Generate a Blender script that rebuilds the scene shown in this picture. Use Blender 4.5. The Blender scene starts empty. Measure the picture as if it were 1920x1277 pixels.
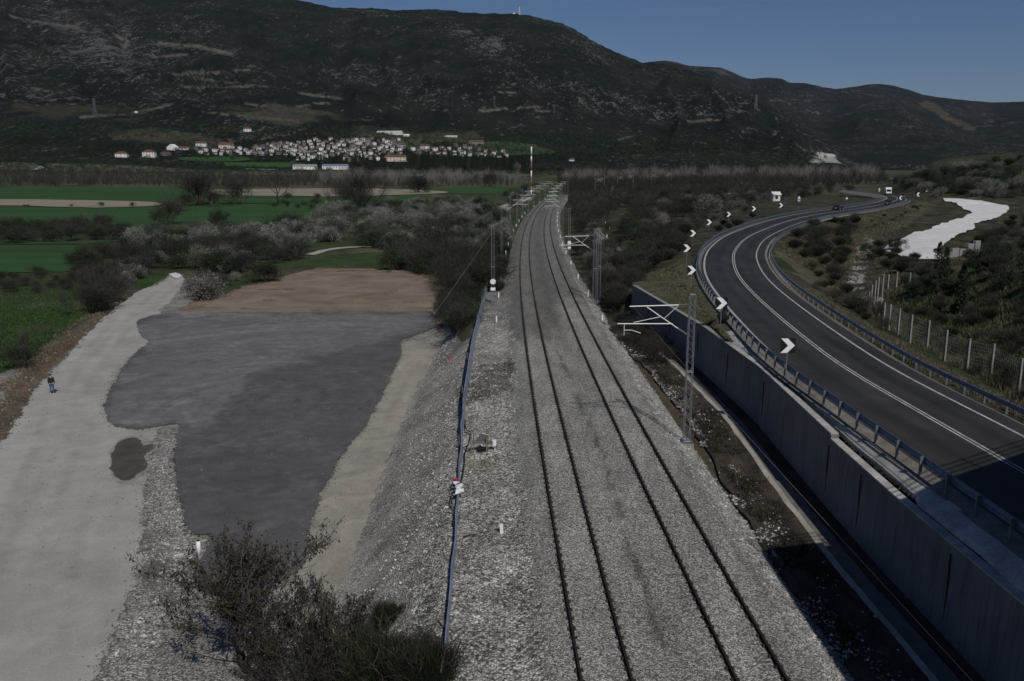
import bpy, bmesh, math, random
import numpy as np
from mathutils import Vector, Matrix
from mathutils.geometry import delaunay_2d_cdt

# ------------------------------------------------------------------ scene, camera, light
scene = bpy.context.scene
col = scene.collection
F, CH = 1600.0, 14.85
TH = math.atan(327.5 / F)
cam_d = bpy.data.cameras.new('camera'); cam = bpy.data.objects.new('camera', cam_d); col.objects.link(cam)
cam_d.sensor_width = 36.0; cam_d.lens = 36.0 * F / 1920.0
cam_d.clip_start = 0.1; cam_d.clip_end = 60000
cam.location = (0, 0, CH); cam.rotation_euler = (math.pi / 2 - TH, 0, 0)
scene.camera = cam

SUN_EL = math.radians(45.0)
SH = np.array([-0.369, 0.929])                  # ground shadow per metre of height
sun_dir = Vector((-SH[0], -SH[1], math.tan(SUN_EL))).normalized()   # towards the sun
world = bpy.data.worlds.new('World'); scene.world = world; world.use_nodes = True
wn = world.node_tree; wn.nodes.clear()
sky = wn.nodes.new('ShaderNodeTexSky'); sky.sky_type = 'NISHITA'; sky.sun_disc = False
sky.sun_elevation = SUN_EL
sky.sun_rotation = math.atan2(sun_dir.x, sun_dir.y)
sky.altitude = 200; sky.air_density = 1.0; sky.dust_density = 0.3; sky.ozone_density = 2.0
bg = wn.nodes.new('ShaderNodeBackground'); bg.inputs[1].default_value = 0.05
out = wn.nodes.new('ShaderNodeOutputWorld')
tint = wn.nodes.new('ShaderNodeMix'); tint.data_type = 'RGBA'; tint.blend_type = 'MULTIPLY'; tint.inputs[0].default_value = 1.0
tint.inputs[7].default_value = (0.78, 0.92, 1.22, 1)
wn.links.new(sky.outputs[0], tint.inputs[6]); wn.links.new(tint.outputs[2], bg.inputs[0]); wn.links.new(bg.outputs[0], out.inputs[0])
sl = bpy.data.lights.new('sun', 'SUN'); sl.energy = 4.4; sl.angle = math.radians(0.5); sl.color = (1.0, 0.955, 0.89)
so = bpy.data.objects.new('sun', sl); col.objects.link(so)
so.rotation_euler = (-sun_dir).to_track_quat('-Z', 'Y').to_euler(); so.location = (30, -30, 60)
scene.view_settings.view_transform = 'Standard'; scene.view_settings.look = 'None'
scene.view_settings.exposure = -0.62; scene.view_settings.gamma = 1.0
scene.render.engine = 'CYCLES'
scene.cycles.max_bounces = 4; scene.cycles.diffuse_bounces = 2; scene.cycles.transparent_max_bounces = 8

rng = np.random.default_rng(7); random.seed(7)

# ------------------------------------------------------------------ helpers
def at(px, py, z):
    """point of the photograph (1920 wide) on the level z"""
    u = (px - 960) / F; v = -(py - 638.5) / F
    c, s = math.cos(TH), math.sin(TH)
    rx, ry, rz = u, v * s + c, v * c - s
    t = (z - CH) / rz
    return np.array([rx * t, ry * t])

def smooth(e0, e1, x):
    t = np.clip((x - e0) / (e1 - e0), 0, 1); return t * t * (3 - 2 * t)

def _hash(ix, iy, seed):
    h = (ix.astype(np.int64) * 374761393 + iy.astype(np.int64) * 668265263 + seed * 974711) & 0x7fffffff
    h = ((h ^ (h >> 13)) * 1274126177) & 0x7fffffff
    return ((h ^ (h >> 16)) & 0xffff) / 65535.0

def vnoise(x, y, seed=0):
    ix = np.floor(x); iy = np.floor(y); fx = x - ix; fy = y - iy
    fx = fx * fx * (3 - 2 * fx); fy = fy * fy * (3 - 2 * fy)
    a = _hash(ix, iy, seed); b = _hash(ix + 1, iy, seed); c = _hash(ix, iy + 1, seed); d = _hash(ix + 1, iy + 1, seed)
    return (a * (1 - fx) + b * fx) * (1 - fy) + (c * (1 - fx) + d * fx) * fy

def fbm(x, y, octv=4, seed=0):
    s = 0; a = 0.5; n = 0
    for i in range(octv):
        s = s + a * vnoise(x, y, seed + i * 17); n += a; x = x * 2.03 + 5.1; y = y * 2.03 + 1.7; a *= 0.5
    return s / n

def catmull(P, n):
    P = np.asarray(P, float); out_ = []
    Q = np.vstack([2 * P[0] - P[1], P, 2 * P[-1] - P[-2]])
    for i in range(1, len(Q) - 2):
        p0, p1, p2, p3 = Q[i - 1], Q[i], Q[i + 1], Q[i + 2]
        for k in range(n):
            t = k / n
            out_.append(0.5 * ((2 * p1) + (-p0 + p2) * t + (2 * p0 - 5 * p1 + 4 * p2 - p3) * t * t + (-p0 + 3 * p1 - 3 * p2 + p3) * t ** 3))
    out_.append(Q[-2]); return np.array(out_)

def resample(P, step):
    P = np.asarray(P, float); L = np.r_[0, np.cumsum(np.linalg.norm(np.diff(P, axis=0), axis=1))]
    n = max(2, int(L[-1] / step) + 1); s = np.linspace(0, L[-1], n)
    return np.stack([np.interp(s, L, P[:, k]) for k in range(P.shape[1])], 1)

def normals2(P):
    d = np.gradient(P[:, :2], axis=0); d /= np.linalg.norm(d, axis=1)[:, None]
    return np.stack([d[:, 1], -d[:, 0]], 1)      # to the right of the direction of travel

def mesh_np(name, V, Fa, mat=None, smooth_=False, parent=None, link=True):
    """Fa: (n,3) or (n,4) int array, or list of such arrays"""
    me = bpy.data.meshes.new(name)
    Fs = Fa if isinstance(Fa, list) else [Fa]
    V = np.asarray(V, np.float32)
    me.vertices.add(len(V)); me.vertices.foreach_set('co', V.ravel())
    tot = sum(f.size for f in Fs); nf = sum(len(f) for f in Fs)
    me.loops.add(tot); me.loops.foreach_set('vertex_index', np.concatenate([f.ravel() for f in Fs]).astype(np.int32))
    starts = []; o = 0
    for f in Fs:
        k = f.shape[1]; starts.append(np.arange(len(f)) * k + o); o += f.size
    me.polygons.add(nf); me.polygons.foreach_set('loop_start', np.concatenate(starts).astype(np.int32))
    me.update(calc_edges=True)
    me.validate()
    me.polygons.foreach_set('use_smooth', np.full(len(me.polygons), bool(smooth_)))
    me.update()
    if mat is not None:
        for m in (mat if isinstance(mat, (list, tuple)) else [mat]): me.materials.append(m)
    o = bpy.data.objects.new(name, me)
    if link: col.objects.link(o)
    if parent is not None: o.parent = parent
    return o

def tag(o, label=None, cat=None, group=None, kind=None):
    if label: o['label'] = label
    if cat: o['category'] = cat
    if group: o['group'] = group
    if kind: o['kind'] = kind
    return o

def struct(o): o['kind'] = 'structure'; return o
def stuff(o, label=None, cat=None): return tag(o, label, cat, None, 'stuff')

def empty(name, loc=(0, 0, 0), rz=0.0, scale=1.0):
    o = bpy.data.objects.new(name, None); col.objects.link(o)
    o.location = loc; o.rotation_euler = (0, 0, rz); o.scale = (scale,) * 3; o.empty_display_size = 0.3
    return o

def copy_tree(o, parent=None):
    c = o.copy(); col.objects.link(c)
    if parent is not None: c.parent = parent
    for ch in list(o.children): copy_tree(ch, c)
    return c

class MB:
    """collects shapes into one mesh"""
    def __init__(s): s.v = []; s.f3 = []; s.f4 = []; s.m3 = []; s.m4 = []; s.n = 0
    def add(s, V, Q=None, T=None):
        V = np.asarray(V, float); s.v.append(V)
        if Q is not None and len(Q): s.f4.append(np.asarray(Q) + s.n)
        if T is not None and len(T): s.f3.append(np.asarray(T) + s.n)
        s.n += len(V); return s
    def box(s, c, size, rz=0.0, taper=1.0, M=None):
        x, y, z = [k / 2 for k in size]
        V = np.array([[-x, -y, -z], [x, -y, -z], [x, y, -z], [-x, y, -z], [-x * taper, -y * taper, z], [x * taper, -y * taper, z], [x * taper, y * taper, z], [-x * taper, y * taper, z]])
        if rz: V[:, :2] = V[:, :2] @ np.array([[math.cos(rz), math.sin(rz)], [-math.sin(rz), math.cos(rz)]])
        if M is not None: V = V @ np.array(M.to_3x3()).T
        return s.add(V + np.array(c), [[0, 3, 2, 1], [4, 5, 6, 7], [0, 1, 5, 4], [1, 2, 6, 5], [2, 3, 7, 6], [3, 0, 4, 7]])
    def tube(s, P, r, n=6, cap=True):
        P = np.asarray(P, float); k = len(P); r = np.broadcast_to(np.asarray(r, float), (k,))
        d = np.gradient(P, axis=0); d /= np.maximum(np.linalg.norm(d, axis=1), 1e-9)[:, None]
        up = np.array([0, 0, 1.0]) if abs(d[0][2]) < 0.9 else np.array([1.0, 0, 0])
        a = np.cross(d, up); a /= np.maximum(np.linalg.norm(a, axis=1), 1e-9)[:, None]; b = np.cross(a, d)
        th = np.arange(n) * 2 * math.pi / n
        V = (P[:, None, :] + r[:, None, None] * (np.cos(th)[None, :, None] * a[:, None, :] + np.sin(th)[None, :, None] * b[:, None, :])).reshape(-1, 3)
        i = np.arange(k - 1)[:, None] * n; j = np.arange(n)[None, :]; j2 = (j + 1) % n
        Q = np.stack([i + j, i + j2, i + n + j2, i + n + j], -1).reshape(-1, 4)
        T = []
        if cap and n >= 3:
            T = [[0, q + 1, q] for q in range(1, n - 1)] + [[(k - 1) * n, (k - 1) * n + q, (k - 1) * n + q + 1] for q in range(1, n - 1)]
        return s.add(V, Q, T)
    def build(s, name, mat, parent=None, smooth_=False, link=True):
        Fs = []
        if s.f4: Fs.append(np.vstack(s.f4))
        if s.f3: Fs.append(np.vstack(s.f3))
        return mesh_np(name, np.vstack(s.v), Fs, mat, smooth_, parent, link)

# ------------------------------------------------------------------ materials
def newmat(name):
    m = bpy.data.materials.new(name); m.use_nodes = True
    nt = m.node_tree; nt.nodes.clear()
    o = nt.nodes.new('ShaderNodeOutputMaterial'); p = nt.nodes.new('ShaderNodeBsdfPrincipled')
    nt.links.new(p.outputs[0], o.inputs[0]); return m, nt, p

def noise(nt, scale, detail=4, rough=0.55, vec=None, dist=0.0):
    n = nt.nodes.new('ShaderNodeTexNoise'); n.inputs['Scale'].default_value = scale
    n.inputs['Detail'].default_value = detail; n.inputs['Roughness'].default_value = rough; n.inputs['Distortion'].default_value = dist
    if vec is not None: nt.links.new(vec, n.inputs['Vector'])
    return n.outputs[0]

def ramp(nt, fac, stops):
    r = nt.nodes.new('ShaderNodeValToRGB'); e = r.color_ramp.elements
    while len(e) < len(stops): e.new(0.5)
    for k, (p, c) in enumerate(stops):
        e[k].position = p; e[k].color = (*c, 1) if len(c) == 3 else c
    nt.links.new(fac, r.inputs[0]); return r.outputs[0]

def mixc(nt, fac, a, b, mode='MIX'):
    m = nt.nodes.new('ShaderNodeMix'); m.data_type = 'RGBA'; m.blend_type = mode; m.clamp_factor = True
    for inp, val in ((m.inputs[0], fac), (m.inputs[6], a), (m.inputs[7], b)):
        if hasattr(val, 'is_linked') or hasattr(val, 'links'): nt.links.new(val, inp)
        elif isinstance(val, tuple): inp.default_value = (*val[:3], 1)
        else: inp.default_value = val
    return m.outputs[2]

def coords(nt, scale=None, kind='Object'):
    t = nt.nodes.new('ShaderNodeTexCoord')
    if kind == 'World':
        g = nt.nodes.new('ShaderNodeNewGeometry'); o = g.outputs['Position']
    else: o = t.outputs[kind]
    if scale:
        m = nt.nodes.new('ShaderNodeMapping'); m.inputs['Scale'].default_value = scale; nt.links.new(o, m.inputs[0]); o = m.outputs[0]
    return o

def bump(nt, p, h, strength, dist):
    b = nt.nodes.new('ShaderNodeBump'); b.inputs['Strength'].default_value = strength; b.inputs['Distance'].default_value = dist
    nt.links.new(h, b.inputs['Height']); nt.links.new(b.outputs[0], p.inputs['Normal']); return b

def gray(v): return (v, v, v)

def m_simple(name, c, rough=0.7, metal=0.0, var=0.25, scale=3.0, c2=None, vs=None, bumps=0.0):
    m, nt, p = newmat(name); v = coords(nt, vs, 'Object')
    n = noise(nt, scale, 5, 0.6, v)
    a = c2 if c2 else tuple(k * (1 - var) for k in c)
    b = tuple(min(1, k * (1 + var)) for k in c) if not c2 else c
    cc = ramp(nt, n, [(0.3, a), (0.7, b)])
    nt.links.new(cc, p.inputs['Base Color']); p.inputs['Roughness'].default_value = rough; p.inputs['Metallic'].default_value = metal
    if bumps: bump(nt, p, noise(nt, scale * 6, 4, 0.6, v), bumps, 0.02)
    return m

def m_stone(name, lo, hi, cell, big=0.25, bigcol=None, bumpd=0.03, rough=0.95, mid=None, attr=False):
    """loose stones: one colour per stone, plus large soft patches"""
    m, nt, p = newmat(name); v = coords(nt, None, 'World')
    vo = nt.nodes.new('ShaderNodeTexVoronoi'); vo.inputs['Scale'].default_value = 1 / cell; nt.links.new(v, vo.inputs['Vector'])
    sep = nt.nodes.new('ShaderNodeSeparateColor'); nt.links.new(vo.outputs['Color'], sep.inputs[0])
    c = ramp(nt, sep.outputs[0], [(0.0, lo), (0.55, mid or tuple((a + b) / 2 * .85 for a, b in zip(lo, hi))), (1.0, hi)])
    dk = ramp(nt, vo.outputs['Distance'], [(0.35, gray(1)), (0.8, gray(0.35))])
    c = mixc(nt, 1.0, c, dk, 'MULTIPLY')
    n2 = ramp(nt, noise(nt, 0.35, 5, 0.6, v), [(0.3, gray(1 - big)), (0.7, gray(1 + big * .6))])
    c = mixc(nt, 1.0, c, n2, 'MULTIPLY')
    if bigcol:
        c = mixc(nt, ramp(nt, noise(nt, 0.22, 6, 0.65, v), [(0.52, gray(0)), (0.66, gray(0.85))]), c, bigcol)
    if attr:
        a_ = nt.nodes.new('ShaderNodeAttribute'); a_.attribute_name = 'Col'; c = mixc(nt, 1.0, c, a_.outputs['Color'], 'MULTIPLY')
    nt.links.new(c, p.inputs['Base Color']); p.inputs['Roughness'].default_value = rough
    p.inputs['Specular IOR Level'].default_value = 0.2
    b = bump(nt, p, vo.outputs['Distance'], 0.9, bumpd); b.invert = True
    return m

def m_ground(name, a, b, s1=0.5, s2=8.0, bmp=0.3, stretch=None, rough=0.95, speck=None, bd=0.03, fine=0.25, attr=False):
    m, nt, p = newmat(name); v = coords(nt, stretch, 'World'); v0 = coords(nt, None, 'World')
    c = ramp(nt, noise(nt, s1, 7, 0.62, v, 0.6), [(0.32, a), (0.68, b)])
    f = ramp(nt, noise(nt, s2, 5, 0.7, v0), [(0.3, gray(1 - fine)), (0.7, gray(1 + fine * .7))])
    c = mixc(nt, 1.0, c, f, 'MULTIPLY')
    if speck:
        vo = nt.nodes.new('ShaderNodeTexVoronoi'); vo.inputs['Scale'].default_value = 7; nt.links.new(v0, vo.inputs['Vector'])
        c = mixc(nt, ramp(nt, vo.outputs['Distance'], [(0.05, gray(0.7)), (0.13, gray(0))]), c, speck)
    if attr:
        a_ = nt.nodes.new('ShaderNodeAttribute'); a_.attribute_name = 'Col'; c = mixc(nt, 1.0, c, a_.outputs['Color'], 'MULTIPLY')
    nt.links.new(c, p.inputs['Base Color']); p.inputs['Roughness'].default_value = rough; p.inputs['Specular IOR Level'].default_value = 0.25
    bump(nt, p, noise(nt, s2, 6, 0.7, v0), bmp, bd)
    return m

def m_leaf(name, cols, rough=0.65, trans=0.0, objvar=0.35):
    """foliage / twigs: colour varies per face cluster and per plant"""
    m, nt, p = newmat(name)
    oi = nt.nodes.new('ShaderNodeObjectInfo')
    v = coords(nt, None, 'Object')
    wn_ = nt.nodes.new('ShaderNodeTexWhiteNoise'); wn_.noise_dimensions = '3D'
    sn = nt.nodes.new('ShaderNodeVectorMath'); sn.operation = 'SNAP'; sn.inputs[1].default_value = (0.12, 0.12, 0.12)
    nt.links.new(v, sn.inputs[0]); nt.links.new(sn.outputs[0], wn_.inputs['Vector'])
    n1 = noise(nt, 1.1, 3, 0.6, v)
    ad = nt.nodes.new('ShaderNodeMath'); ad.operation = 'MULTIPLY_ADD'; nt.links.new(wn_.outputs[0], ad.inputs[0]); ad.inputs[1].default_value = 0.5; nt.links.new(n1, ad.inputs[2])
    sb = nt.nodes.new('ShaderNodeMath'); sb.operation = 'SUBTRACT'; nt.links.new(ad.outputs[0], sb.inputs[0]); sb.inputs[1].default_value = 0.25
    k = len(cols); c = ramp(nt, sb.outputs[0], [(0.2 + 0.6 * i / max(1, k - 1), cc) for i, cc in enumerate(cols)])
    r = ramp(nt, oi.outputs['Random'], [(0, gray(1 - objvar)), (1, gray(1 + objvar))])
    c = mixc(nt, 1.0, c, r, 'MULTIPLY')
    nt.links.new(c, p.inputs['Base Color']); p.inputs['Roughness'].default_value = rough; p.inputs['Specular IOR Level'].default_value = 0.2
    return m

M = {}
M['ballast'] = m_stone('ballast', (0.115, 0.113, 0.105), (0.61, 0.60, 0.56), 0.055, 0.08, None, 0.025, attr=True)
M['ballast_dark'] = m_stone('ballast_dark', (0.03, 0.03, 0.03), (0.20, 0.20, 0.19), 0.055, 0.3)
M['coarse'] = m_stone('coarse_gravel', (0.12, 0.118, 0.11), (0.66, 0.64, 0.60), 0.08, 0.22, (0.10, 0.09, 0.075), 0.05)
M['slope'] = m_stone('slope_gravel', (0.15, 0.14, 0.125), (0.52, 0.50, 0.46), 0.07, 0.3, (0.20, 0.18, 0.15), 0.05)
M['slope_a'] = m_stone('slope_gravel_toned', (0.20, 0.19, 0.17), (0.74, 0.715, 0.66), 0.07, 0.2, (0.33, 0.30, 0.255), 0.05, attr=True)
M['coarse_a'] = m_stone('coarse_gravel_toned', (0.085, 0.083, 0.077), (0.82, 0.80, 0.75), 0.085, 0.18, None, 0.05, attr=True)
M['stone'] = m_simple('pale_stone', (0.42, 0.41, 0.38), 0.9, 0, 0.5, 40)
M['rail'] = m_simple('rusty_rail', (0.035, 0.024, 0.018), 0.6, 0.3, 0.4, 8, bumps=0.2)
M['sleeper'] = m_simple('concrete_sleeper', (0.30, 0.29, 0.27), 0.9, 0, 0.2, 6)
M['road_dirt'] = m_ground('pale_gravel_road', (0.315, 0.305, 0.28), (0.40, 0.388, 0.355), 0.5, 14, 0.3, None, fine=0.2, attr=True)
M['lot'] = m_ground('dark_millings', (0.085, 0.083, 0.084), (0.118, 0.115, 0.116), 0.8, 22, 0.35, None, fine=0.42, attr=True)
M['lot_pale'] = m_ground('worn_millings', (0.155, 0.152, 0.156), (0.225, 0.222, 0.222), 0.2, 10, 0.3, (0.5, 0.9, 1), fine=0.2)
M['path'] = m_ground('beige_soil', (0.25, 0.23, 0.195), (0.36, 0.335, 0.29), 0.5, 9, 0.4, None, speck=(0.5, 0.49, 0.46), attr=True)
M['lane'] = m_ground('pale_field_lane', (0.27, 0.25, 0.21), (0.39, 0.365, 0.32), 0.3, 3, 0.4)
M['brown'] = m_ground('brown_soil', (0.150, 0.114, 0.082), (0.265, 0.212, 0.160), 0.22, 5, 0.6, (0.8, 1.0, 1), fine=.3, bd=.06)
M['puddle'] = m_simple('wet_mud', (0.075, 0.067, 0.05), 0.55, 0, 0.3, 0.8)
M['mud'] = m_simple('wet_rim', (0.25, 0.24, 0.21), 0.8, 0, 0.3, 0.8)
M['asphalt'] = m_ground('road_asphalt', (0.027, 0.0265, 0.028), (0.040, 0.0395, 0.041), 0.3, 20, 0.25, None, 0.75, fine=0.2, attr=True)
M['paint'] = m_ground('road_paint', (0.24, 0.24, 0.235), (0.50, 0.50, 0.485), 1.8, 25, 0.1, fine=0.35)
M['shoulder'] = m_ground('shoulder_gravel', (0.13, 0.12, 0.10), (0.25, 0.235, 0.205), 1.0, 12, 0.5, fine=0.35)
M['verge'] = m_ground('verge_concrete', (0.27, 0.265, 0.25), (0.50, 0.49, 0.465), 0.8, 10, 0.4, fine=0.3)
M['white_track'] = m_ground('white_gravel_track', (0.55, 0.55, 0.54), (0.74, 0.74, 0.73), 0.25, 3, 0.8, fine=0.12, bd=.1)
M['galv'] = m_simple('galvanised_steel', (0.26, 0.28, 0.31), 0.45, 0.5, 0.2, 5)
M['beam'] = m_simple('blue_grey_beam', (0.13, 0.17, 0.24), 0.42, 0.5, 0.2, 2)
M['galv_dark'] = m_simple('weathered_steel', (0.15, 0.17, 0.19), 0.55, 0.4, 0.25, 5)
M['post'] = m_simple('concrete_post', (0.23, 0.225, 0.21), 0.9, 0, 0.3, 9)
M['white'] = m_simple('white_paint', (0.78, 0.79, 0.80), 0.5, 0, 0.06, 3)
M['alu'] = m_simple('pale_tube', (0.72, 0.72, 0.70), 0.5, 0.1, 0.08, 3)
M['black'] = m_simple('black_paint', (0.004, 0.004, 0.005), 0.95, 0, 0.2, 3)
M['insul'] = m_simple('brown_insulator', (0.16, 0.15, 0.14), 0.3, 0, 0.2, 10)
M['cable'] = m_simple('black_cable', (0.02, 0.02, 0.022), 0.6, 0, 0.2, 3)
M['wire'] = m_simple('steel_wire', (0.30, 0.29, 0.28), 0.6, 0.4, 0.1, 1)
M['bluemetal'] = m_simple('blue_grey_sheet', (0.25, 0.30, 0.39), 0.4, 0.35, 0.3, 1.5)
M['red'] = m_simple('red_paint', (0.42, 0.04, 0.03), 0.5, 0, 0.15, 3)
M['orange'] = m_simple('faded_red_paint', (0.28, 0.09, 0.06), 0.6, 0, 0.15, 3)
M['glass'] = m_simple('dark_glass', (0.015, 0.018, 0.022), 0.12, 0, 0.1, 2)
M['tyre'] = m_simple('tyre_rubber', (0.012, 0.012, 0.012), 0.8, 0, 0.2, 3)
M['lamp'] = m_simple('lamp_glass', (0.7, 0.7, 0.68), 0.15, 0, 0.05, 3)
M['plastic'] = m_simple('grey_plastic', (0.42, 0.43, 0.46), 0.5, 0, 0.15, 3)
M['wood'] = m_simple('grey_timber', (0.14, 0.125, 0.10), 0.9, 0, 0.3, 12)
M['gut'] = m_simple('gutter_concrete', (0.13, 0.125, 0.115), 0.95, 0, 0.3, 1.2, bumps=0.3)
M['dark_soil'] = m_ground('ditch_soil', (0.014, 0.012, 0.009), (0.085, 0.066, 0.049), 0.9, 7, 0.9, (1, .45, 1), fine=.5, bd=.08)
M['roof'] = m_simple('terracotta_roof', (0.105, 0.050, 0.038), 0.85, 0, 0.35, 1.5)
M['roof2'] = m_simple('weathered_roof', (0.085, 0.06, 0.052), 0.9, 0, 0.35, 1.5)
M['wallw'] = m_simple('whitewashed_wall', (0.62, 0.61, 0.59), 0.8, 0, 0.2, 0.2)
M['wallw2'] = m_simple('white_wall_bright', (0.74, 0.74, 0.73), 0.8, 0, 0.06, 0.6)
M['wallc'] = m_simple('cream_wall', (0.56, 0.50, 0.41), 0.8, 0, 0.1, 0.6)
M['wallg'] = m_simple('grey_render_wall', (0.22, 0.21, 0.195), 0.85, 0, 0.25, 0.6)
M['wallb'] = m_simple('blue_wall', (0.13, 0.15, 0.22), 0.8, 0, 0.1, 0.6)
M['twig'] = m_leaf('grey_brown_twigs', [(0.016, 0.0155, 0.0115), (0.034, 0.033, 0.025), (0.062, 0.060, 0.048)])
M['twigpale'] = m_leaf('pale_twigs', [(0.06, 0.055, 0.05), (0.11, 0.103, 0.094), (0.16, 0.15, 0.137)])
M['bark'] = m_leaf('dark_bark', [(0.03, 0.025, 0.02), (0.07, 0.06, 0.05)])
M['leafdry'] = m_leaf('dry_brown_leaves', [(0.018, 0.015, 0.010), (0.035, 0.030, 0.021), (0.07, 0.06, 0.045)], objvar=0.1)
M['blossom'] = m_leaf('silver_blossom', [(0.03, 0.034, 0.022), (0.085, 0.09, 0.068), (0.40, 0.395, 0.355)])
M['pink'] = m_leaf('pink_blossom', [(0.04, 0.038, 0.034), (0.13, 0.122, 0.118), (0.33, 0.315, 0.31)])
M['olive'] = m_leaf('olive_leaves', [(0.03, 0.038, 0.022), (0.06, 0.07, 0.045), (0.11, 0.12, 0.09)])
M['broom'] = m_leaf('broom_green', [(0.014, 0.018, 0.009), (0.026, 0.034, 0.017), (0.052, 0.056, 0.036)])
M['ever'] = m_leaf('evergreen_leaves', [(0.010, 0.018, 0.009), (0.022, 0.034, 0.016), (0.04, 0.055, 0.026)])
M['masstwig'] = m_leaf('far_grey_twigs', [(0.015, 0.0145, 0.012), (0.028, 0.027, 0.022), (0.048, 0.046, 0.039)])
M['grass'] = m_leaf('grass_blades', [(0.014, 0.034, 0.010), (0.028, 0.062, 0.017), (0.06, 0.08, 0.03)])
M['drygrass'] = m_leaf('dry_grass', [(0.06, 0.055, 0.035), (0.11, 0.10, 0.065), (0.17, 0.15, 0.10)])

# terrain material: surface colour is a vertex attribute, finer grain from noise
def m_terrain(name, s_fine, s_mid, bd, bst, rockscale=None):
    m, nt, p = newmat(name); v = coords(nt, None, 'World')
    a = nt.nodes.new('ShaderNodeAttribute'); a.attribute_name = 'Col'
    f = ramp(nt, noise(nt, s_fine, 6, 0.7, v), [(0.28, gray(0.35)), (0.72, gray(1.65))])
    c = mixc(nt, 1.0, a.outputs['Color'], f, 'MULTIPLY')
    g = ramp(nt, noise(nt, s_mid, 5, 0.6, v), [(0.3, gray(0.65)), (0.7, gray(1.3))])
    c = mixc(nt, 1.0, c, g, 'MULTIPLY')
    if rockscale:
        n = noise(nt, rockscale, 5, 0.70, coords(nt, (1, 0.34, 1.2), 'World'), 0.3)
        n_2 = noise(nt, rockscale * 3.4, 3, 0.6, coords(nt, (1, 0.34, 1.2), 'World'), 0.0)
        mx_ = nt.nodes.new('ShaderNodeMath'); mx_.operation = 'MULTIPLY_ADD'; nt.links.new(n_2, mx_.inputs[0]); mx_.inputs[1].default_value = 0.62
        sc_ = nt.nodes.new('ShaderNodeMath'); sc_.operation = 'MULTIPLY_ADD'; nt.links.new(n, sc_.inputs[0]); sc_.inputs[1].default_value = 0.62; sc_.inputs[2].default_value = -0.12; nt.links.new(sc_.outputs[0], mx_.inputs[2]); n = mx_.outputs[0]
        sb = nt.nodes.new('ShaderNodeMath'); sb.operation = 'ADD'; nt.links.new(n, sb.inputs[0]); nt.links.new(a.outputs['Alpha'], sb.inputs[1])
        k = ramp(nt, sb.outputs[0], [(0.905, gray(0)), (0.968, gray(1))])
        c = mixc(nt, k, c, (0.098, 0.095, 0.090))
    nt.links.new(c, p.inputs['Base Color']); p.inputs['Roughness'].default_value = 1.0; p.inputs['Specular IOR Level'].default_value = 0.1
    bump(nt, p, noise(nt, s_fine, 6, 0.7, v), bst, bd)
    return m
M['terrain'] = m_terrain('plain_ground', 2.2, 0.15, 0.15, 0.8)
M['mountain'] = m_terrain('mountain_scrub', 0.10, 0.006, 7.0, 1.0, 0.042)
M['farhill'] = m_terrain('far_scrub', 0.04, 0.004, 14.0, 1.0, 0.018)

# retaining wall: board-marked concrete with dark run-off streaks
def m_wall():
    m, nt, p = newmat('stained_concrete_wall')
    v = coords(nt, None, 'World'); vs = coords(nt, (4.5, 4.5, 0.22), 'World'); vb = coords(nt, (5, 5, 0.02), 'World')
    c = ramp(nt, noise(nt, 0.5, 5, 0.6, v), [(0.3, (0.13, 0.128, 0.124)), (0.7, (0.20, 0.197, 0.19))])
    c = mixc(nt, ramp(nt, noise(nt, 1.0, 6, 0.75, vs), [(0.46, gray(0)), (0.66, gray(0.6))]), c, (0.05, 0.049, 0.047))
    c = mixc(nt, ramp(nt, noise(nt, 1.3, 2, 0.5, vb), [(0.5, gray(0)), (0.6, gray(0.15))]), c, (0.19, 0.187, 0.18))
    nt.links.new(c, p.inputs['Base Color']); p.inputs['Roughness'].default_value = 0.9
    bump(nt, p, noise(nt, 1.3, 3, 0.5, vb), 0.2, 0.01)
    return m
M['wall'] = m_wall()

# ------------------------------------------------------------------ alignments (traced, then set in the world)
trk_px = [(1288.7, 1277), (1126.4, 852), (1046.3, 620), (1031.5, 572.3), (1022, 537.9), (1013, 503.4), (1008, 469), (1006.9, 434.5), (1017.8, 400), (1032, 377.4), (1047, 366.5)]
trk = np.array([at(x, y, 0) for x, y in trk_px])
trk = np.vstack([[trk[0][0] + 0.55, 0.0 ], trk, trk[-1] + (trk[-1] - trk[-2]) * 0.9])
cf = np.polyfit(trk[:, 1] / 400, trk[:, 0], 5)
TY = np.linspace(0, 470, 941); TX = np.polyval(cf, TY / 400)
def xt(Y): return np.interp(Y, TY, TX)
def xt_h(Y):    # cos of heading
    g = (xt(np.asarray(Y) + 1.0) - xt(np.asarray(Y) - 1.0)) / 2.0
    return 1 / np.sqrt(1 + g * g)
def trk_pt(Y, o, z=0.0):
    g = float((xt(Y + 1) - xt(Y - 1)) / 2); n = np.array([1, -g]) / math.hypot(1, g)
    return np.array([float(xt(Y)) + n[0] * o, Y + n[1] * o, z])

ZR = 2.85
rc_px = [(1853, 846), (1680, 746), (1567, 679), (1440, 576), (1386, 520), (1374.6, 484), (1381.6, 464), (1403.5, 443.7), (1450.5, 423.3), (1500, 408.5), (1550, 399), (1622, 389), (1669, 379.5), (1683, 372.5), (1670, 367), (1632, 361.5), (1596, 357)]
rc = np.array([at(x, y, ZR) for x, y in rc_px])
d0 = rc[0] - rc[1]; d0 /= np.linalg.norm(d0)
rc = np.vstack([rc[0] + d0 * 45, rc[0] + d0 * 18, rc])
road = resample(catmull(rc, 12), 1.0)
for _ in range(30):                                # smooth the trace
    road[1:-1] = (road[:-2] + 2 * road[1:-1] + road[2:]) / 4
road = resample(road, 1.0)
RY = np.maximum.accumulate(road[:, 1] + np.arange(len(road)) * 1e-6); RX = road[:, 0]
def xr(Y): return np.interp(Y, RY, RX)

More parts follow.
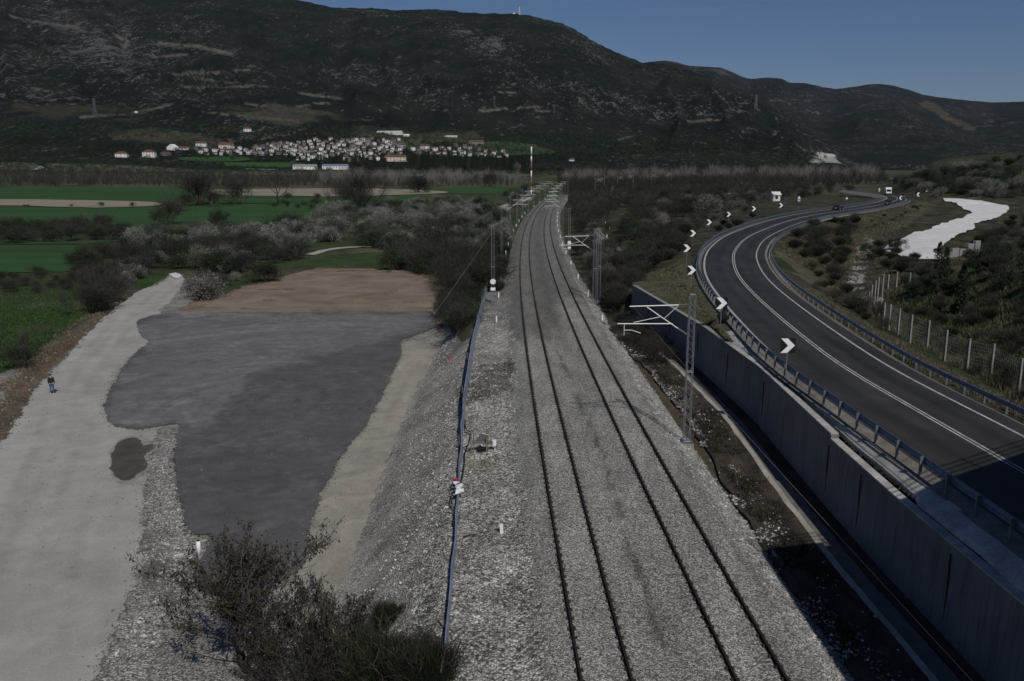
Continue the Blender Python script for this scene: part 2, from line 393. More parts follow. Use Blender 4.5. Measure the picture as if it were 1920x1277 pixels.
WY = np.array([0., 20, 31, 37.8, 51.4, 65, 75, 88.5]); WX = np.array([15.0, 15.0, 14.85, 14.95, 15.45, 14.95, 14.0, 12.7])
WX[0] = 15.2
def xw(Y): return np.interp(Y, WY, WX)
WEND = 88.5

# ------------------------------------------------------------------ terrain height
ridge_px = np.array([(-900, -40), (-400, -70), (-100, -75), (150, -45), (400, -25), (560, -4), (620, 10), (640, 14), (700, 15), (760, 18), (820, 16), (850, 19), (880, 24), (975, 26), (1000, 31), (1050, 42), (1085, 62), (1110, 78), (1160, 101), (1200, 118), (1240, 120), (1300, 136), (1345, 152), (1400, 177), (1450, 207), (1500, 238), (1560, 275), (1600, 298), (1650, 312), (1700, 316), (2600, 316)], float)
ridge_d = np.array([(-900, 4600), (600, 4300), (975, 4000), (1100, 3800), (1235, 3500), (1345, 3000), (1400, 2700), (1500, 2300), (1600, 1900), (1700, 1700), (2600, 1700)], float)
far_px = np.array([(-900, 200), (900, 160), (1100, 130), (1180, 120), (1240, 113), (1262, 116), (1285, 124), (1340, 126), (1365, 135), (1380, 142), (1400, 148), (1430, 145), (1450, 147), (1470, 155), (1500, 156), (1530, 163), (1555, 167), (1590, 163), (1610, 159), (1640, 157), (1665, 161), (1690, 168), (1720, 178), (1760, 184), (1800, 188), (1850, 192), (1920, 190), (2100, 183), (2600, 200)], float)
nh_px = np.array([(1400, 330), (1600, 342), (1640, 336), (1690, 328), (1740, 309), (1775, 300), (1810, 294), (1860, 290), (1920, 288), (2200, 262), (2600, 230)], float)
LR, MR = 2500, 6500

def slope_of(py):
    v = -(py - 638.5) / F; c, s_ = math.cos(TH), math.sin(TH)
    return (v * c - s_) / (v * s_ + c)

def T(X, Y, want=False):
    X = np.asarray(X, float); Y = np.asarray(Y, float)
    d = np.hypot(X, Y); az = np.arctan2(X, np.maximum(Y, 1e-3)); az = np.where(Y <= 0, np.sign(X) * 1.5, az)
    px = 960 + F * np.tan(np.clip(az, -1.25, 1.25)) / math.cos(TH)
    Yc = np.clip(Y, 0, 460)
    o = (X - xt(Yc)) * xt_h(Yc)
    # left plain and railway embankment
    zl = -4.0 + 0.0 * X
    zl = zl + (fbm(X / 14, Y / 14, 3, 3) - 0.5) * 0.9 * smooth(85, 130, d) * (1 - smooth(400, 700, d) * 0.0)
    near = 1 - smooth(300, 470, Y)
    z = np.where(o < 0, zl + (-0.80 - zl) * smooth(-12.4, -7.7, o), -0.85)
    z = z - np.where((o < -5) & (Y < 73), .75 * smooth(-12.7, -11.6, o) * (1 - smooth(-8.4, -7.0, o)), 0)
    # right of the track: ditch, then up to the road
    A = xt(Yc) + 7.2; B = xr(Yc) - 4.9
    t = np.clip((X - A) / np.maximum(B - A, 1), 0, 1)
    pw = 0.35 + 0.75 * smooth(WEND, 125, Y)
    bank = -0.9 + (ZR - 0.12 + 0.9) * np.power(t, pw)
    bank = bank - .45 * smooth(0.2, 1.6, X - B)
    low = -1.3 + 0 * X
    under = low + (ZR - 0.5 - low) * smooth(-0.5, 3.5, X - xr(Yc))
    zrr = np.where(Y < WEND, np.where(X < xw(Yc) + 0.3, np.where(X > xw(Yc) - 2.2, -1.3, -0.85), under), bank)
    # right of the road
    q = X - xr(Yc)
    cosr = 1.0
    side = ZR - 0.42 - 1.3 * smooth(5.2, 12, q)
    strm = np.array([at(1640, 440, 0), at(1610, 480, 0), at(1595, 520, 0), at(1600, 560, 0)])
    sx = np.interp(Y, strm[::-1, 1], strm[::-1, 0])
    side = side - 1.4 * np.exp(-((X - sx) / 6) ** 2) * smooth(50, 85, Y) * (1 - smooth(190, 260, Y))
    mx = np.maximum(0, X - (29 + 0.06 * Y))
    mound = (0.30 * mx + 0.014 * mx ** 2) * (1 - smooth(62, 112, Y)) * smooth(-10, 10, Y)
    mound = np.minimum(mound, 16)
    side = side + mound + (fbm(X / 7, Y / 7, 4, 9) - 0.5) * 1.1 * smooth(8, 16, q)
    zrr = np.where(q > 3.4, np.maximum(np.where(q > 5.0, side, ZR - 0.5), -2), zrr)
    z = np.where(o > 5.8, zrr, z)
    zp = -3.0 + 2.5 * smooth(0.0, 0.25, az)
    z = z * near + zp * (1 - near)
    # plain rises gently to the foot of the mountain
    z = z + (9.0 - zp) * smooth(420, 1250, d) * smooth(350, 1250, d)
    # low hill on the right
    ph = np.interp(px, nh_px[:, 0], nh_px[:, 1]); zh = CH + slope_of(ph) * 520 * np.maximum(np.cos(az), .5) - z
    hs = smooth(325, 520, d) * (1 - smooth(560, 1100, d)) * smooth(1630, 1760, px)
    z = z + np.maximum(zh, 0) * hs + (fbm(X / 30, Y / 30, 4, 21) - 0.5) * 6 * hs
    # mountain
    ry = np.interp(px, ridge_px[:, 0], ridge_px[:, 1]); rd = np.interp(px, ridge_d[:, 0], ridge_d[:, 1])
    zt = CH + slope_of(ry) * rd
    tt = np.clip((d - 1250) / (rd / np.maximum(np.cos(az), .5) - 1250), 0, 1.0)
    rdd = rd / np.maximum(np.cos(az), .5)
    S = tt ** 1.32
    gx = px / 90 + 0.6 * (fbm(X / 700, Y / 700, 3, 5) - .5); 
    rid = 1 - np.abs(2 * fbm(gx * 1.4, d / 1500, 3, 31) - 1)
    nz = (rid - 0.62) * 42 + (fbm(X / 420, Y / 420, 4, 41) - 0.5) * 60 + (fbm(X / 60, Y / 60, 4, 51) - 0.5) * 14
    env = np.clip(tt * 5 - 0.55, 0, 1) * (1 - smooth(0.78, 1.0, tt) * 0.93) * smooth(20, 160, zt)
    zm = 9 + (zt - 9) * S + nz * env + (fbm(X / 40, Y / 40, 4, 61) - 0.5) * 8 * smooth(.9, 1, tt)
    back = np.clip(1 - (d - rdd) / (0.45 * rdd), 0, 1)
    zm = np.where(d > rdd, 9 + (zm - 9) * back ** 1.3, zm)
    z = np.where(d > 1250, zm, z)
    # far hills
    fy = np.interp(px, far_px[:, 0], far_px[:, 1]); fd = 8200.0
    zf = CH + slope_of(fy) * fd
    ft = np.clip((d * np.cos(np.clip(az, -.9, .9)) - 2900) / (fd - 2900), 0, 1.0)
    dn = d * np.cos(np.clip(az, -.9, .9))
    fz = 20 + (zf - 20) * ft ** 1.15
    fr = 1 - np.abs(2 * fbm(px / 150, dn / 2600, 3, 71) - 1)
    fz = fz + ((fr - 0.6) * 130 + (fbm(X / 600, Y / 600, 4, 81) - .5) * 110) * np.clip(ft * 4 - .3, 0, 1) * (1 - smooth(0.82, 1, ft) * .95)
    fz = np.where(dn > fd, 20 + (fz - 20) * np.clip(1 - (dn - fd) / 3500, 0, 1), fz)
    z = np.where(d > 2400, np.maximum(z, fz), z)
    return z

def T1(x, y): return float(T(np.array([x]), np.array([y]))[0])

def ground(px, py, dmin=12, dmax=5200):
    """where the sight line through a point of the photograph meets the ground"""
    u = (px - 960) / F; v = -(py - 638.5) / F
    c, s = math.cos(TH), math.sin(TH)
    r = np.array([u, v * s + c, v * c - s]); 
    t = np.exp(np.linspace(math.log(dmin), math.log(dmax), 1500))
    P = r[None, :] * t[:, None]; hz = CH + P[:, 2]; tz = T(P[:, 0], P[:, 1])
    k = np.argmax(hz < tz)
    if hz[k] >= tz[k]: k = len(t) - 1
    if k == 0: return P[0, :2]
    a = (hz[k - 1] - tz[k - 1]); b = (tz[k] - hz[k]); w = a / (a + b + 1e-9)
    return (P[k - 1] * (1 - w) + P[k] * w)[:2]

def ground_many(pts): return np.array([ground(x, y) for x, y in pts])

def project(X, Y, Z):
    c, s = math.cos(TH), math.sin(TH); dz = Z - CH
    depth = Y * c - dz * s; up = Y * s + dz * c
    depth = np.maximum(depth, 0.1)
    return 960 + F * X / depth, 638.5 - F * up / depth

def inpoly(px, py, poly):
    poly = np.asarray(poly, float); res = np.zeros(np.shape(px), bool); j = len(poly) - 1
    for i in range(len(poly)):
        xi, yi = poly[i]; xj, yj = poly[j]
        c = ((yi > py) != (yj > py)) & (px < (xj - xi) * (py - yi) / (yj - yi + 1e-12) + xi)
        res ^= c; j = i
    return res

def dseg(X, Y, P):
    best = np.full(np.shape(X), 1e9)
    for a, b in zip(P[:-1], P[1:]):
        ab = b - a; t = np.clip(((X - a[0]) * ab[0] + (Y - a[1]) * ab[1]) / (ab @ ab + 1e-9), 0, 1)
        best = np.minimum(best, np.hypot(X - a[0] - t * ab[0], Y - a[1] - t * ab[1]))
    return best

# ------------------------------------------------------------------ terrain sheets (finer near the viewer)
az_f = np.radians(np.linspace(-40, 40, 721)); az_l = np.radians(np.linspace(-180, -40, 60)[:-1]); az_r = np.radians(np.linspace(40, 180, 60)[1:])
AZ = np.concatenate([az_l, az_f, az_r]); 
DD = np.concatenate([[0.5, 4, 8, 11], np.exp(np.linspace(math.log(13), math.log(16000), 900))])
def sheet(name, i0, i1, mat, azr=None):
    d = DD[i0:i1 + 1]; A_ = AZ if azr is None else AZ[(AZ > azr[0]) & (AZ < azr[1])]
    dd, aa = np.meshgrid(d, A_, indexing='ij'); X = dd * np.sin(aa); Y = dd * np.cos(aa)
    Z = T(X, Y)
    n, m = X.shape
    idx = np.arange(n * m).reshape(n, m)
    Q = np.stack([idx[:-1, :-1], idx[:-1, 1:], idx[1:, 1:], idx[1:, :-1]], -1).reshape(-1, 4)
    o = mesh_np(name, np.stack([X, Y, Z], -1).reshape(-1, 3), Q[:, ::-1], mat, True)
    return o, X, Y, Z
def paint(o, RGB, alpha=None):
    me = o.data; a = me.color_attributes.new('Col', 'FLOAT_COLOR', 'POINT')
    C = np.ones((len(me.vertices), 4), np.float32); C[:, :3] = RGB.reshape(-1, 3)
    if alpha is not None: C[:, 3] = alpha.ravel()
    a.data.foreach_set('color', C.ravel())
def mixv(c, k, new): return c * (1 - k[..., None]) + np.array(new) * k[..., None]

i_pl = int(np.searchsorted(DD, 1250)); i_mt = int(np.searchsorted(DD, 5600))
o, X, Y, Z = sheet('ground', 0, i_pl, M['terrain']); struct(o)
PX, PY = project(X, Y, Z); PY = np.where(Y < 1, 5000, PY)
# colours of the ground itself
C = np.zeros(X.shape + (3,)) + np.array((0.055, 0.054, 0.036))
n1 = fbm(X / 9, Y / 9, 5, 101); n2 = fbm(X / 2.2, Y / 2.2, 4, 111); n3 = fbm(X / 60, Y / 60, 4, 121)
C = mixv(C, smooth(.45, .6, n1), (0.034, 0.052, 0.020))
C = mixv(C, smooth(.55, .7, fbm(X / 25, Y / 25, 4, 131)) * .8, (0.085, 0.075, 0.052))
C = mixv(C, smooth(.5, .62, n3) * smooth(300, 600, np.hypot(X, Y)) * .8, (0.075, 0.08, 0.045))
ofs = X - xt(np.clip(Y, 0, 460))
def jit(w): return (n2 - .5) * w
left = ofs < -5
jx = PX + (n2 - .5) * 22; jy = PY + (n1 - .5) * 10
def zone(poly, colr, k=1.0, add=None):
    global C
    msk = inpoly(jx, jy, poly).astype(float) * k
    if add is not None: msk = msk * add
    C = mixv(C, msk, colr)
# works yard: pale grey soil and gravel left of the railway
zone([(-900, 760), (60, 690), (190, 600), (320, 515), (380, 560), (830, 590), (860, 640), (900, 640), (835, 1277), (800, 3000), (-3000, 3000)], (0.235, 0.225, 0.20))
zone([(-900, 900), (0, 760), (50, 690), (120, 630), (190, 590), (215, 600), (120, 700), (0, 860), (-300, 1300), (-900, 1500)], (0.125, 0.098, 0.074), 1.0)
zone([(0, 690), (60, 650), (170, 600), (190, 610), (120, 660), (60, 720), (0, 745)], (0.115, 0.075, 0.05), .8, smooth(.4, .6, n1))
zone([(520, 520), (600, 500), (840, 512), (850, 590), (380, 592), (330, 580), (400, 555)], (0.2, 0.15, 0.108))
# grass
zone([(-900, 700), (-900, 465), (0, 462), (140, 462), (150, 560), (130, 610), (50, 680), (0, 700)], (0.019, 0.042, 0.013), 1, smooth(.3, .5, n1))
zone([(-900, 570), (-900, 515), (0, 512), (150, 505), (165, 550), (60, 580)], (0.05, 0.045, 0.028), .7, smooth(.4, .55, n1))
zone([(530, 478), (735, 474), (735, 505), (520, 512), (480, 530), (380, 560), (350, 575), (420, 520)], (0.034, 0.058, 0.02), .9, smooth(.3, .5, n1))
zone([(250, 530), (330, 512), (330, 522), (270, 548)], (0.028, 0.058, 0.015))
# between railway and road, right hillside
R_ = (X > xt(np.clip(Y, 0, 460)) + 6) & (Y < 470)
C = np.where(R_[..., None], mixv(mixv(np.zeros(X.shape + (3,)) + np.array((0.045, 0.041, 0.029)), smooth(.48, .62, n1), (0.028, 0.036, 0.018)), smooth(.55, .66, n2) * .6, (0.10, 0.092, 0.06)), C)
zone([(1200, 540), (1290, 470), (1330, 600), (1420, 660), (1300, 640)], (0.085, 0.078, 0.045), .8)
zone([(1450, 470), (1520, 430), (1720, 380), (1760, 380), (1660, 450), (1600, 520), (1600, 560), (1520, 540)], (0.085, 0.080, 0.05), .85, smooth(.35, .5, n1))
zone([(1680, 640), (1700, 540), (1920, 470), (2300, 500), (2300, 800), (1900, 780)], (0.022, 0.042, 0.014), .8, smooth(.4, .55, n1))
zone([(1586, 540), (1600, 480), (1625, 440), (1650, 445), (1625, 500), (1620, 545), (1650, 560), (1600, 565)], (0.3, 0.29, 0.27), .9, smooth(.42, .52, n2))
zone([(1600, 556), (1650, 556), (1662, 562), (1600, 564)], (0.6, 0.6, 0.58))
dt = (ofs > 5) & (ofs < 13) & (Y < WEND) & (Y > -50)
C = np.where(dt[..., None], np.array((0.075, 0.06, 0.043))[None, None] * (0.6 + n1[..., None] * .9), C)
sl_ = (ofs > -13.5) & (ofs < -6) & (Y < 78)
gcol = np.array((0.30, 0.29, 0.265)) * (0.55 + 0.9 * n2[..., None])
C = np.where(sl_[..., None], gcol * (1 - .35 * smooth(.5, .65, n1)[..., None]), C)
paint(o, np.clip(C, 0, 1))

o, X, Y, Z = sheet('mountain', i_pl, i_mt, M['mountain'], (-0.95, 0.95)); struct(o)
PX, PY = project(X, Y, Z)
n1 = fbm(X / 120, Y / 120, 5, 201); n2 = fbm(X / 35, Y / 35, 5, 211); n3 = fbm(X / 400, Y / 400, 4, 221)
C = np.zeros(X.shape + (3,)) + np.array((0.0100, 0.0142, 0.0112))
C = mixv(C, smooth(.42, .6, n1), (0.0155, 0.0185, 0.0140))
C = mixv(C, smooth(.5, .66, n3) * .6, (0.0085, 0.0125, 0.0098))
A = 0.325 + 0.13 * (n3 - .5) + 0.12 * (n1 - .5)
def rock(cx, cy, rx, ry, k, rot=0):
    global A
    dx = (PX - cx); dy = (PY - cy); c_, s_ = math.cos(rot), math.sin(rot)
    q = ((dx * c_ + dy * s_) / rx) ** 2 + ((-dx * s_ + dy * c_) / ry) ** 2
    A = A + k * .52 * np.exp(-q)
for a in [(150, 60, 130, 40, .10, .45), (210, 110, 120, 25, .10, .5), (60, 130, 110, 40, .08, .1), (80, 190, 80, 30, .10, 0), (340, 50, 70, 22, .10, 0), (400, 95, 80, 8, .13, .1), (240, 65, 20, 20, .12, .3),
          (910, 85, 60, 22, .15, .35), (930, 75, 16, 12, .22, 0), (720, 150, 110, 25, .09, .2), (1060, 70, 50, 16, .09, .5), (1110, 90, 30, 16, .14, .7), (680, 130, 70, 20, .09, 0), (870, 60, 30, 8, .12, 0),
          (600, 160, 90, 16, .07, .1), (420, 140, 90, 10, .1, .1), (960, 200, 90, 12, .07, 0), (1200, 200, 90, 22, .07, .3), (1240, 230, 50, 18, .08, .3), (1400, 200, 30, 14, .12, 0), (1100, 180, 80, 40, .03, 0),
          (1560, 290, 45, 16, .16, .5), (820, 200, 50, 14, .10, .4), (50, 240, 200, 16, .05, 0), (300, 240, 150, 12, .04, 0), (1180, 260, 60, 14, .05, 0), (700, 30, 60, 8, .10, 0), (1340, 215, 60, 14, .08, .2)]:
    rock(*a)
# old terraces and tracks cut into the slope
for pts, w in [([(300, 82), (370, 86), (436, 103)], 5), ([(285, 107), (350, 102)], 3.5), ([(325, 140), (390, 136), (470, 132)], 3), ([(365, 146), (430, 155), (500, 162)], 2.5), ([(345, 163), (480, 162)], 2), ([(20, 31), (60, 40), (155, 52)], 3.5), ([(213, 65), (240, 78), (232, 88)], 4),
               ([(900, 207), (960, 203)], 3), ([(915, 207), (1010, 200)], 2.5), ([(895, 176), (968, 173)], 2), ([(1005, 208), (1040, 210)], 3), ([(150, 220), (230, 214), (290, 203), (320, 196)], 3), ([(380, 210), (450, 217), (560, 228)], 3), ([(460, 195), (540, 200), (620, 193)], 2.5),
               ([(1160, 262), (1190, 253)], 3), ([(1290, 228), (1350, 225)], 3), ([(560, 175), (640, 185)], 2.5)]:
    dpx = dseg(PX + (n2 - .5) * 8, PY + (n2 - .5) * 5, np.array(pts, float))
    k = smooth(w, w * .4, dpx) * smooth(.33, .5, fbm(X / 22, Y / 22, 3, 231))
    C = mixv(C, k * .9, (0.135, 0.124, 0.105))
    C = C
def mz(poly, colr, k=1.0, thr=(.3, .5), n=None):
    global C, A
    j1 = PX + (n2 - .5) * 30; j2 = PY + (n2 - .5) * 10
    m_ = inpoly(j1, j2, poly) * smooth(thr[0], thr[1], n1 if n is None else n) * k
    C = mixv(C, m_, colr); A = A * (1 - m_) + (0.15) * m_
mz([(200, 250), (300, 240), (420, 262), (420, 285), (300, 276), (210, 270)], (0.072, 0.07, 0.045), .9)
mz([(740, 262), (860, 262), (1000, 270), (1040, 285), (900, 296), (780, 290)], (0.06, 0.075, 0.04), .9, (.2, .4))
mz([(600, 232), (900, 245), (900, 262), (760, 262), (620, 262)], (0.058, 0.068, 0.04), .8)
mz([(380, 196), (560, 200), (700, 225), (560, 240), (430, 215)], (0.07, 0.07, 0.045), .7, (.4, .6))
mz([(0, 190), (200, 200), (320, 205), (260, 225), (0, 235)], (0.065, 0.06, 0.04), .5, (.4, .6))
mz([(510, 180), (545, 215), (580, 235), (560, 238), (500, 200)], (0.075, 0.06, 0.055), .5)
mz([(1530, 286), (1562, 288), (1572, 306), (1522, 306)], (0.42, 0.41, 0.39), 1.0, (.05, .2))
mz([(1225, 95), (1200, 100)], (0, 0, 0), 0)
paint(o, np.clip(C, 0, 1), np.clip(A, 0, 1))

o, X, Y, Z = sheet('far_hills', i_mt, len(DD) - 1, M['farhill'], (-0.95, 0.95)); struct(o)
PX, PY = project(X, Y, Z)
n1 = fbm(X / 260, Y / 260, 5, 301); n3 = fbm(X / 900, Y / 900, 4, 321)
C = np.zeros(X.shape + (3,)) + np.array((0.0125, 0.0165, 0.0155))
C = mixv(C, smooth(.45, .6, n1), (0.018, 0.0195, 0.018))
A = 0.31 + .12 * (n3 - .5) + .1 * (n1 - .5)
for a in [(1350, 136, 14, 5, .2, .3), (1650, 165, 20, 4, .16, .2), (1600, 172, 60, 6, .09, 0), (1880, 230, 60, 10, .08, 0), (1480, 187, 50, 4, .08, 0), (1540, 212, 30, 3, .12, 0), (1630, 246, 10, 3, .2, 0), (1700, 275, 40, 5, .1, -.2)]: rock(*a)
for pts, w in [([(1735, 195), (1760, 205), (1785, 225), (1815, 240), (1830, 262), (1855, 285)], 9)]:
    dpx = dseg(PX + (n1 - .5) * 20, PY, np.array(pts, float)); C = mixv(C, smooth(w, w * .5, dpx) * .8, (0.075, 0.062, 0.045))
paint(o, np.clip(C, 0, 1), np.clip(A, 0, 1))

# ------------------------------------------------------------------ flat sheets laid on the ground
def fractal(P, amp, step):
    amp = amp * 1.5
    """closed outline with small irregularities"""
    P = catmull(np.vstack([P, P[:1]]), 6); R = resample(P, step)[:-1]
    n = len(R); s = np.arange(n)
    d = np.roll(R, -1, 0) - np.roll(R, 1, 0); d /= np.maximum(np.linalg.norm(d, axis=1), 1e-6)[:, None]
    nn = np.stack([d[:, 1], -d[:, 0]], 1)
    ofs_ = (fbm(R[:, 0] / (step * 8), R[:, 1] / (step * 8), 5, 77) - .5) * 2 * amp + (vnoise(R[:, 0] / step, R[:, 1] / step, 78) - .5) * amp * .7
    return R + nn * ofs_[:, None]

outl = {}
def patch(name, world_pts, mat, off=0.02, amp=0.15, step=0.5, grid=4.0, zfix=None):
    P = fractal(np.asarray(world_pts, float), amp, step)
    outl[name] = P; x0, y0 = P.min(0); x1, y1 = P.max(0)
    gx, gy = np.meshgrid(np.arange(x0, x1, grid), np.arange(y0, y1, grid)); g = np.stack([gx.ravel() + .013, gy.ravel() + .017], 1)
    g = g[inpoly(g[:, 0], g[:, 1], P)]
    pts = [Vector(p) for p in P] + [Vector(p) for p in g]
    vs, es, fs, _, _, _ = delaunay_2d_cdt(pts, [], [list(range(len(P)))], 1, 1e-5)
    V = np.array([(v.x, v.y) for v in vs]); z = (T(V[:, 0], V[:, 1]) if zfix is None else np.full(len(V), zfix)) + off
    Fa = np.array([list(f) for f in fs if len(f) == 3])
    a, b, c = V[Fa[:, 0]], V[Fa[:, 1]], V[Fa[:, 2]]
    cr = (b[:, 0] - a[:, 0]) * (c[:, 1] - a[:, 1]) - (b[:, 1] - a[:, 1]) * (c[:, 0] - a[:, 0])
    Fa[cr < 0] = Fa[cr < 0][:, ::-1]
    return struct(mesh_np(name, np.c_[V, z], Fa, mat, True))

ZL = -4.0
def L(pts): return np.array([at(x, y, ZL) for x, y in pts])
groad = patch('gravel_road', L([(-500, 1290), (-260, 1000), (0, 832), (60, 742), (110, 682), (190, 604), (255, 553), (300, 528), (322, 514), (333, 513), (346, 522), (338, 545), (318, 572), (300, 590), (330, 640), (330, 760), (300, 800), (278, 850), (275, 905), (267, 1000), (256, 1080), (216, 1180), (165, 1290), (120, 1400), (-300, 1500)]), M['road_dirt'], 0.03, 0.25, 0.22, .5)
WORN = [(262, 602), (300, 593), (420, 589), (620, 586), (806, 585), (790, 610), (700, 640), (480, 700), (420, 760), (390, 800), (336, 793), (300, 801), (252, 806), (214, 796), (197, 768), (207, 735), (228, 697), (250, 668), (278, 642), (268, 634), (256, 612)]
lot = patch('asphalt_lot', L([(262, 602), (300, 593), (420, 589), (620, 586), (790, 584), (808, 587), (816, 612), (770, 632), (750, 640), (752, 664), (736, 700), (714, 745), (690, 790), (652, 838), (628, 878), (604, 918), (590, 960), (578, 1000), (560, 1070), (480, 1110), (400, 1112), (368, 1085), (396, 1008), (362, 1004), (347, 960), (332, 905), (328, 850), (336, 797), (300, 801), (252, 806), (214, 796), (197, 768), (207, 735), (228, 697), (250, 668), (278, 642), (268, 634), (256, 612)]), M['lot'], 0.075, 0.16, 0.18, 0.30)
me = lot.data; co = np.empty(len(me.vertices) * 3, np.float32); me.vertices.foreach_get('co', co); co = co.reshape(-1, 3)
lx, ly = co[:, 0], co[:, 1]; PX, PY = project(lx, ly, co[:, 2]); e1 = fbm(lx / 3, ly / 3, 5, 501); e2 = fbm(lx / .8, ly / .8, 4, 502)
jx = PX + (e1 - .5) * 40 + (e2 - .5) * 22; jy = PY + (e1 - .5) * 24 + (e2 - .5) * 12
dW = np.zeros(len(lx))
for k_ in range(12): dW += inpoly(jx + 7 * math.cos(k_ * 2.4), jy + 4 * math.sin(k_ * 2.4), WORN)
tone = 0.98 + .46 * dW / 12
cx, cy = at(470, 760, ZL); rr_ = np.hypot(lx - cx, (ly - cy) * .8); th_ = np.arctan2(ly - cy, lx - cx)
tone *= 1 + .17 * (fbm(rr_ * 2.6, th_ * 2.4, 5, 503) - .5) * 2 + .16 * (e2 - .5) + .10 * (vnoise(lx * 4, ly * 4, 3) - .5)
tone *= 1 + .16 * smooth(.5, .7, fbm(rr_ * .9, th_ * 1.5, 5, 504)) * (dW / 12)
tone *= 1 - .10 * smooth(.5, .66, fbm(lx / 3, ly / 3, 5, 505))
for r0_ in (6.3, 7.0, 9.2): tone *= 1 - .22 * np.exp(-((rr_ - r0_ - .5 * np.sin(th_ * 2)) / .16) ** 2) * smooth(.42, .55, fbm(th_ * 2, rr_ * .2, 3, 506)) * (ly > cy - 2)
tone *= 1 + .25 * smooth(.50, .62, fbm(lx / .5, ly / .5, 3, 507)) * smooth(.52, .6, e1)
paint(lot, np.stack([tone, tone, tone * 1.0], 1))
pth = patch('dirt_path', L([(748, 642), (778, 640), (822, 650), (838, 662), (826, 720), (800, 760), (752, 840), (716, 910), (706, 960), (708, 1000), (700, 1060), (640, 1110), (540, 1120), (560, 1040), (575, 980), (610, 905), (650, 836), (690, 786), (714, 740), (738, 695), (750, 664)]), M['path'], 0, 0.35, 0.3, .6, -3.955)
def along(P, C_):
    best = np.full(len(P), 1e9); sa = np.zeros(len(P)); sc = np.zeros(len(P)); acc = 0
    for a, b in zip(C_[:-1], C_[1:]):
        ab = b - a; l = math.hypot(*ab); t = np.clip(((P - a) @ ab) / l ** 2, 0, 1); q = a + t[:, None] * ab; d = np.hypot(*(P - q).T); sg = np.sign(ab[0] * (P[:, 1] - a[1]) - ab[1] * (P[:, 0] - a[0]))
        m = d < best; best[m] = d[m]; sa[m] = acc + (t * l)[m]; sc[m] = (d * sg)[m]; acc += l
    return sa, sc
def streaks(o, line, amp, seed, tr=()):
    me = o.data; co = np.empty(len(me.vertices) * 3, np.float32); me.vertices.foreach_get('co', co); co = co.reshape(-1, 3); a, c = along(co[:, :2].astype(float), line)
    t = 1 + amp * (fbm(c * 1.6, a * .07, 5, seed) - .5) * 2 + .10 * (fbm(co[:, 0] / 2, co[:, 1] / 2, 4, seed + 1) - .5) * 2 - .10 * smooth(.52, .66, fbm(co[:, 0] / 6, co[:, 1] / 6, 5, seed + 2))
    for x_ in tr: t *= 1 - .10 * np.exp(-((c - x_ - .3 * np.sin(a / 7)) / .22) ** 2) * smooth(.35, .5, fbm(a / 3, c * 0 + x_, 3, seed + 3)) + 0
    paint(o, np.stack([t, t * .995, t * .985], 1))
streaks(pth, np.array([at(x, y, ZL) for x, y in [(600, 1110), (640, 1000), (700, 830), (770, 700), (800, 650)]]), .16, 611, (-1.2, .4, 1.6))
streaks(groad, catmull(np.array([at(x, y, ZL) for x, y in [(-10, 1400), (60, 1150), (110, 950), (150, 820), (178, 720), (225, 640), (278, 570), (328, 518)]]), 5), .13, 621, (-3.2, -1.7, .2, 1.7, 3.0))

patch('bare_earth', L([(372, 583), (440, 556), (530, 520), (600, 506), (730, 508), (832, 522), (838, 560), (836, 600), (815, 618), (806, 586), (620, 589), (420, 592), (355, 596), (330, 590)]), M['brown'], 0.035, 0.5, 0.5)
patch('muddy_rim', L([(205, 850), (222, 826), (258, 817), (285, 828), (292, 842), (276, 858), (280, 880), (262, 896), (246, 908), (222, 905), (206, 886)]), M['mud'], 0.045, 0.14, 0.16)
patch('puddle', L([(209, 852), (224, 830), (246, 822), (262, 826), (266, 838), (284, 834), (288, 843), (272, 856), (277, 876), (260, 890), (245, 902), (224, 901), (209, 882)]), M['puddle'], 0.056, 0.12, 0.14)
# heaps of grey spoil between road and lot
patch('foot_gravel', L([(335, 1075), (392, 1012), (480, 1108), (640, 1108), (705, 1090), (720, 1300), (230, 1300)]), M['slope'], 0.012, 0.25, 0.3)
patch('gravel_strip', L([(282, 850), (334, 806), (330, 900), (345, 965), (362, 1008), (392, 1012), (372, 1080), (330, 1150), (260, 1290), (175, 1290), (222, 1180), (262, 1080), (272, 1000), (279, 905)]), M['coarse'], 0.022, 0.25, 0.3)

M['field_g'] = m_ground('green_wheat', (0.018, 0.052, 0.012), (0.033, 0.083, 0.020), 0.02, 0.5, 0.2, (0.3, 2, 1), fine=0.2)
M['field_d'] = m_ground('dark_meadow', (0.018, 0.04, 0.014), (0.04, 0.06, 0.024), 0.05, 0.8, 0.3, fine=0.35)
M['field_m'] = m_ground('dry_meadow', (0.05, 0.055, 0.03), (0.10, 0.098, 0.062), 0.02, 0.3, 0.3, fine=0.35)
M['field_b'] = m_ground('ploughed_field', (0.20, 0.175, 0.13), (0.28, 0.25, 0.20), 0.03, 0.6, 0.2, (0.3, 2, 1), fine=0.15)
def field(name, pts, m, grid, off, amp=1.5, st=4):
    Pw = ground_many(pts); return patch(name, Pw, M[m], off, amp, st, grid)
field('green_field', [(-350, 353), (0, 352), (150, 351), (345, 354), (352, 382), (280, 380), (100, 376), (-350, 373)], 'field_g', 25, .25)
field('ploughed_field', [(-350, 374.5), (0, 374.5), (150, 376), (290, 380), (286, 387), (150, 390), (0, 386), (-350, 386)], 'field_b', 20, .3)
field('green_field', [(-350, 387.5), (0, 388), (150, 391), (290, 388.5), (352, 384), (480, 384), (620, 390), (650, 398), (560, 412), (480, 420), (250, 428), (-350, 425)], 'field_g', 15, .25)
field('ploughed_field', [(395, 356), (560, 354), (700, 354), (810, 358), (830, 363), (640, 369), (560, 368), (480, 368), (402, 364)], 'field_b', 25, .3)
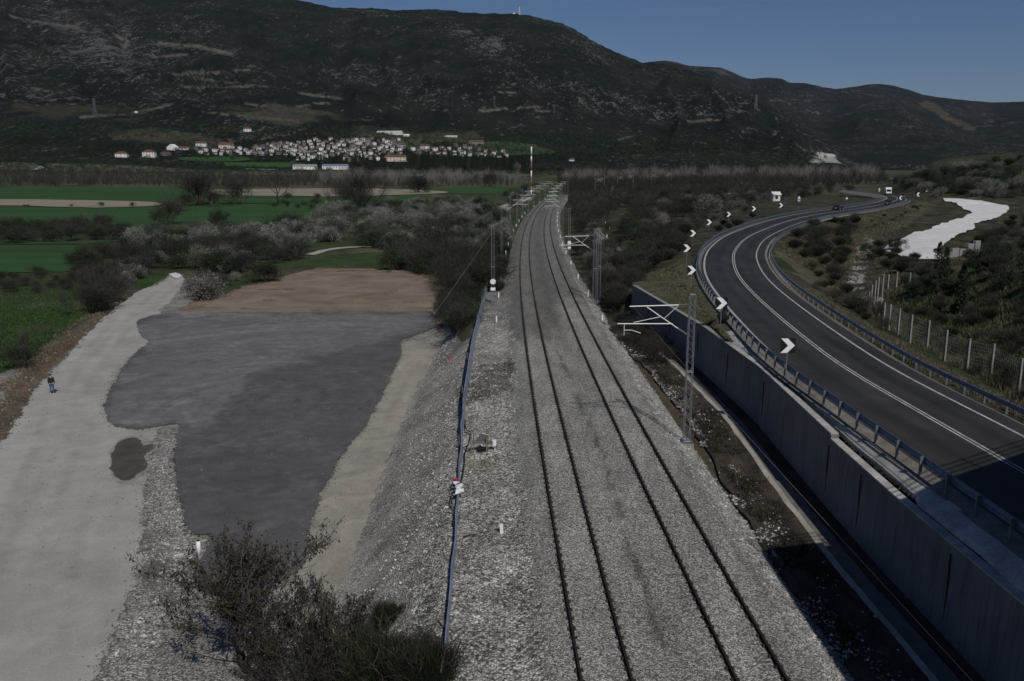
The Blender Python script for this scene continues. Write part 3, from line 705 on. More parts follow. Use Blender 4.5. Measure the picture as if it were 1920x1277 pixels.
field('green_field', [(400, 366), (480, 370), (560, 370), (640, 371), (830, 365), (830, 372), (720, 380), (700, 392), (640, 392), (480, 382), (400, 380)], 'field_g', 18, .25)
field('green_field', [(790, 354), (985, 351), (985, 362), (860, 364), (812, 358)], 'field_g', 20, .25)
field('green_field', [(-350, 461), (0, 460), (132, 460), (140, 480), (136, 508), (0, 512), (-350, 520)], 'field_g', 6, .12, .8, 1.5)
field('meadow', [(-350, 428), (250, 430), (480, 424), (420, 436), (230, 447), (160, 458), (-350, 458)], 'field_d', 10, .15, 1, 2)

field('meadow', [(0, 305), (62, 306), (66, 318), (0, 319)], 'field_m', 40, .5, 3, 10)
field('meadow', [(90, 307), (200, 309), (330, 316), (420, 322), (100, 322)], 'field_m', 40, .5, 3, 10)
field('green_field', [(330, 296), (400, 294), (470, 297), (440, 303), (350, 302)], 'field_g', 40, .6, 3, 10)
field('green_field', [(420, 305), (560, 306), (540, 314), (430, 313)], 'field_g', 40, .6, 3, 10)
field('meadow', [(770, 322), (960, 326), (980, 332), (780, 331), (660, 328)], 'field_m', 40, .5, 3, 10)
field('meadow', [(440, 322), (640, 323), (660, 330), (450, 328)], 'field_m', 40, .5, 3, 10)
field('meadow', [(900, 268), (1000, 276), (1040, 288), (960, 292), (900, 282)], 'field_d', 40, 1.2, 4, 10)
# little tracks through the plain
def ribbon_px(name, pts, w, mat, off=.06, z=None, amp=.2):
    P = np.array([ground(x, y) if z is None else at(x, y, z) for x, y in pts]); P = resample(catmull(P, 6), 1.2)
    n = normals2(P); k = (fbm(P[:, 0] / 3, P[:, 1] / 3, 3, 5) - .5) * amp * 2
    Lp = P - n * (w / 2 + k)[:, None]; Rp = P + n * (w / 2 - k)[:, None]
    nn = 5; W_ = np.stack([Lp + (Rp - Lp) * t for t in np.linspace(0, 1, nn)], 1)
    z_ = T(W_[..., 0], W_[..., 1]) + off
    idx = np.arange(len(P) * nn).reshape(len(P), nn)
    Q = np.stack([idx[:-1, :-1], idx[:-1, 1:], idx[1:, 1:], idx[1:, :-1]], -1).reshape(-1, 4)
    return struct(mesh_np(name, np.c_[W_.reshape(-1, 2), z_.ravel()], Q, mat, True))
ribbon_px('field_track', [(930, 402), (945, 390), (958, 384), (975, 377), (990, 370)], 6.5, M['lane'], .15)
ribbon_px('field_track', [(580, 478), (620, 468), (660, 464), (740, 462)], 2.2, M['lane'], .1)
ribbon_px('field_track', [(45, 308), (62, 311), (72, 315), (55, 319)], 14, M['lane'], .4)
ribbon_px('field_track', [(1300, 364), (1340, 363.5), (1396, 363)], 6, M['lane'], .2)
ribbon_px('field_track', [(1540, 318), (1555, 322)], 6, M['lane'], .2)
ribbon_px('field_track', [(460, 317), (500, 318), (525, 318)], 8, M['verge'], .4)
patch('white_gravel_track', ground_many([(1768, 373), (1800, 374), (1842, 378), (1884, 386), (1892, 394), (1880, 404), (1860, 413), (1828, 421), (1826, 431), (1800, 441), (1784, 451), (1752, 470), (1758, 478), (1778, 487), (1752, 490), (1702, 484), (1652, 473), (1686, 453), (1738, 433), (1778, 417), (1808, 408), (1822, 401), (1812, 395), (1795, 386), (1770, 378)]), M['white_track'], .32, .3, 1.0, 5)
patch('pale_spoil', np.array([at(x, y, -4) for x, y in [(316, 514), (330, 511), (340, 517), (332, 523)]]), M['white_track'], .12, .2, .4)

# ------------------------------------------------------------------ railway
def strip(name, Ys, offs, zs, mat, jitter=0.0, seed=1, smooth_=True, zfun=None):
    Ys = np.asarray(Ys); g = (xt(Ys + 1) - xt(Ys - 1)) / 2; h = np.hypot(1, g); nx, ny = 1 / h, -g / h
    Xc = xt(Ys); O, _ = np.meshgrid(offs, Ys); Zz = np.tile(zs, (len(Ys), 1))
    X = Xc[:, None] + nx[:, None] * O; Y = Ys[:, None] + ny[:, None] * O
    if jitter: Zz = Zz + (fbm(X / .5, Y / .5, 3, seed) - .5) * jitter * 2 + (vnoise(X * 7, Y * 7, seed + 5) - .5) * jitter
    n, m = X.shape; idx = np.arange(n * m).reshape(n, m)
    Q = np.stack([idx[:-1, :-1], idx[:-1, 1:], idx[1:, 1:], idx[1:, :-1]], -1).reshape(-1, 4)
    return mesh_np(name, np.stack([X, Y, Zz], -1).reshape(-1, 3), Q, mat, smooth_)
Yn = np.concatenate([np.arange(-40, 15, 2.5), 15 + np.cumsum(np.linspace(.16, 2.2, 400))]); Yn = Yn[Yn < 462]
bo = np.array([-5.0, -4.9, -4.6, -4.3, -4.0, -3.7, -3.4, -3.0, -2.6, -2.3, -2.0, -1.6, -1.2, -.9, -.6, -.3, 0, .3, .6, .9, 1.2, 1.6, 2, 2.3, 2.6, 3, 3.4, 3.7, 4.0, 4.3, 4.6, 4.9, 5.2, 5.5, 5.9, 6.2])
bz = np.interp(bo, [-5.0, -4.2, -3.6, -3.05, -1.55, -1.2, -.5, 0, .5, 1.2, 1.55, 3.05, 3.6, 4.3, 5.6, 6.2], [-.64, -.33, -.16, -.15, -.15, -.15, -.24, -.3, -.24, -.15, -.15, -.15, -.16, -.3, -.8, -1.1])
bo = bo.copy(); bof = np.unique(np.concatenate([bo, (bo[:-1] + bo[1:]) / 2])); bzf = np.interp(bof, bo, bz)
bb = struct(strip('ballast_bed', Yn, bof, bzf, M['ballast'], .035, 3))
me = bb.data; co = np.empty(len(me.vertices) * 3, np.float32); me.vertices.foreach_get('co', co); co = co.reshape(-1, 3)
ob = co[:, 0] - xt(co[:, 1]); Yb = co[:, 1]; q1 = fbm(co[:, 0] * 1.3, Yb * .35, 4, 401); q2 = fbm(co[:, 0] * 3, Yb * .9, 4, 402)
tone = 1.0 - .13 * smooth(.5, .62, q1) + .08 * smooth(.5, .35, q1)
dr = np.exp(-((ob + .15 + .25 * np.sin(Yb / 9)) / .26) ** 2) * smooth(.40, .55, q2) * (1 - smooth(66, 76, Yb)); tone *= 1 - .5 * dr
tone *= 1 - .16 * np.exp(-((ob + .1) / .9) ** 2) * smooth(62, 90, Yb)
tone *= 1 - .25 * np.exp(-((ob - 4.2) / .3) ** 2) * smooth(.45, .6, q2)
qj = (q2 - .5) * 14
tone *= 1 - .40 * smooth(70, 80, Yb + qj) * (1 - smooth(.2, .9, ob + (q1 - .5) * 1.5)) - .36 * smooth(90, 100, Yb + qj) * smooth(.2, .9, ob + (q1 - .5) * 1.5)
tone *= 1 + .16 * smooth(85, 110, Yb) * np.exp(-((ob - 4.6) / .5) ** 2)
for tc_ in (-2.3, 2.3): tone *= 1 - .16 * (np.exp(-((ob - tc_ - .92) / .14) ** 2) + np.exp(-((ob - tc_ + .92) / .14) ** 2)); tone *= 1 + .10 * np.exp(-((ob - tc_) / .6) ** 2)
tone *= 1 + .22 * smooth(4.3, 4.9, ob) + .18 * smooth(-4.3, -4.9, ob + (q2 - .5) * 1.2)
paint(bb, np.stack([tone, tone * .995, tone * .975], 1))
lo = np.linspace(-8.6, -4.7, 24); lz = np.interp(lo, [-8.6, -7.6, -6.8, -4.7], [-1.26, -.70, -.58, -.54])
lo = np.linspace(-8.6, -3.9, 48); lz = np.interp(lo, [-8.6, -7.6, -6.8, -4.9, -3.9], [-1.26, -.70, -.56, -.50, -.28])
cg = struct(strip('coarse_gravel', Yn[Yn < 130], lo, lz, M['coarse_a'], .09, 8))
def tone_strip(o, seed, spoil=True):
    me = o.data; co = np.empty(len(me.vertices) * 3, np.float32); me.vertices.foreach_get('co', co); co = co.reshape(-1, 3); x, y = co[:, 0].astype(float), co[:, 1].astype(float); PX_, PY_ = project(x, y, co[:, 2])
    e = fbm(x / 1.2, y / 1.8, 5, seed); t = 1 - .22 * smooth(.5, .65, e) + .10 * smooth(.5, .35, e); b = 1 + 0 * t
    jx_, jy_ = PX_ + (fbm(x / .6, y / .6, 4, seed + 1) - .5) * 60, PY_ + (fbm(x / .6, y / .9, 4, seed + 2) - .5) * 50
    if spoil:
        for pl in ([(895, 690), (960, 675), (968, 705), (962, 738), (925, 745), (860, 752), (850, 735), (886, 712)], [(880, 1000), (925, 985), (930, 1010), (895, 1025)], [(905, 1100), (990, 1085), (985, 1130), (915, 1140)], [(848, 770), (870, 760), (900, 790), (880, 800)]):
            k_ = inpoly(jx_, jy_, pl) * (.6 if pl[0][1] < 700 else .3); t = t * (1 - k_)
        t = t * (1 - .33 * smooth(76, 90, y + (fbm(x, y, 3, 9) - .5) * 14)); k_ = inpoly(jx_, jy_, [(872, 858), (925, 852), (940, 868), (905, 890), (868, 900)]) + 0.; t = t * (1 - .25 * k_); b = b - .12 * k_
    paint(o, np.stack([t, t * (.97 + .02 * b), t * b * .97], 1))
tone_strip(cg, 641)
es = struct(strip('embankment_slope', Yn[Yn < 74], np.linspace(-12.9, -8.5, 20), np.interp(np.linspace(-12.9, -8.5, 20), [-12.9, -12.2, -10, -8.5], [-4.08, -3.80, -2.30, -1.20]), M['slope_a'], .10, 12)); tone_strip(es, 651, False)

# loose stones along the shoulders
def stones(name, n, gen, smin, smax, mat, seed):
    r = np.random.default_rng(seed); base = np.array([[1, 0, 0], [0, 1, 0], [-1, 0, 0], [0, -1, 0], [0, 0, .75], [0, 0, -.7]])
    Fb = np.array([[0, 1, 4], [1, 2, 4], [2, 3, 4], [3, 0, 4], [1, 0, 5], [2, 1, 5], [3, 2, 5], [0, 3, 5]])
    P = gen(r, n); s = smin + (smax - smin) * r.random(len(P)) ** 2.2
    V = base[None] * (0.6 + .7 * r.random((len(P), 6, 1))) * s[:, None, None]
    a = r.random(len(P)) * 6.28; c, s_ = np.cos(a)[:, None], np.sin(a)[:, None]
    V = np.stack([V[..., 0] * c - V[..., 1] * s_, V[..., 0] * s_ + V[..., 1] * c, V[..., 2]], -1)
    t = (r.random(len(P)) - .5) * 1.2; V[..., 2] += V[..., 0] * t[:, None] * .6
    V = V + P[:, None, :]
    Fa = (Fb[None] + (np.arange(len(P)) * 6)[:, None, None]).reshape(-1, 3)
    return mesh_np(name, V.reshape(-1, 3), Fa, mat)
def gen_l(r, n):
    Y = 15 + 75 * r.random(n) ** 1.6; o_ = -12 + 7.3 * r.random(n); z = np.interp(o_, [-12, -10, -8.5, -7.6, -6.8, -4.7], [-3.72, -2.28, -1.18, -.68, -.56, -.52])
    return np.stack([xt(Y) + o_, Y, z], 1)
def gen_r(r, n):
    Y = 15 + 105 * r.random(n) ** 1.5; o_ = 4.3 + 1.9 * r.random(n); z = np.interp(o_, [4.3, 5.6, 6.2], [-.3, -.8, -1.05])
    return np.stack([xt(Y) + o_, Y, z + .02], 1)
M['stone'] = m_stone('pale_rubble', (0.22, 0.215, 0.20), (0.68, 0.66, 0.62), 0.3, 0.2, None, 0.0)
stuff(stones('gravel_stones', 26000, gen_l, .022, .085, M['stone'], 1), 'loose pale rubble on the embankment left of the tracks', 'stones')
stuff(stones('gravel_stones', 9000, gen_r, .022, .08, M['stone'], 2), 'loose pale stones on the right ballast shoulder beside the ditch', 'stones')
def gen_s(r, n):
    P = np.array([at(x, y, ZL) for x, y in [(300, 850), (345, 985), (330, 1060), (230, 1230)]]); k = r.random(n) * (len(P) - 1); i = k.astype(int); f = (k - i)[:, None]
    Q = P[i] * (1 - f) + P[i + 1] * f; return np.c_[Q + r.normal(0, .45, (n, 2)), np.full(n, ZL + .02)]
stuff(stones('gravel_stones', 2500, gen_s, .02, .09, M['stone'], 3), 'strip of pale stones between the gravel road and the dark lot', 'stones')
def gen_b(r, n):
    P = np.array([at(x, y, ZL) for x, y in [(-200, 900), (0, 770), (60, 700), (130, 640), (200, 590), (250, 548)]]); k = r.random(n) * (len(P) - 1); i = k.astype(int); f = (k - i)[:, None]
    Q = P[i] * (1 - f) + P[i + 1] * f; Q = Q + r.normal(0, .9, (n, 2)) - np.array([.6, 0]); return np.c_[Q, T(Q[:, 0], Q[:, 1])]
stuff(stones('gravel_stones', 500, gen_b, .02, .14, M['post'], 4), 'scattered rocks on the brown bank left of the gravel road', 'stones')

def gen_e(names, w):
    def g(r, n):
        P = np.vstack([outl[k_] for k_ in names]); i = r.integers(0, len(P), n); Q = P[i] + r.normal(0, w, (n, 2)) * (r.random((n, 1)) ** 1.5); Q = Q[(Q[:, 1] > 20)]
        ok_ = (Q[:, 0] - xt(Q[:, 1]) < -12.6); Q = Q[ok_]; return np.c_[Q, np.full(len(Q), ZL + .05)]
    return g
M['darkstone'] = m_stone('dark_crumbs', (0.06, 0.058, 0.06), (0.15, 0.145, 0.148), 0.3, 0.2, None, 0.0)
M['soilstone'] = m_stone('soil_crumbs', (0.16, 0.145, 0.12), (0.48, 0.46, 0.42), 0.3, 0.2, None, 0.0)
stuff(stones('asphalt_crumbs', 14000, gen_e(['asphalt_lot'], .35), .015, .06, M['darkstone'], 11), 'dark crumbs scattered along the ragged edge of the asphalt lot', 'stones')
stuff(stones('gravel_stones', 14000, gen_e(['gravel_road', 'dirt_path', 'gravel_strip'], .5), .015, .07, M['soilstone'], 12), 'pale stones scattered along the edges of the dirt road and path', 'stones')
def gen_all(r, n):
    P = at(400, 800, ZL)[None] + r.normal(0, 1, (n, 2)) * np.array([9, 16]); P = P[(P[:, 1] > 22) & (P[:, 0] - xt(np.clip(P[:, 1], 0, 400)) < -12.7)]; return np.c_[P, np.full(len(P), ZL + .085)]
stuff(stones('gravel_stones', 2600, gen_all, .012, .045, M['soilstone'], 13), 'odd pebbles strewn over the lot and the gravel road', 'stones')

def rail_mesh(o_c, Ys, parent, zt=0.0, xf=None):
    prof = np.array([(-.08, -.17), (-.08, -.145), (-.012, -.13), (-.012, -.045), (-.036, -.035), (-.036, 0), (.036, 0), (.036, -.035), (.012, -.045), (.012, -.13), (.08, -.145), (.08, -.17)])
    V = []
    for Yv in Ys:
        b = trk_pt(Yv, o_c) if xf is None else xf(Yv, o_c); n = trk_pt(Yv, 1)[:2] - trk_pt(Yv, 0)[:2] if xf is None else xf(Yv, o_c + 1)[:2] - b[:2]
        for u, w in prof: V.append((b[0] + n[0] * u, b[1] + n[1] * u, b[2] + zt + w))
    k = len(prof); i = np.arange(len(Ys) - 1)[:, None] * k; j = np.arange(k)[None]; j2 = (j + 1) % k
    Q = np.stack([i + j, i + k + j, i + k + j2, i + j2], -1).reshape(-1, 4)
    mb = MB().add(np.array(V), Q)
    for Yv in np.arange(18, 96, .6):          # clips
        b = trk_pt(Yv, o_c)
        for sg in (-1, 1): mb.box((b[0] + sg * .095, b[1], -.115), (.09, .13, .07), 0, .7)
    return mb.build('rail', M['rail'], parent)
Yr = Yn[::2]
for tc, lab in ((-2.3, 'left railway track of two dark rails in grey ballast'), (2.3, 'right railway track of two dark rails nearest the retaining wall')):
    t_ = empty('railway_track'); tag(t_, lab, 'railway track')
    for s in (-.7525, .7525): rail_mesh(tc + s, Yr, t_)
    for Yv in ([31.3, 32.0, 32.9] if tc < 0 else [55.0]) + []:
        g = math.atan(float((xt(Yv + 1) - xt(Yv - 1)) / 2)); p = trk_pt(Yv, tc)
        if Yv > 100 and tc > 0 and Yv < 140: continue
        if Yv > 100: continue
        MB().box((p[0], p[1], -.212), (1.25, .20, .16), -g, .92).build('sleeper', M['post'], t_)

# side track curving away between the bushes
sp = np.array([at(x, y, -1.2) for x, y in [(1160, 484), (1150, 477), (1135, 461), (1118, 444), (1108, 425), (1109, 412), (1122, 399), (1143, 390), (1175, 382)]])
sp = resample(catmull(sp, 10), 1.5); sn = normals2(sp); sz = np.maximum(T(sp[:, 0], sp[:, 1]), -1.6) + .14
for _ in range(12): sz[1:-1] = (sz[:-2] + sz[1:-1] * 2 + sz[2:]) / 4
offs = np.array([-2.7, -2.0, -1.2, 0, 1.2, 2.0, 2.7]); zz = np.array([-.45, -.12, 0, 0, 0, -.12, -.45])
V = np.concatenate([np.c_[sp + sn * o_, sz + z_] for o_, z_ in zip(offs, zz)]).reshape(len(offs), len(sp), 3).transpose(1, 0, 2).reshape(-1, 3)
idx = np.arange(len(V)).reshape(len(sp), len(offs))
struct(mesh_np('side_ballast', V, np.stack([idx[:-1, :-1], idx[:-1, 1:], idx[1:, 1:], idx[1:, :-1]], -1).reshape(-1, 4), M['slope'], True))
t_ = empty('railway_track'); tag(t_, 'single siding track curving between bushes right of the main line', 'railway track')
for s in (-.75, .75):
    MB().tube(np.c_[sp + sn * s, sz + .12], .05, 5).build('rail', M['rail'], t_)

# ------------------------------------------------------------------ the road on the right
rn = normals2(road); rz_ = np.full(len(road), ZR)
def road_strip(name, o0, o1, mat, dz=0.0, nn=3, i0=0, i1=None, z0=None, z1=None, bank=True):
    P = road[i0:i1]; n = rn[i0:i1]; k = np.linspace(0, 1, nn)
    oo = o0 + (o1 - o0) * k
    W_ = P[:, None, :] + n[:, None, :] * oo[None, :, None]
    z = np.tile(ZR - .045 * oo + dz, (len(P), 1)) if z0 is None else np.tile(z0 + (z1 - z0) * k, (len(P), 1))
    idx = np.arange(len(P) * nn).reshape(len(P), nn)
    return mesh_np(name, np.c_[W_.reshape(-1, 2), z.ravel()], np.stack([idx[:-1, :-1], idx[:-1, 1:], idx[1:, 1:], idx[1:, :-1]], -1).reshape(-1, 4), mat, True)
rd_ = struct(road_strip('road', -3.98, 4.2, M['asphalt'], 0, 40))
oo = np.tile(np.linspace(-4.1, 4.2, 40), (len(road), 1)); ss_ = np.tile(np.arange(len(road))[:, None] * 1.0, (1, 40))
tn = 1 + .16 * (fbm(oo * 1.1, ss_ * .03, 5, 701) - .5) * 2 + .22 * (fbm(oo * .8, ss_ * .12, 5, 702) - .5) * 2
for c_ in (-2.7, -1.1, .95, 2.45): tn = tn * (1 + .13 * np.exp(-((oo - c_) / .32) ** 2))
for c_ in (-1.9, 1.7): tn = tn * (1 - .16 * np.exp(-((oo - c_) / .3) ** 2))
tn = tn * (1 - .22 * smooth(.56, .62, fbm(oo * .5, ss_ * .09, 3, 703))) + .35 * smooth(3.55, 4.15, np.abs(oo)) * fbm(oo * 2, ss_ * .5, 3, 704)
paint(rd_, np.stack([tn, tn * .99, tn * .97], -1))
for o0, o1 in ((-3.72, -3.50), (-.16, -.05), (.07, .18), (2.95, 3.12)):
    struct(road_strip('road_marking', o0, o1, M['paint'], .006, 2))
struct(road_strip('road_shoulder', 4.19, 5.3, M['shoulder'], 0, 4, z0=ZR - .20, z1=ZR - .62))
struct(road_strip('road_shoulder', -4.72, -3.95, M['shoulder'], 0, 4, z0=ZR + .0, z1=ZR + .172))
# outer skirt so the fill has a side
struct(road_strip('road_shoulder', -6.2, -4.70, M['shoulder'], 0, 4, i0=int(np.searchsorted(RY, WEND + 1)), z0=ZR - .9, z1=ZR - .002))
# verge between wall and road
iv = int(np.searchsorted(RY, WEND + 3)); P = road[:iv]; n_ = rn[:iv]
Rv = P + n_ * -4.6; Yv_ = np.clip(Rv[:, 1], 0.1, WEND); Lv = np.c_[xw(Yv_) + np.where((Yv_ > 30) & (Yv_ < 51), .56, .22), Rv[:, 1]]
k = np.linspace(0, 1, 9); W_ = Lv[:, None] * (1 - k)[None, :, None] + Rv[:, None] * k[None, :, None]
zv = 2.46 + .14 * np.minimum(1, k / .12) + (ZR + .0 - 2.60) * k; Zg = np.tile(zv, (iv, 1)) + (fbm(W_[..., 0] / .8, W_[..., 1] / .8, 4, 5) - .5) * .14
idx = np.arange(iv * 9).reshape(iv, 9); Qv = np.stack([idx[:-1, :-1], idx[:-1, 1:], idx[1:, 1:], idx[1:, :-1]], -1).reshape(-1, 4)
ym = W_[..., 1].ravel()[Qv[:, 0]]
vg = mesh_np('verge', np.c_[W_.reshape(-1, 2), Zg.ravel()], Qv[ym < 62.5], M['verge'], True); struct(vg)
M['verge_grass'] = m_ground('grassy_verge', (0.028, 0.040, 0.016), (0.11, 0.10, 0.066), 0.6, 5, 0.8, fine=0.45, bd=.08)
struct(mesh_np('grass_verge', np.c_[W_.reshape(-1, 2), Zg.ravel() + .012], Qv[ym >= 61.5], M['verge_grass'], True))

# retaining wall: six cast bays with coping, dark joints and a gutter on top
wall = empty('retaining_wall', (15, 40, -.8)); tag(wall, 'long stained concrete retaining wall between the ditch and the road', 'wall')
joints = [-4, 4, 12, 19, 26.6, 34.1, 38, 50, 58, 66, 74, 81.5, WEND]
def wallbay(y0, y1, zt):
    ys = np.linspace(y0, y1, 10); a = np.c_[xw(ys) - .28 - .10, ys]; prof = [(-.16, -1.3), (0, zt), (.34, zt), (.44, -1.3)]
    V = np.array([(xw(y) - .1 + u, y, z) for y in ys for u, z in prof]); i = np.arange(9)[:, None] * 4; j = np.arange(4)[None]; j2 = (j + 1) % 4
    Q = np.stack([i + j, i + j2, i + 4 + j2, i + 4 + j], -1).reshape(-1, 4); Q = np.vstack([Q, [[0, 1, 2, 3][::-1]], [[36, 37, 38, 39]]])
    o = mesh_np('wall_bay', V, Q, M['wall'], False); o.parent = wall; o.matrix_parent_inverse = Matrix.Translation((-15, -40, .8)); return o
for a, b in zip(joints[:-1], joints[1:]):
    zt = 2.36 if b <= 38 else 2.60
    wallbay(a, b, zt)
    if a > 0: o = MB().box((xw(a) - .19 + .0, a, .45), (.05, .035, 3.3)).build('joint', M['dark_soil'], wall); o.matrix_parent_inverse = Matrix.Translation((-15, -40, .8))
    ys = np.linspace(a + .02, b - .02, 6)
    V = np.array([(xw(y) + u, y, z) for y in ys for u, z in ((-.13, zt + .004), (.24, zt + .004), (.24, zt + .07), (-.13, zt + .07))])
    i = np.arange(5)[:, None] * 4; j = np.arange(4)[None]; j2 = (j + 1) % 4
    Q = np.vstack([np.stack([i + j, i + j2, i + 4 + j2, i + 4 + j], -1).reshape(-1, 4), [[3, 2, 1, 0]], [[20, 21, 22, 23]]])
    o = mesh_np('coping', V, Q, M['verge'] if b < 66 else M['post'], False); o.parent = wall; o.matrix_parent_inverse = Matrix.Translation((-15, -40, .8))
# open gutter behind the coping
gt = empty('gutter_channel', (15.4, 40, 2.5)); tag(gt, 'narrow open concrete gutter running behind the wall coping', 'gutter')
for name, u0, u1, z0, z1, m in (('channel_floor', .25, .50, 2.10, 2.10, 'black'), ('channel_side', .50, .60, 2.56, 2.56, 'verge')):
    ys = np.linspace(30.5, 50.5, 20); V = np.array([(xw(y) + u + .02 * math.sin(y), y, z) for y in ys for u, z in ((u0, z0 - .2), (u1, z0 - .2), (u1, z1 + .02), (u0, z0 + .02))])
    i = np.arange(19)[:, None] * 4; j = np.arange(4)[None]; j2 = (j + 1) % 4
    Q = np.vstack([np.stack([i + j, i + j2, i + 4 + j2, i + 4 + j], -1).reshape(-1, 4), [[3, 2, 1, 0]], [[76, 77, 78, 79]]])
    o = mesh_np(name, V, Q, M[m], False); o.parent = gt; o.matrix_parent_inverse = Matrix.Translation((-15.4, -40, -2.5))
# ditch kerb and concrete channel
ys = np.linspace(-5, 82, 150)
def yribbon(name, xa, xb, za, zb, mat, amp=0.0, ys=ys, thick=.5):
    w1 = (fbm(ys / 1.5, ys * 0, 3, 3) - .5) * amp
    V = []
    for y, w in zip(ys, w1):
        s_ = float(xw(y)) - 15; V += [(xa + s_ + w, y, za - thick), (xa + s_ + w, y, za), (xb + s_ + w * .3, y, zb), (xb + s_ + w * .3, y, zb - thick)]
    i = np.arange(len(ys) - 1)[:, None] * 4; j = np.arange(4)[None]; j2 = (j + 1) % 4
    return mesh_np(name, np.array(V), np.stack([i + j, i + 4 + j, i + 4 + j2, i + j2], -1).reshape(-1, 4)[:, ::-1], mat, False)
struct(yribbon('ditch_kerb', 12.60, 13.05, -.52, -.52, M['lane'], .16, np.linspace(-5, 70, 150), .3))
struct(yribbon('ditch_floor', 13.05, 14.1, -.86, -.95, M['gut'], .1))
struct(yribbon('ditch_soil', 14.1, 14.9, -.90, -.80, M['dark_soil'], .3))
struct(yribbon('ditch_bank', 10.6, 12.75, -.70, -.50, M['dark_soil'], .6))
def gen_d(r, n):
    Y = 18 + 62 * r.random(n) ** 1.3; u = np.abs(r.normal(0, .75, n)); X = 10.5 + u; X = X + xw(Y) - 15; cl = fbm(X * 1.3, Y * .5, 3, 77) > .47; X, Y, u = X[cl], Y[cl], u[cl]
    return np.stack([X, Y, np.interp(u, [0, 2.2], [-.72, -.5]) + .03], 1)
stuff(stones('gravel_stones', 4200, gen_d, .02, .085, M['stone'], 6), 'pale stones strewn over the dark soil beside the ditch kerb', 'stones')

# ------------------------------------------------------------------ guardrails
def guardrail(pts, zbase, label, spacing=2.0, side=1, maxposts=100, zrail=.75, double=False):
    root = empty('guardrail', (pts[0][0], pts[0][1], zbase(0))); tag(root, label, 'guardrail')
    inv = Matrix.Translation(-Vector(root.location))
    P = resample(np.asarray(pts), 1.0); n = normals2(P) * side
    L_ = np.r_[0, np.cumsum(np.linalg.norm(np.diff(P, axis=0), axis=1))]
    zb = np.array([zbase(i) for i in range(len(P))])
    prof = [(0, -.31), (.05, -.285), (.05, -.235), (0, -.19), (0, -.12), (.05, -.075), (.05, -.025), (0, 0), (-.012, 0), (.03, -.05), (-.012, -.155), (.03, -.26), (-.012, -.31)]
    k = len(prof)
    V = np.concatenate([np.c_[P + n * u, zb + zrail + w] for u, w in prof]).reshape(k, len(P), 3).transpose(1, 0, 2).reshape(-1, 3)
    i = np.arange(len(P) - 1)[:, None] * k; j = np.arange(k)[None]; j2 = (j + 1) % k
    Q = np.stack([i + j, i + k + j, i + k + j2, i + j2], -1).reshape(-1, 4)
    o = mesh_np('rail', V, Q, M['beam'], False, root); o.matrix_parent_inverse = inv
    S = np.arange(1, L_[-1], spacing)[:maxposts]
    for s in S:
        x = np.interp(s, L_, P[:, 0]); y = np.interp(s, L_, P[:, 1]); z = np.interp(s, L_, zb); kk = min(int(s), len(n) - 1)
        a = math.atan2(n[kk][1], n[kk][0]); nx, ny = n[kk] 
        mb = MB(); mb.box((x - nx * .10, y - ny * .10, z + .32), (.11, .07, .86), a); mb.box((x - nx * .035, y - ny * .035, z + .60), (.05, .07, .28), a)
        o = mb.build('post', M['galv_dark'], root); o.matrix_parent_inverse = inv
    return root
iA = int(np.searchsorted(RY, 118)); iB = int(np.searchsorted(RY, 400))
offL = -4.35; gl = road + rn * offL
i1_ = int(np.searchsorted(RY, 8))
guardrail(gl[i1_:iA], lambda i: ZR + .10, 'steel guardrail along the left road edge above the retaining wall', 2.0, 1, 100)
guardrail(gl[iA:int(np.searchsorted(RY, 318))], lambda i: ZR + .10, 'steel guardrail round the outer far side of the bend', 2.4, 1, 100)
offR = 4.9; gr = road + rn * offR
guardrail(gr[i1_:iA], lambda i: ZR - .45, 'blue-grey guardrail on the inner right side of the bend', 2.0, -1, 100)
guardrail(gr[iA:int(np.searchsorted(RY, 300))], lambda i: ZR - .45, 'far stretch of pale guardrail on the inside of the curve', 2.4, -1, 100)

# ------------------------------------------------------------------ chevron and warning signs
def chevron(x, y, z, h, size, rz, right, label):
    root = empty('chevron_sign', (x, y, z), rz); tag(root, label, 'road sign', 'chevron signs along the bend')
    MB().tube([(0, .03, 0), (0, .03, h + size * .5)], .03, 8).build('post', M['galv'], root)
    b = MB(); b.box((0, 0, h), (size, .02, size)); pn = b.build('panel', M['black'], root)
    s = size / 2; sg = 1 if right else -1
    pts = [(-.95 * s, .96 * s), (-.05 * s, .96 * s), (.93 * s, 0), (-.05 * s, -.96 * s), (-.95 * s, -.96 * s), (.03 * s, 0)]
    V = [(u * sg, -.0135, h + w) for u, w in pts] + [(u * sg, -.0102, h + w) for u, w in pts]
    b = MB(); T_ = [[0, 1, 5], [1, 2, 5], [2, 3, 5], [3, 4, 5]]
    b.add(V, [[i, (i + 1) % 6, 6 + (i + 1) % 6, 6 + i] for i in range(6)], T_ + [[6 + c, 6 + b_, 6 + a] for a, b_, c in T_])
    b.build('arrow', M['white'], pn)
    for zz_ in (-.25, .25):
        MB().box((0, .02, h + zz_ * size), (size * .8, .02, .04)).build('bracket', M['galv'], root)
    return root
order = ['nearest', 'second nearest', 'third nearest', 'fourth nearest', 'fifth nearest', 'sixth nearest', 'third farthest', 'second farthest', 'farthest']
chev = [(1473, 712, 648, 28.5), (1351, 611, 568.5, 22.7), (1295.5, 542, 506.5, 17), (1287, 494, 465.4, 14.4), (1298.6, 460, 437.4, 12.3), (1329, 433, 416.8, 10.8), (1365.8, 415, 401.9, 9.3), (1413, 402, 391.4, 9), (1464, 394, 385, 8.6)]
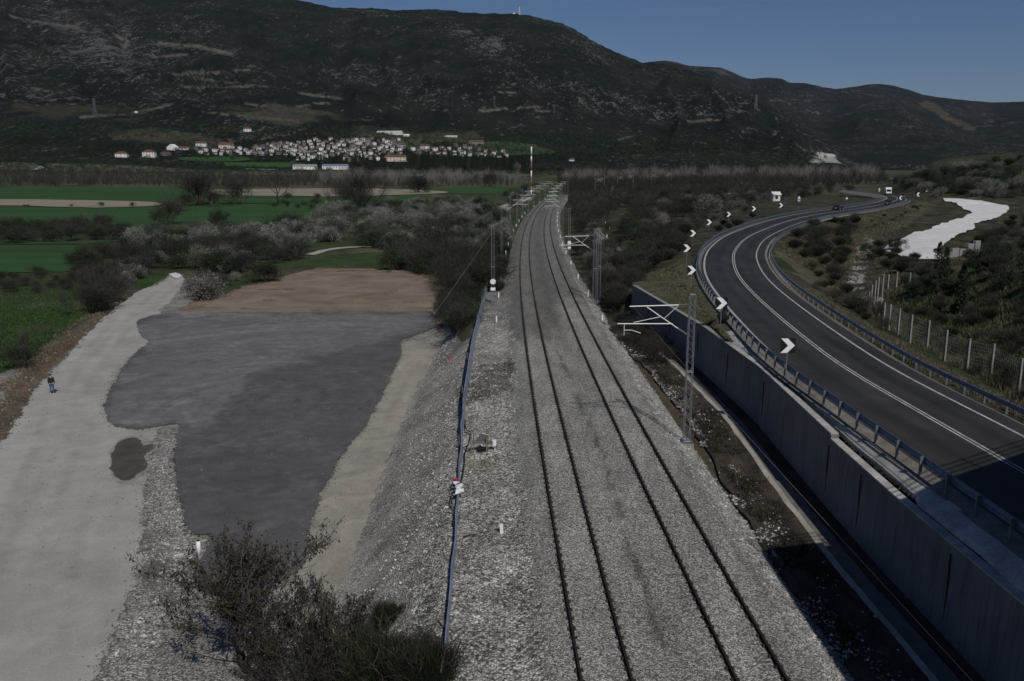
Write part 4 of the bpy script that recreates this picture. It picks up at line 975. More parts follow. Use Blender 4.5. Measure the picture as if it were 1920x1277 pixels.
lab = ['large chevron sign on the pale verge nearest the camera', 'chevron sign beside the black sack at the guardrail', 'chevron sign just behind the top of the tall lattice mast', 'chevron sign on the dry bank where the road starts to bend', 'chevron sign at the leftmost swing of the guardrail by green broom', 'chevron sign sixth along the outside of the bend', 'chevron sign standing above a rounded green bush, seventh along the bend', 'chevron sign second to last on the outside of the bend', 'smallest right-pointing chevron sign left of the triangular warning sign']
for (bx, by, cy, w), lb in zip(chev, lab):
    zb = ZR + .05; p = at(bx, by, zb)
    dep = p[1] * math.cos(TH) + (CH - zb) * math.sin(TH)
    size = w * dep / F
    # height of the panel centre from its row in the photograph
    hc = 0
    for _ in range(12):
        u_, v_ = project(p[0], p[1], zb + hc); hc += (v_ - cy) * dep / F
    chevron(p[0], p[1], zb, hc, size, 0.06, True, lb)
for cx, cy, w, lb in [(1688.5, 371, 7.5, 'left-pointing chevron sign beside the near lane at the far bend'), (1721.5, 364.6, 7.5, 'left-pointing chevron sign at the end of the inner guardrail'), (1731.4, 358.8, 6, 'left-pointing chevron sign overlapping another, left one of the pair'), (1736.5, 361, 7, 'left-pointing chevron sign overlapping another, right one of the pair'), (1713.8, 358.4, 5, 'smallest left-pointing chevron sign on the far bend')]:
    zb = ZR - .2; hc = 1.5; D_ = 0.95 * F / w
    # stand it where its own size puts it
    p = at(cx, cy, zb + hc); 
    chevron(p[0], p[1], zb - .3, hc + .3, max(.8, w * p[1] / F), 0.25, False, lb)
def tri_sign(px, py, label, h=2.6, s=.9, panel=True, z=2.6):
    p = at(px, py, z); root = empty('warning_sign', (p[0], p[1], z)); tag(root, label, 'road sign')
    MB().tube([(0, .03, 0), (0, .03, h)], .03, 8).build('post', M['galv'], root)
    def tri(s_, yy, m, name, par):
        V = [(-s_ / 2, yy, h - s_ * .29), (s_ / 2, yy, h - s_ * .29), (0, yy, h + s_ * .58), (-s_ / 2, yy + .006, h - s_ * .29), (s_ / 2, yy + .006, h - s_ * .29), (0, yy + .006, h + s_ * .58)]
        return MB().add(V, [[0, 3, 4, 1], [1, 4, 5, 2], [2, 5, 3, 0]], [[0, 1, 2], [5, 4, 3]]).build(name, m, par)
    t = tri(s, 0, M['plastic'], 'panel', root); tri(s * .72, -.008, M['white'], 'face', t)
    if panel: MB().box((0, 0, h - .75), (.75, .015, .55)).build('plate', M['plastic'], root)
tri_sign(1497, 392, 'triangular warning sign with plate below beyond the outer guardrail', 3.2, 1.0)
tri_sign(1587, 381, 'small triangular warning sign near the far end of the outer guardrail', 1.6, 1.0, False)
tri_sign(1648, 366, 'warning sign beside the white truck', 2.6, 1.0)

# black sack hung on the rail
p = at(1362, 606, ZR); r_ = empty('rubbish_sack', (p[0] - .3, p[1], ZR + .05)); tag(r_, 'black rubbish sack slumped against the guardrail post', 'sack')
V = []; 
for i in range(9):
    for j in range(12):
        a = j * math.pi / 6; t = i / 8; rr = .42 * math.sin(math.pi * min(1, t * .8 + .12)) * (1 + .18 * math.sin(a * 3 + i)); V.append((rr * math.cos(a), rr * math.sin(a), t * .95))
idx = np.arange(108).reshape(9, 12); i2 = np.roll(idx, -1, 1)
mesh_np('sack', np.array(V), np.stack([idx[:-1], i2[:-1], i2[1:], idx[1:]], -1).reshape(-1, 4), M['black'], True, r_)
MB().tube([(0, 0, .93), (.05, 0, 1.1)], [.05, .12], 7).build('knot', M['black'], r_)

# ------------------------------------------------------------------ lattice catenary masts
def lattice(root, h, w0, w1, name='lattice_mast'):
    mb = MB(); 
    def cn(t, k): w = (w0 + (w1 - w0) * t) / 2; sx, sy = [(-1, -1), (1, -1), (1, 1), (-1, 1)][k]; return np.array((sx * w, sy * w, t * h))
    for k in range(4):
        mb.tube([cn(0, k), cn(1, k)], .024, 4)
    nb = int(h / .36)
    for k in range(4):
        for i in range(nb):
            a, b = (k, (k + 1) % 4) if i % 2 else ((k + 1) % 4, k)
            mb.tube([cn(i / nb, a), cn((i + 1) / nb, b)], .011, 3, False)
    for t in (0.003, .48, .995):
        for k in range(4): mb.tube([cn(t, k), cn(t, (k + 1) % 4)], .026, 4)
    mb.build(name, M['galv'], root)
    MB().box((0, 0, -.06), (w0 + .25, w0 + .25, .16)).build('base_plate', M['galv_dark'], root)
def ribbed(mb, a, b, r, n=7):
    a = np.array(a, float); b = np.array(b, float); ts = np.linspace(0, 1, n * 2 + 1); mb.tube([a + (b - a) * t for t in ts], [r * (1 if i % 2 else .45) for i in range(len(ts))], 8)
def cantilever(root, s):
    """s = -1 reaches to the left of the mast"""
    c = MB().tube([(s * .75, 0, 7.83), (s * 3.45, 0, 7.75)], .032, 8).build('cantilever', M['alu'], root)
    MB().tube([(s * .75, 0, 6.52), (s * 2.5, 0, 7.72)], .029, 8).build('strut', M['alu'], c)
    MB().tube([(s * 1.05, 0, 6.78), (s * 4.1, 0, 6.78)], .029, 8).build('registration_arm', M['alu'], c)
    MB().tube([(s * .78, 0, 7.78), (s * 1.5, 0, 7.1)], .018, 6).build('brace', M['alu'], c)
    MB().tube([(s * 1.75, 0, 7.17), (s * 3.2, 0, 6.85)], .018, 6).build('brace', M['alu'], c)
    MB().tube([(s * 3.72, 0, 6.78), (s * 3.72, 0, 6.12)], .02, 6).build('dropper', M['alu'], c)
    MB().tube([(s * 3.72, 0, 6.42), (s * 3.3, 0, 6.42), (s * 2.8, 0, 6.25)], .016, 6).build('steady_arm', M['alu'], c)
    mb = MB(); ribbed(mb, (s * .2, 0, 7.85), (s * .75, 0, 7.83), .07); ribbed(mb, (s * .2, 0, 6.15), (s * .75, 0, 6.52), .07)
    mb.build('insulator', M['insul'], root)
masts = []
def mast(x, y, z, s, label, h=8.45, rz=0, arm=True, disc=False):
    r = empty('catenary_mast', (x, y, z), rz); tag(r, label, 'catenary mast', 'lattice catenary masts along the railway')
    lattice(r, h, .36, .30)
    MB().box((0, 0, -.45), (.75, .75, .7), 0, .95).build('foundation', M['post'], r)
    if arm: cantilever(r, s)
    if disc:
        o = MB().tube([(.0, -.27, 2.6), (.0, -.24, 2.6)], .32, 16).build('disc', M['white'], r)
        MB().box((0, -.25, 1.75), (.55, .03, .35)).build('plate', M['white'], r)
    return r
def mp(px, py, z=-.6): return at(px, py, z)
p = mp(1287, 828, -.55); mast(p[0], p[1], -.5, -1, 'tall lattice mast with white cantilever beside the retaining wall', 8.45)
p = mp(1114, 571, -.7); mast(p[0], p[1], -.7, -1, 'lattice mast with cantilever right of the track before the siding', 8.6)
mast(p[0] + .75, p[1] + 2.5, -.7, -1, 'bare lattice mast standing close behind the second right mast', 8.5, arm=False)
p = mp(1067, 482); mast(p[0], p[1], -.7, -1, 'lattice mast with white disc right of the track by blossom bushes', 8.5, arm=False, disc=True)
p = mp(924.5, 568); mast(p[0], p[1], -.7, 1, 'lattice mast with round white disc at the far end of the blue barrier', 8.9, arm=False, disc=True)
p = mp(941, 479); mast(p[0], p[1], -.8, 1, 'plain lattice mast left of the track behind the disc mast', 8.6, arm=False)
p = mp(956.3, 436); mast(p[0], p[1], -.8, 1, 'left lattice mast with its cantilever above the field track end', 8.6)
fr = [190, 226, 262, 300, 340, 382, 425]
for k, Yv in enumerate(fr):
    rz = -math.atan(float((xt(Yv + 1) - xt(Yv - 1)) / 2))
    a = trk_pt(Yv, 5.6); mast(a[0], a[1], -.6, -1, 'distant catenary mast on the right side of the curving railway', 8.4, rz)
    if Yv > 200:
        a = trk_pt(Yv + 4, -5.8); mast(a[0], a[1], -.6, 1, 'distant catenary mast on the left side of the curving railway', 8.4, rz)
# masts of the line beyond the bend, seen over the bushes
for k in range(9):
    Yv = 470 + k * 42; x = 45 + (k * 42) * .19 + .0009 * (k * 42) ** 2
    mast(x, Yv, 0.3 + T1(x, Yv) * .5 + .8, -1 if k % 2 else 1, 'small catenary mast beyond the bend above the bare bushes', 8.4, -.4)
# anchor wires and wires of the line
def wire(name, a, b, r, label, sag=0.0, m='wire', n=12, cat='wire'):
    a = np.array(a, float); b = np.array(b, float); t = np.linspace(0, 1, n); P = a[None] * (1 - t)[:, None] + b[None] * t[:, None]; P[:, 2] -= sag * 4 * t * (1 - t)
    return tag(MB().tube(P, r, 5).build(name, M[m]), label, cat)
wire('wire', (15.3, 5, 3.4), (15.9, 60, 3.3), .012, 'thin pale wire sagging above the wall coping', .3)
wire('wire', (12.8, 4, 1.2), (12.2, 84, 1.0), .010, 'thin wire stretched above the concrete ditch', .3)
wire('wire', (-2.35, 97, 7.4), (-11, 72, -3.6), .010, 'slanting stay wire from the disc mast to the bushes', 0.1)

# ------------------------------------------------------------------ marker posts
first = None
def marker(x, y, z, label, h=.6, m='white'):
    r = empty('marker_post', (x, y, z)); tag(r, label, 'marker post', 'white marker posts beside the tracks')
    MB().box((0, 0, h / 2 + .02), (.14, .10, h), 0, .94).build('post', M[m], r)
    MB().box((0, 0, -.10), (.19, .15, .26)).build('base', M['post'], r); return r
for k, Yv in enumerate([84, 100, 117, 134, 151, 168, 185, 203, 221, 240, 260, 280]):
    a = trk_pt(Yv, -5.7, -.45); marker(a[0], a[1], a[2], 'white marker post on the left edge of the ballast')
    a = trk_pt(Yv + 1, 5.0, -.5); marker(a[0], a[1], a[2], 'white marker post on the right edge of the ballast')
p = at(940.5, 1000, -.5); r_ = marker(p[0], p[1], -.52, 'white marker post alone on the coarse gravel nearest the camera', .42); r_['group'] = 'white marker posts beside the tracks'
for px_, py_ in ((1138, 446), (1143, 430), (1150, 456), (1135, 421)):
    p = ground(px_, py_); marker(p[0], p[1], T1(*p), 'white marker post along the siding track', .7)

# ------------------------------------------------------------------ blue-grey barrier, pipes, junk beside it
bar_px = [(835, 1290, .45, -.72), (843, 1200, .45, -.72), (850, 1100, .42, -.72), (857, 1000, .38, -.72), (862, 920, .35, -.72), (866, 860, .45, -.72), (870, 800, .7, -.75), (876, 745, .95, -.75), (883, 700, 1.1, -.8), (891, 655, 1.15, -.85), (899, 612, 1.1, -.85), (909, 570, 1.0, -.85), (918, 534, .9, -.85)]
B = np.array([np.r_[at(x, y, z), z, h] for x, y, h, z in bar_px]); B = resample(catmull(B, 6), .8)
bx = B[:, 0] + (fbm(B[:, 1] / 3, B[:, 1] * 0, 3, 8) - .5) * .16; nb = len(B)
root = empty('sheet_barrier', (bx[0], B[0, 1], -.7)); tag(root, 'long low blue-grey sheet metal barrier on the embankment edge', 'barrier'); inv = Matrix.Translation(-Vector(root.location))
lean = .12
V = []
for i in range(nb):
    h = B[i, 3]; zz0 = B[i, 2] + .06
    V += [(bx[i], B[i, 1], zz0), (bx[i] - .03 + .02 * math.sin(i * 2.1), B[i, 1], zz0 + h * .5), (bx[i] - lean * h, B[i, 1], zz0 + h), (bx[i] - lean * h - .05, B[i, 1], zz0 + h + .005), (bx[i] - lean * h - .05, B[i, 1], zz0 + h - .04), (bx[i] - .05, B[i, 1], zz0)]
i = np.arange(nb - 1)[:, None] * 6; j = np.arange(6)[None]; j2 = (j + 1) % 6
o = mesh_np('sheet', np.array(V), np.stack([i + j, i + 6 + j, i + 6 + j2, i + j2], -1).reshape(-1, 4), M['bluemetal'], False, root); o.matrix_parent_inverse = inv
for k in range(4, nb, 12):
    o = MB().box((bx[k] - .16 - lean * B[k, 3], B[k, 1], B[k, 2] + B[k, 3] * .5 + .1), (.05, .05, B[k, 3] + .35)).build('stake', M['wood'], root); o.matrix_parent_inverse = inv

P = [np.r_[at(x, y, -.5), -.45] for x, y in [(872, 790), (874, 806), (882, 813), (880, 828), (872, 850), (871, 870), (866, 900), (858, 915)]]
tag(MB().tube(catmull(P, 5), .035, 7).build('black_hose', M['cable'], None, True), 'black hose looping beside the junction box frame', 'hose')
P = [np.r_[at(x, y, -.5), -.46] for x, y in [(848, 925), (846, 940), (852, 962), (850, 985)]]
tag(MB().tube(catmull(P, 5), .03, 7).build('black_hose', M['cable'], None, True), 'short black hose left of the barrier below the rags', 'hose')
P = [np.r_[at(x, y, -.48), -.42] for x, y in [(868, 1010), (876, 1006), (884, 1004), (892, 1006)]]
tag(MB().tube(catmull(P, 5), .025, 7).build('black_hose', M['cable'], None, True), 'curved dark hose on the coarse gravel by the white post', 'hose')
# junction frame with tilted panel
p = at(905, 848, -.55); r_ = empty('junction_frame', (p[0], p[1], -.55)); tag(r_, 'timber frame with a tilted pale metal panel and grey tub', 'junction box')
MB().box((0, .1, .55), (1.1, .3, .12)).build('crossbar', M['wood'], r_); MB().box((0, .1, .12), (.55, .35, .24)).build('box', M['black'], r_)
for x_ in (-.62, -.48, .22, .3): MB().box((x_, -.15 + .1 * x_, .65), (.06, .06, 1.5)).build('stake', M['wood'], r_)
Mx = Matrix.Rotation(math.radians(38), 3, 'X') @ Matrix.Rotation(math.radians(25), 3, 'Y')
MB().box((.02, -.05, .85), (.52, .03, .75), M=Mx.to_4x4()).build('panel', M['plastic'], r_)
MB().tube([(.62, .2, .35), (.62, .2, .62)], .13, 14).build('tub', M['white'], r_)
# rags on the barrier
def rag(px_, py_, s, m, label):
    p = at(px_, py_, -.3); V = []; 
    for i in range(7):
        for j in range(7):
            V.append(((i / 6 - .5) * s, (j / 6 - .5) * s * 1.2, .05 + .5 * s * (vnoise(np.array([i * .7 + px_]), np.array([j * .7])).item()) ))
    idx = np.arange(49).reshape(7, 7); V = np.array(V); Vb = V - np.array((0, 0, .012))
    Q = np.stack([idx[:-1, :-1], idx[1:, :-1], idx[1:, 1:], idx[:-1, 1:]], -1).reshape(-1, 4)
    o = mesh_np('rag', np.vstack([V, Vb]), np.vstack([Q, Q[:, ::-1] + 49]), M[m], True); o.location = (p[0], p[1], -.35); tag(o, label, 'rag')
rag(854, 902, .28, 'red', 'red rag caught on the barrier'); rag(855, 908, .3, 'white', 'white crumpled rag below the red one on the barrier')
rag(861, 914, .34, 'alu', 'pale blue-white folded sheet on the barrier'); rag(862, 924, .38, 'white', 'white crumpled rag lowest of the cluster on the barrier')
p = at(985, 1113, -.55)
o = MB().tube([(0, 0, 0), (.35, .05, .02)], [.05, .06], 8).build('bottle', M['glass']); o.location = (p[0], p[1], -.42); tag(o, 'flattened bottle lying on the coarse gravel', 'bottle')
for k, (px_, py_) in enumerate([(833, 680), (842, 676), (847, 674)]):
    p = ground(px_, py_); o = MB().box((0, 0, .12), (.09, .09, .26), .3).build('red_peg', M['red']); o.location = (p[0], p[1], T1(*p) + .1)
    tag(o, 'small red peg on the embankment slope left of the barrier', 'peg', 'red pegs on the slope')
# white pipe post at the foot of the spoil strip
p = at(373.5, 1042, ZL); r_ = empty('white_pipe', (p[0], p[1], ZL)); tag(r_, 'upright white plastic pipe by the dry-leaved tree', 'pipe')
MB().tube([(0, 0, 0), (0, 0, .78)], .10, 16).build('pipe', M['white'], r_, True); MB().tube([(0, 0, .775), (0, 0, .80)], .085, 16).build('opening', M['black'], r_)
p = at(270, 1035, ZL); o = MB().box((0, 0, .08), (.10, .75, .09), -.6).build('timber_offcut', M['wood']); o.location = (p[0], p[1], ZL + .02); tag(o, 'short dark timber lying at the gravel road edge', 'timber')

# striped mast at the field track
p = at(996, 366, -3.2); zb = T1(*p); r_ = empty('striped_mast', (p[0], p[1], zb)); tag(r_, 'tall slim red and white striped pole above the railway curve', 'mast')
dep = p[1] * math.cos(TH) + (CH - zb) * math.sin(TH)
yy = [366, 356, 348, 336, 320, 305, 293, 275]; zz = []
for y_ in yy:
    hc = 5.0
    for _ in range(15): hc += (project(p[0], p[1], zb + hc)[1] - y_) * dep / F
    zz.append(hc)
zz[0] = 0; mm = ['white', 'orange', 'orange', 'white', 'orange', 'white', 'white']
for a, b, m_ in zip(zz[:-1], zz[1:], mm): MB().tube([(0, 0, a), (0, 0, b)], dep * 1.15 / F, 12, True).build('band', M[m_], r_, True)

# ------------------------------------------------------------------ overpass the picture is taken from (unseen; plan shaped to shade the lower right)
op = empty('overpass', (20, 0, 13)); tag(op, 'unseen concrete road overpass, its outline shaped to shade the ditch and road', 'bridge'); inv = Matrix.Translation((-20, 0, -13))
def prism(name, poly, z0, z1, mat):
    n = len(poly); V = [(x, y, z0) for x, y in poly] + [(x, y, z1) for x, y in poly]
    me = bpy.data.meshes.new(name); me.from_pydata(V, [], [list(range(n))[::-1], [n + i for i in range(n)]] + [[i, (i + 1) % n, n + (i + 1) % n, n + i] for i in range(n)])
    me.materials.append(mat); o = bpy.data.objects.new(name, me); col.objects.link(o); o.parent = op; o.matrix_parent_inverse = inv; return o
edge = [(15.4, 19.7), (18.8, 20.4), (22.9, 23.1), (34, 30.5), (52, 42)]  # outline worked back along the sun from the shade it has to cast
prism('shade_deck', [(-60, -9), (60, -9), (60, 30), *edge[::-1], (15.4, 5), (15.0, -.6), (-60, -.6)], 12.2, 13.4, M['post'])
for h_ in (.35, .65, 1.0):
    o = MB().tube([(x, y - .1, 13.4 + h_) for x, y in edge], .035, 6).build('railing', M['galv'], op); o.matrix_parent_inverse = inv
for x_, y_ in edge[:4]:
    o = MB().box((x_, y_ - .15, 13.95), (.08, .08, 1.1)).build('railing_post', M['galv'], op); o.matrix_parent_inverse = inv
for x_, y_, w in ((-20, -5, 1.4), (32, -4, 1.4), (40, 12, 1.4), (-3.5, -5, 1.4)):
    o = MB().tube([(x_, y_, -4.5), (x_, y_, 12.2)], w / 2, 16).build('column', M['post'], op, True); o.matrix_parent_inverse = inv

ORD = ['nearest', 'second', 'third', 'fourth', 'fifth', 'sixth', 'seventh', 'eighth', 'ninth', 'tenth', 'eleventh', 'twelfth', 'thirteenth', 'fourteenth', 'fifteenth', 'sixteenth', 'seventeenth', 'eighteenth', 'nineteenth', 'twentieth']

def ground_vec(pts, dmin=12, dmax=5200, n=700):
    pts = np.asarray(pts, float); out_ = []
    for k in range(0, len(pts), 200):
        p = pts[k:k + 200]; u = (p[:, 0] - 960) / F; v = -(p[:, 1] - 638.5) / F; c, s = math.cos(TH), math.sin(TH)
        r = np.stack([u, v * s + c, v * c - s], 1); t = np.exp(np.linspace(math.log(dmin), math.log(dmax), n))
        Q = r[:, None, :] * t[None, :, None]; dz = CH + Q[..., 2] - T(Q[..., 0], Q[..., 1]); hit = dz < 0; i = np.argmax(hit, 1); i = np.where(hit.any(1), i, n - 1); i = np.maximum(i, 1)
        a = np.arange(len(p)); d0_, d1_ = dz[a, i - 1], dz[a, i]; w = np.clip(d0_ / (d0_ - d1_ + 1e-9), 0, 1)[:, None]
        out_.append((Q[a, i - 1] * (1 - w) + Q[a, i] * w)[:, :2])
    return np.vstack(out_)

# ------------------------------------------------------------------ plants
def unit(v): return v / max(1e-9, float(np.linalg.norm(v)))
def grow(r, segs, tips, p, d, ln, rad, depth, spread, up, nseg=3, nb=(2, 4), shrink=.68, minr=.012, wob=.22):
    q = p
    for k in range(nseg):
        d = unit(d + r.normal(0, wob, 3) + np.array([0, 0, up])); q2 = q + d * ln / nseg
        r0 = rad * (1 - .5 * k / nseg); r1 = rad * (1 - .5 * (k + 1) / nseg); segs.append((q, q2, max(r0, minr), max(r1, minr * .7))); q = q2
        if depth > 0 and (k > 0 or nseg == 1):
            for _ in range(int(r.integers(nb[0], nb[1] + 1))):
                a = unit(np.cross(d, r.normal(0, 1, 3))); dd_ = unit(d * (1 - spread) + a * spread)
                grow(r, segs, tips, q, dd_, ln * shrink * r.uniform(.75, 1.15), rad * .55, depth - 1, spread, up, nseg, nb, shrink, minr, wob)
    if depth <= 1: tips.append((q, d))
def seg_mesh(segs):
    A_ = np.array([s[0] for s in segs]); B_ = np.array([s[1] for s in segs]); ra = np.array([s[2] for s in segs]); rb = np.array([s[3] for s in segs])
    d = B_ - A_; d /= np.maximum(np.linalg.norm(d, axis=1), 1e-9)[:, None]
    up = np.where(np.abs(d[:, 2:3]) < .9, np.array([[0, 0, 1.]]), np.array([[1., 0, 0]])); a = np.cross(d, up); a /= np.linalg.norm(a, axis=1)[:, None]; b = np.cross(a, d)
    th = np.arange(3) * 2 * math.pi / 3; off = np.cos(th)[None, :, None] * a[:, None] + np.sin(th)[None, :, None] * b[:, None]
    V = np.concatenate([A_[:, None] + off * ra[:, None, None], B_[:, None] + off * rb[:, None, None]], 1).reshape(-1, 3)
    base = (np.arange(len(segs)) * 6)[:, None, None]; Q = np.array([[0, 1, 4, 3], [1, 2, 5, 4], [2, 0, 3, 5]])[None] + base
    return V, Q.reshape(-1, 4)
def leaf_mesh(r, C_, size, aspect=.5, up=0.0, dirs=None):
    n = len(C_); a = r.normal(0, 1, (n, 3)) if dirs is None else dirs + r.normal(0, .35, (n, 3)); a[:, 2] += up; a /= np.linalg.norm(a, axis=1)[:, None]
    b = np.cross(a, r.normal(0, 1, (n, 3))); b /= np.linalg.norm(b, axis=1)[:, None]
    s = size * r.uniform(.6, 1.3, n)[:, None]
    V = np.stack([C_ - b * s * aspect * .5, C_ + a * s * .5 - b * s * aspect * .35, C_ + a * s, C_ + a * s * .45 + b * s * aspect * .6], 1).reshape(-1, 3)
    return V, (np.arange(n) * 4)[:, None] + np.arange(4)[None]
protos = {}
def joinm(parts):
    V = []; Q = []; n = 0
    for v, q in parts: V.append(v); Q.append(q + n); n += len(v)
    return np.vstack(V), np.vstack(Q)
def make_plant(kind, seed):
    r = np.random.default_rng(seed); segs = []; tips = []; leaf = None; lm = None; bark = 'bark'; tw = None; pts = None
    O = np.zeros(3)
    if kind == 'bare':            # rounded thicket shrub of fine grey twigs
        for k in range(16):
            a = r.uniform(0, 6.28); t = r.uniform(.05, .85); d = unit(np.array([math.cos(a) * t, math.sin(a) * t, 1.0])); grow(r, segs, tips, O + np.array([math.cos(a), math.sin(a), 0]) * r.uniform(0, .5), d, r.uniform(1.2, 1.9), .035, 2, .42, .10, 3, (2, 3), .72, .012)
        tw = 'twig'
    elif kind == 'baretree':
        for k in range(4): grow(r, segs, tips, O, unit(np.array([r.normal(0, .25), r.normal(0, .25), 1.])), r.uniform(2.2, 3.0), .13, 4, .42, .08, 2, (2, 3), .74, .016, .14); tw = 'twig'
    elif kind == 'poplar':
        for k in range(3): grow(r, segs, tips, O + r.normal(0, .3, 3) * np.array([1, 1, 0]), unit(r.normal(0, .1, 3) + np.array([0, 0, 1.])), 5.2, .15, 3, .26, .12, 3, (2, 3), .55, .02, .08)
        tw = 'twigpale'
    elif kind in ('blossom', 'pink', 'olive', 'ever', 'dry'):
        n0 = 6 if kind != 'dry' else 7
        for k in range(n0):
            a = 6.28 * k / n0 + r.uniform(-.3, .3); t = r.uniform(.3, .95); d = unit(np.array([math.cos(a) * t, math.sin(a) * t, 1.0]))
            if kind == 'dry': grow(r, segs, tips, O, d, r.uniform(1.7, 2.3), .05, 3, .38, .12, 3, (2, 2), .66, .008, .16)
            else: grow(r, segs, tips, O, d, r.uniform(1.2, 1.7), .06, 2, .48, .05, 3, (2, 3), .72, .014)
        tp = np.array([t_[0] for t_ in tips]); td = np.array([t_[1] for t_ in tips])
        if kind == 'dry':
            k = r.random(len(tp)) < .8; tp, td = tp[k], td[k]; n = 14
            C_ = (tp[:, None] - td[:, None] * r.uniform(0, .55, (len(tp), n, 1)) + r.normal(0, .05, (len(tp), n, 3))).reshape(-1, 3)
            D_ = np.tile(np.array([0, 0, -1.0]), (len(C_), 1)) + .3 * r.normal(0, 1, (len(C_), 3)); leaf = leaf_mesh(r, C_, .12, .42, 0, D_); lm = 'leafdry'
        else:
            n = {'blossom': 34, 'pink': 28, 'olive': 34, 'ever': 44}[kind]
            C_ = (tp[:, None] + r.normal(0, .26, (len(tp), n, 3))).reshape(-1, 3); leaf = leaf_mesh(r, C_, .11 if kind != 'ever' else .12, .8); lm = kind
        if kind == 'dry': bark = 'bark'
    elif kind == 'broom':
        n = 9000; c = r.normal(0, .55, (n, 2)); a = r.uniform(0, 6.28, n); t = r.uniform(0, 1.15, n) ** .8
        D_ = np.stack([np.cos(a) * t, np.sin(a) * t, np.ones(n)], 1); D_ /= np.linalg.norm(D_, axis=1)[:, None]; ln = r.uniform(.4, 1.0, n)
        # clumps of upright green rods filling a dome
        k = r.uniform(.15, 1, n) ** .5; base = D_ * (1.35 * k * (1 + .18 * np.sin(a * 3 + seed) + .12 * np.sin(a * 7)))[:, None] + np.c_[c * .25, np.zeros(n)]
        pts = base; dirs = D_ * .8 + np.array([0, 0, .8]); dirs /= np.linalg.norm(dirs, axis=1)[:, None]
        b = np.cross(dirs, r.normal(0, 1, (n, 3))); b /= np.linalg.norm(b, axis=1)[:, None]; w = .0075
        tip = base + dirs * (ln * .55)[:, None] + r.normal(0, .05, (n, 3))
        leaf = (np.stack([base - b * w, base + b * w, tip + b * w * .4, tip - b * w * .4], 1).reshape(-1, 3), (np.arange(n) * 4)[:, None] + np.arange(4)[None]); lm = 'broom'
        for k in range(22):
            a0 = r.uniform(0, 6.28); grow(r, segs, tips, O, unit(np.array([math.cos(a0) * .8, math.sin(a0) * .8, 1])), 1.3, .025, 2, .34, .05, 3, (1, 2), .6, .007)
    elif kind == 'pine':
        segs.append((O, np.array([0, 0, 7.5]), .17, .04)); n = 2200; h = r.uniform(.12, 1, n); a = r.uniform(0, 6.28, n); rr = (1 - h) ** .8 * 1.9 * r.uniform(.35, 1, n) * (1 + .25 * np.sin(h * 42)) + .1
        C_ = np.stack([np.cos(a) * rr, np.sin(a) * rr, h * 8 - rr * .15], 1); leaf = leaf_mesh(r, C_, .34, .5); lm = 'ever'
    elif kind == 'cypress':
        segs.append((O, np.array([0, 0, 2.5]), .06, .02)); n = 1500; h = r.uniform(.03, 1, n); a = r.uniform(0, 6.28, n); rr = np.sin(np.clip(h, 0, 1) ** .7 * math.pi) ** .6 * .38 * r.uniform(.4, 1, n)
        C_ = np.stack([np.cos(a) * rr, np.sin(a) * rr, h * 3.0], 1); leaf = leaf_mesh(r, C_, .16, .4, 1.2); lm = 'ever'
    V, Q = seg_mesh(segs)
    if tw:
        tp = np.array([t_[0] for t_ in tips]); td = np.array([t_[1] for t_ in tips]); n = {'bare': 4, 'baretree': 5, 'poplar': 4}[kind]
        C_ = (tp[:, None] + r.normal(0, .12, (len(tp), n, 3))).reshape(-1, 3); D_ = np.repeat(td, n, 0) + .25 * r.normal(0, 1, (len(tp) * n, 3)); LV, LQ = leaf_mesh(r, C_, .5 if kind == 'bare' else .7, .045, .15, D_)
        return ('trunk', V[:0], (LV, LQ)), (V, Q, tw)
    return (V, Q, bark), (leaf[0], leaf[1], lm)
def proto(kind, v):
    if kind in ('bareshrub', 'roundtree'): kind = 'bare'  # both reuse the leafless shrub; the first is just its second name
    key = (kind, v)
    if key not in protos:
        a, b = make_plant(kind, 100 + v * 13 + len(kind) * 7 + ord(kind[0]))
        if isinstance(a[0], str):
            V, Q, m = b; ht = V[:, 2].max(); nq = Q.reshape(-1, 3, 4); mid = V[nq[:, 0, 0]]; rad = np.linalg.norm(V[nq[:, 0, 0]] - V[nq[:, 0, 1]], axis=1)
            th = np.quantile(rad, .93); big = rad > th
            ta = mesh_np('trunk', V, nq[big].reshape(-1, 4), M['bark'] if m != 'twigpale' else M['twigpale'], False, None, False); LV, LQ = a[2]; JV, JQ = joinm([(V, nq[~big].reshape(-1, 4)), (LV, LQ)]); cr = mesh_np('crown', JV, JQ, M[m], False, None, False)
        else:
            ta = mesh_np('trunk', a[0], a[1], M[a[2]], False, None, False); cr = mesh_np('crown', b[0], b[1], M[b[2]], False, None, False)
        Vc = np.empty(len(cr.data.vertices) * 3, np.float32); cr.data.vertices.foreach_get('co', Vc); Vc = Vc.reshape(-1, 3)
        protos[key] = (ta, cr, float(Vc[:, 2].max()), float(np.abs(Vc[:, :2]).max()))
    return protos[key]
NAME = {'roundtree': ('bare_tree', 'tree'), 'bareshrub': ('leafless_shrub', 'bush'), 'bare': ('bare_shrub', 'shrub'), 'baretree': ('bare_tree', 'tree'), 'poplar': ('pale_trunked_tree', 'tree'), 'blossom': ('silvery_tree', 'tree'), 'pink': ('blossoming_tree', 'tree'), 'olive': ('olive_tree', 'tree'),
        'ever': ('evergreen_bush', 'bush'), 'dry': ('dry_leaved_tree', 'tree'), 'broom': ('broom_bush', 'bush'), 'pine': ('pine_tree', 'tree'), 'cypress': ('cypress_tree', 'tree')}
nplant = 0
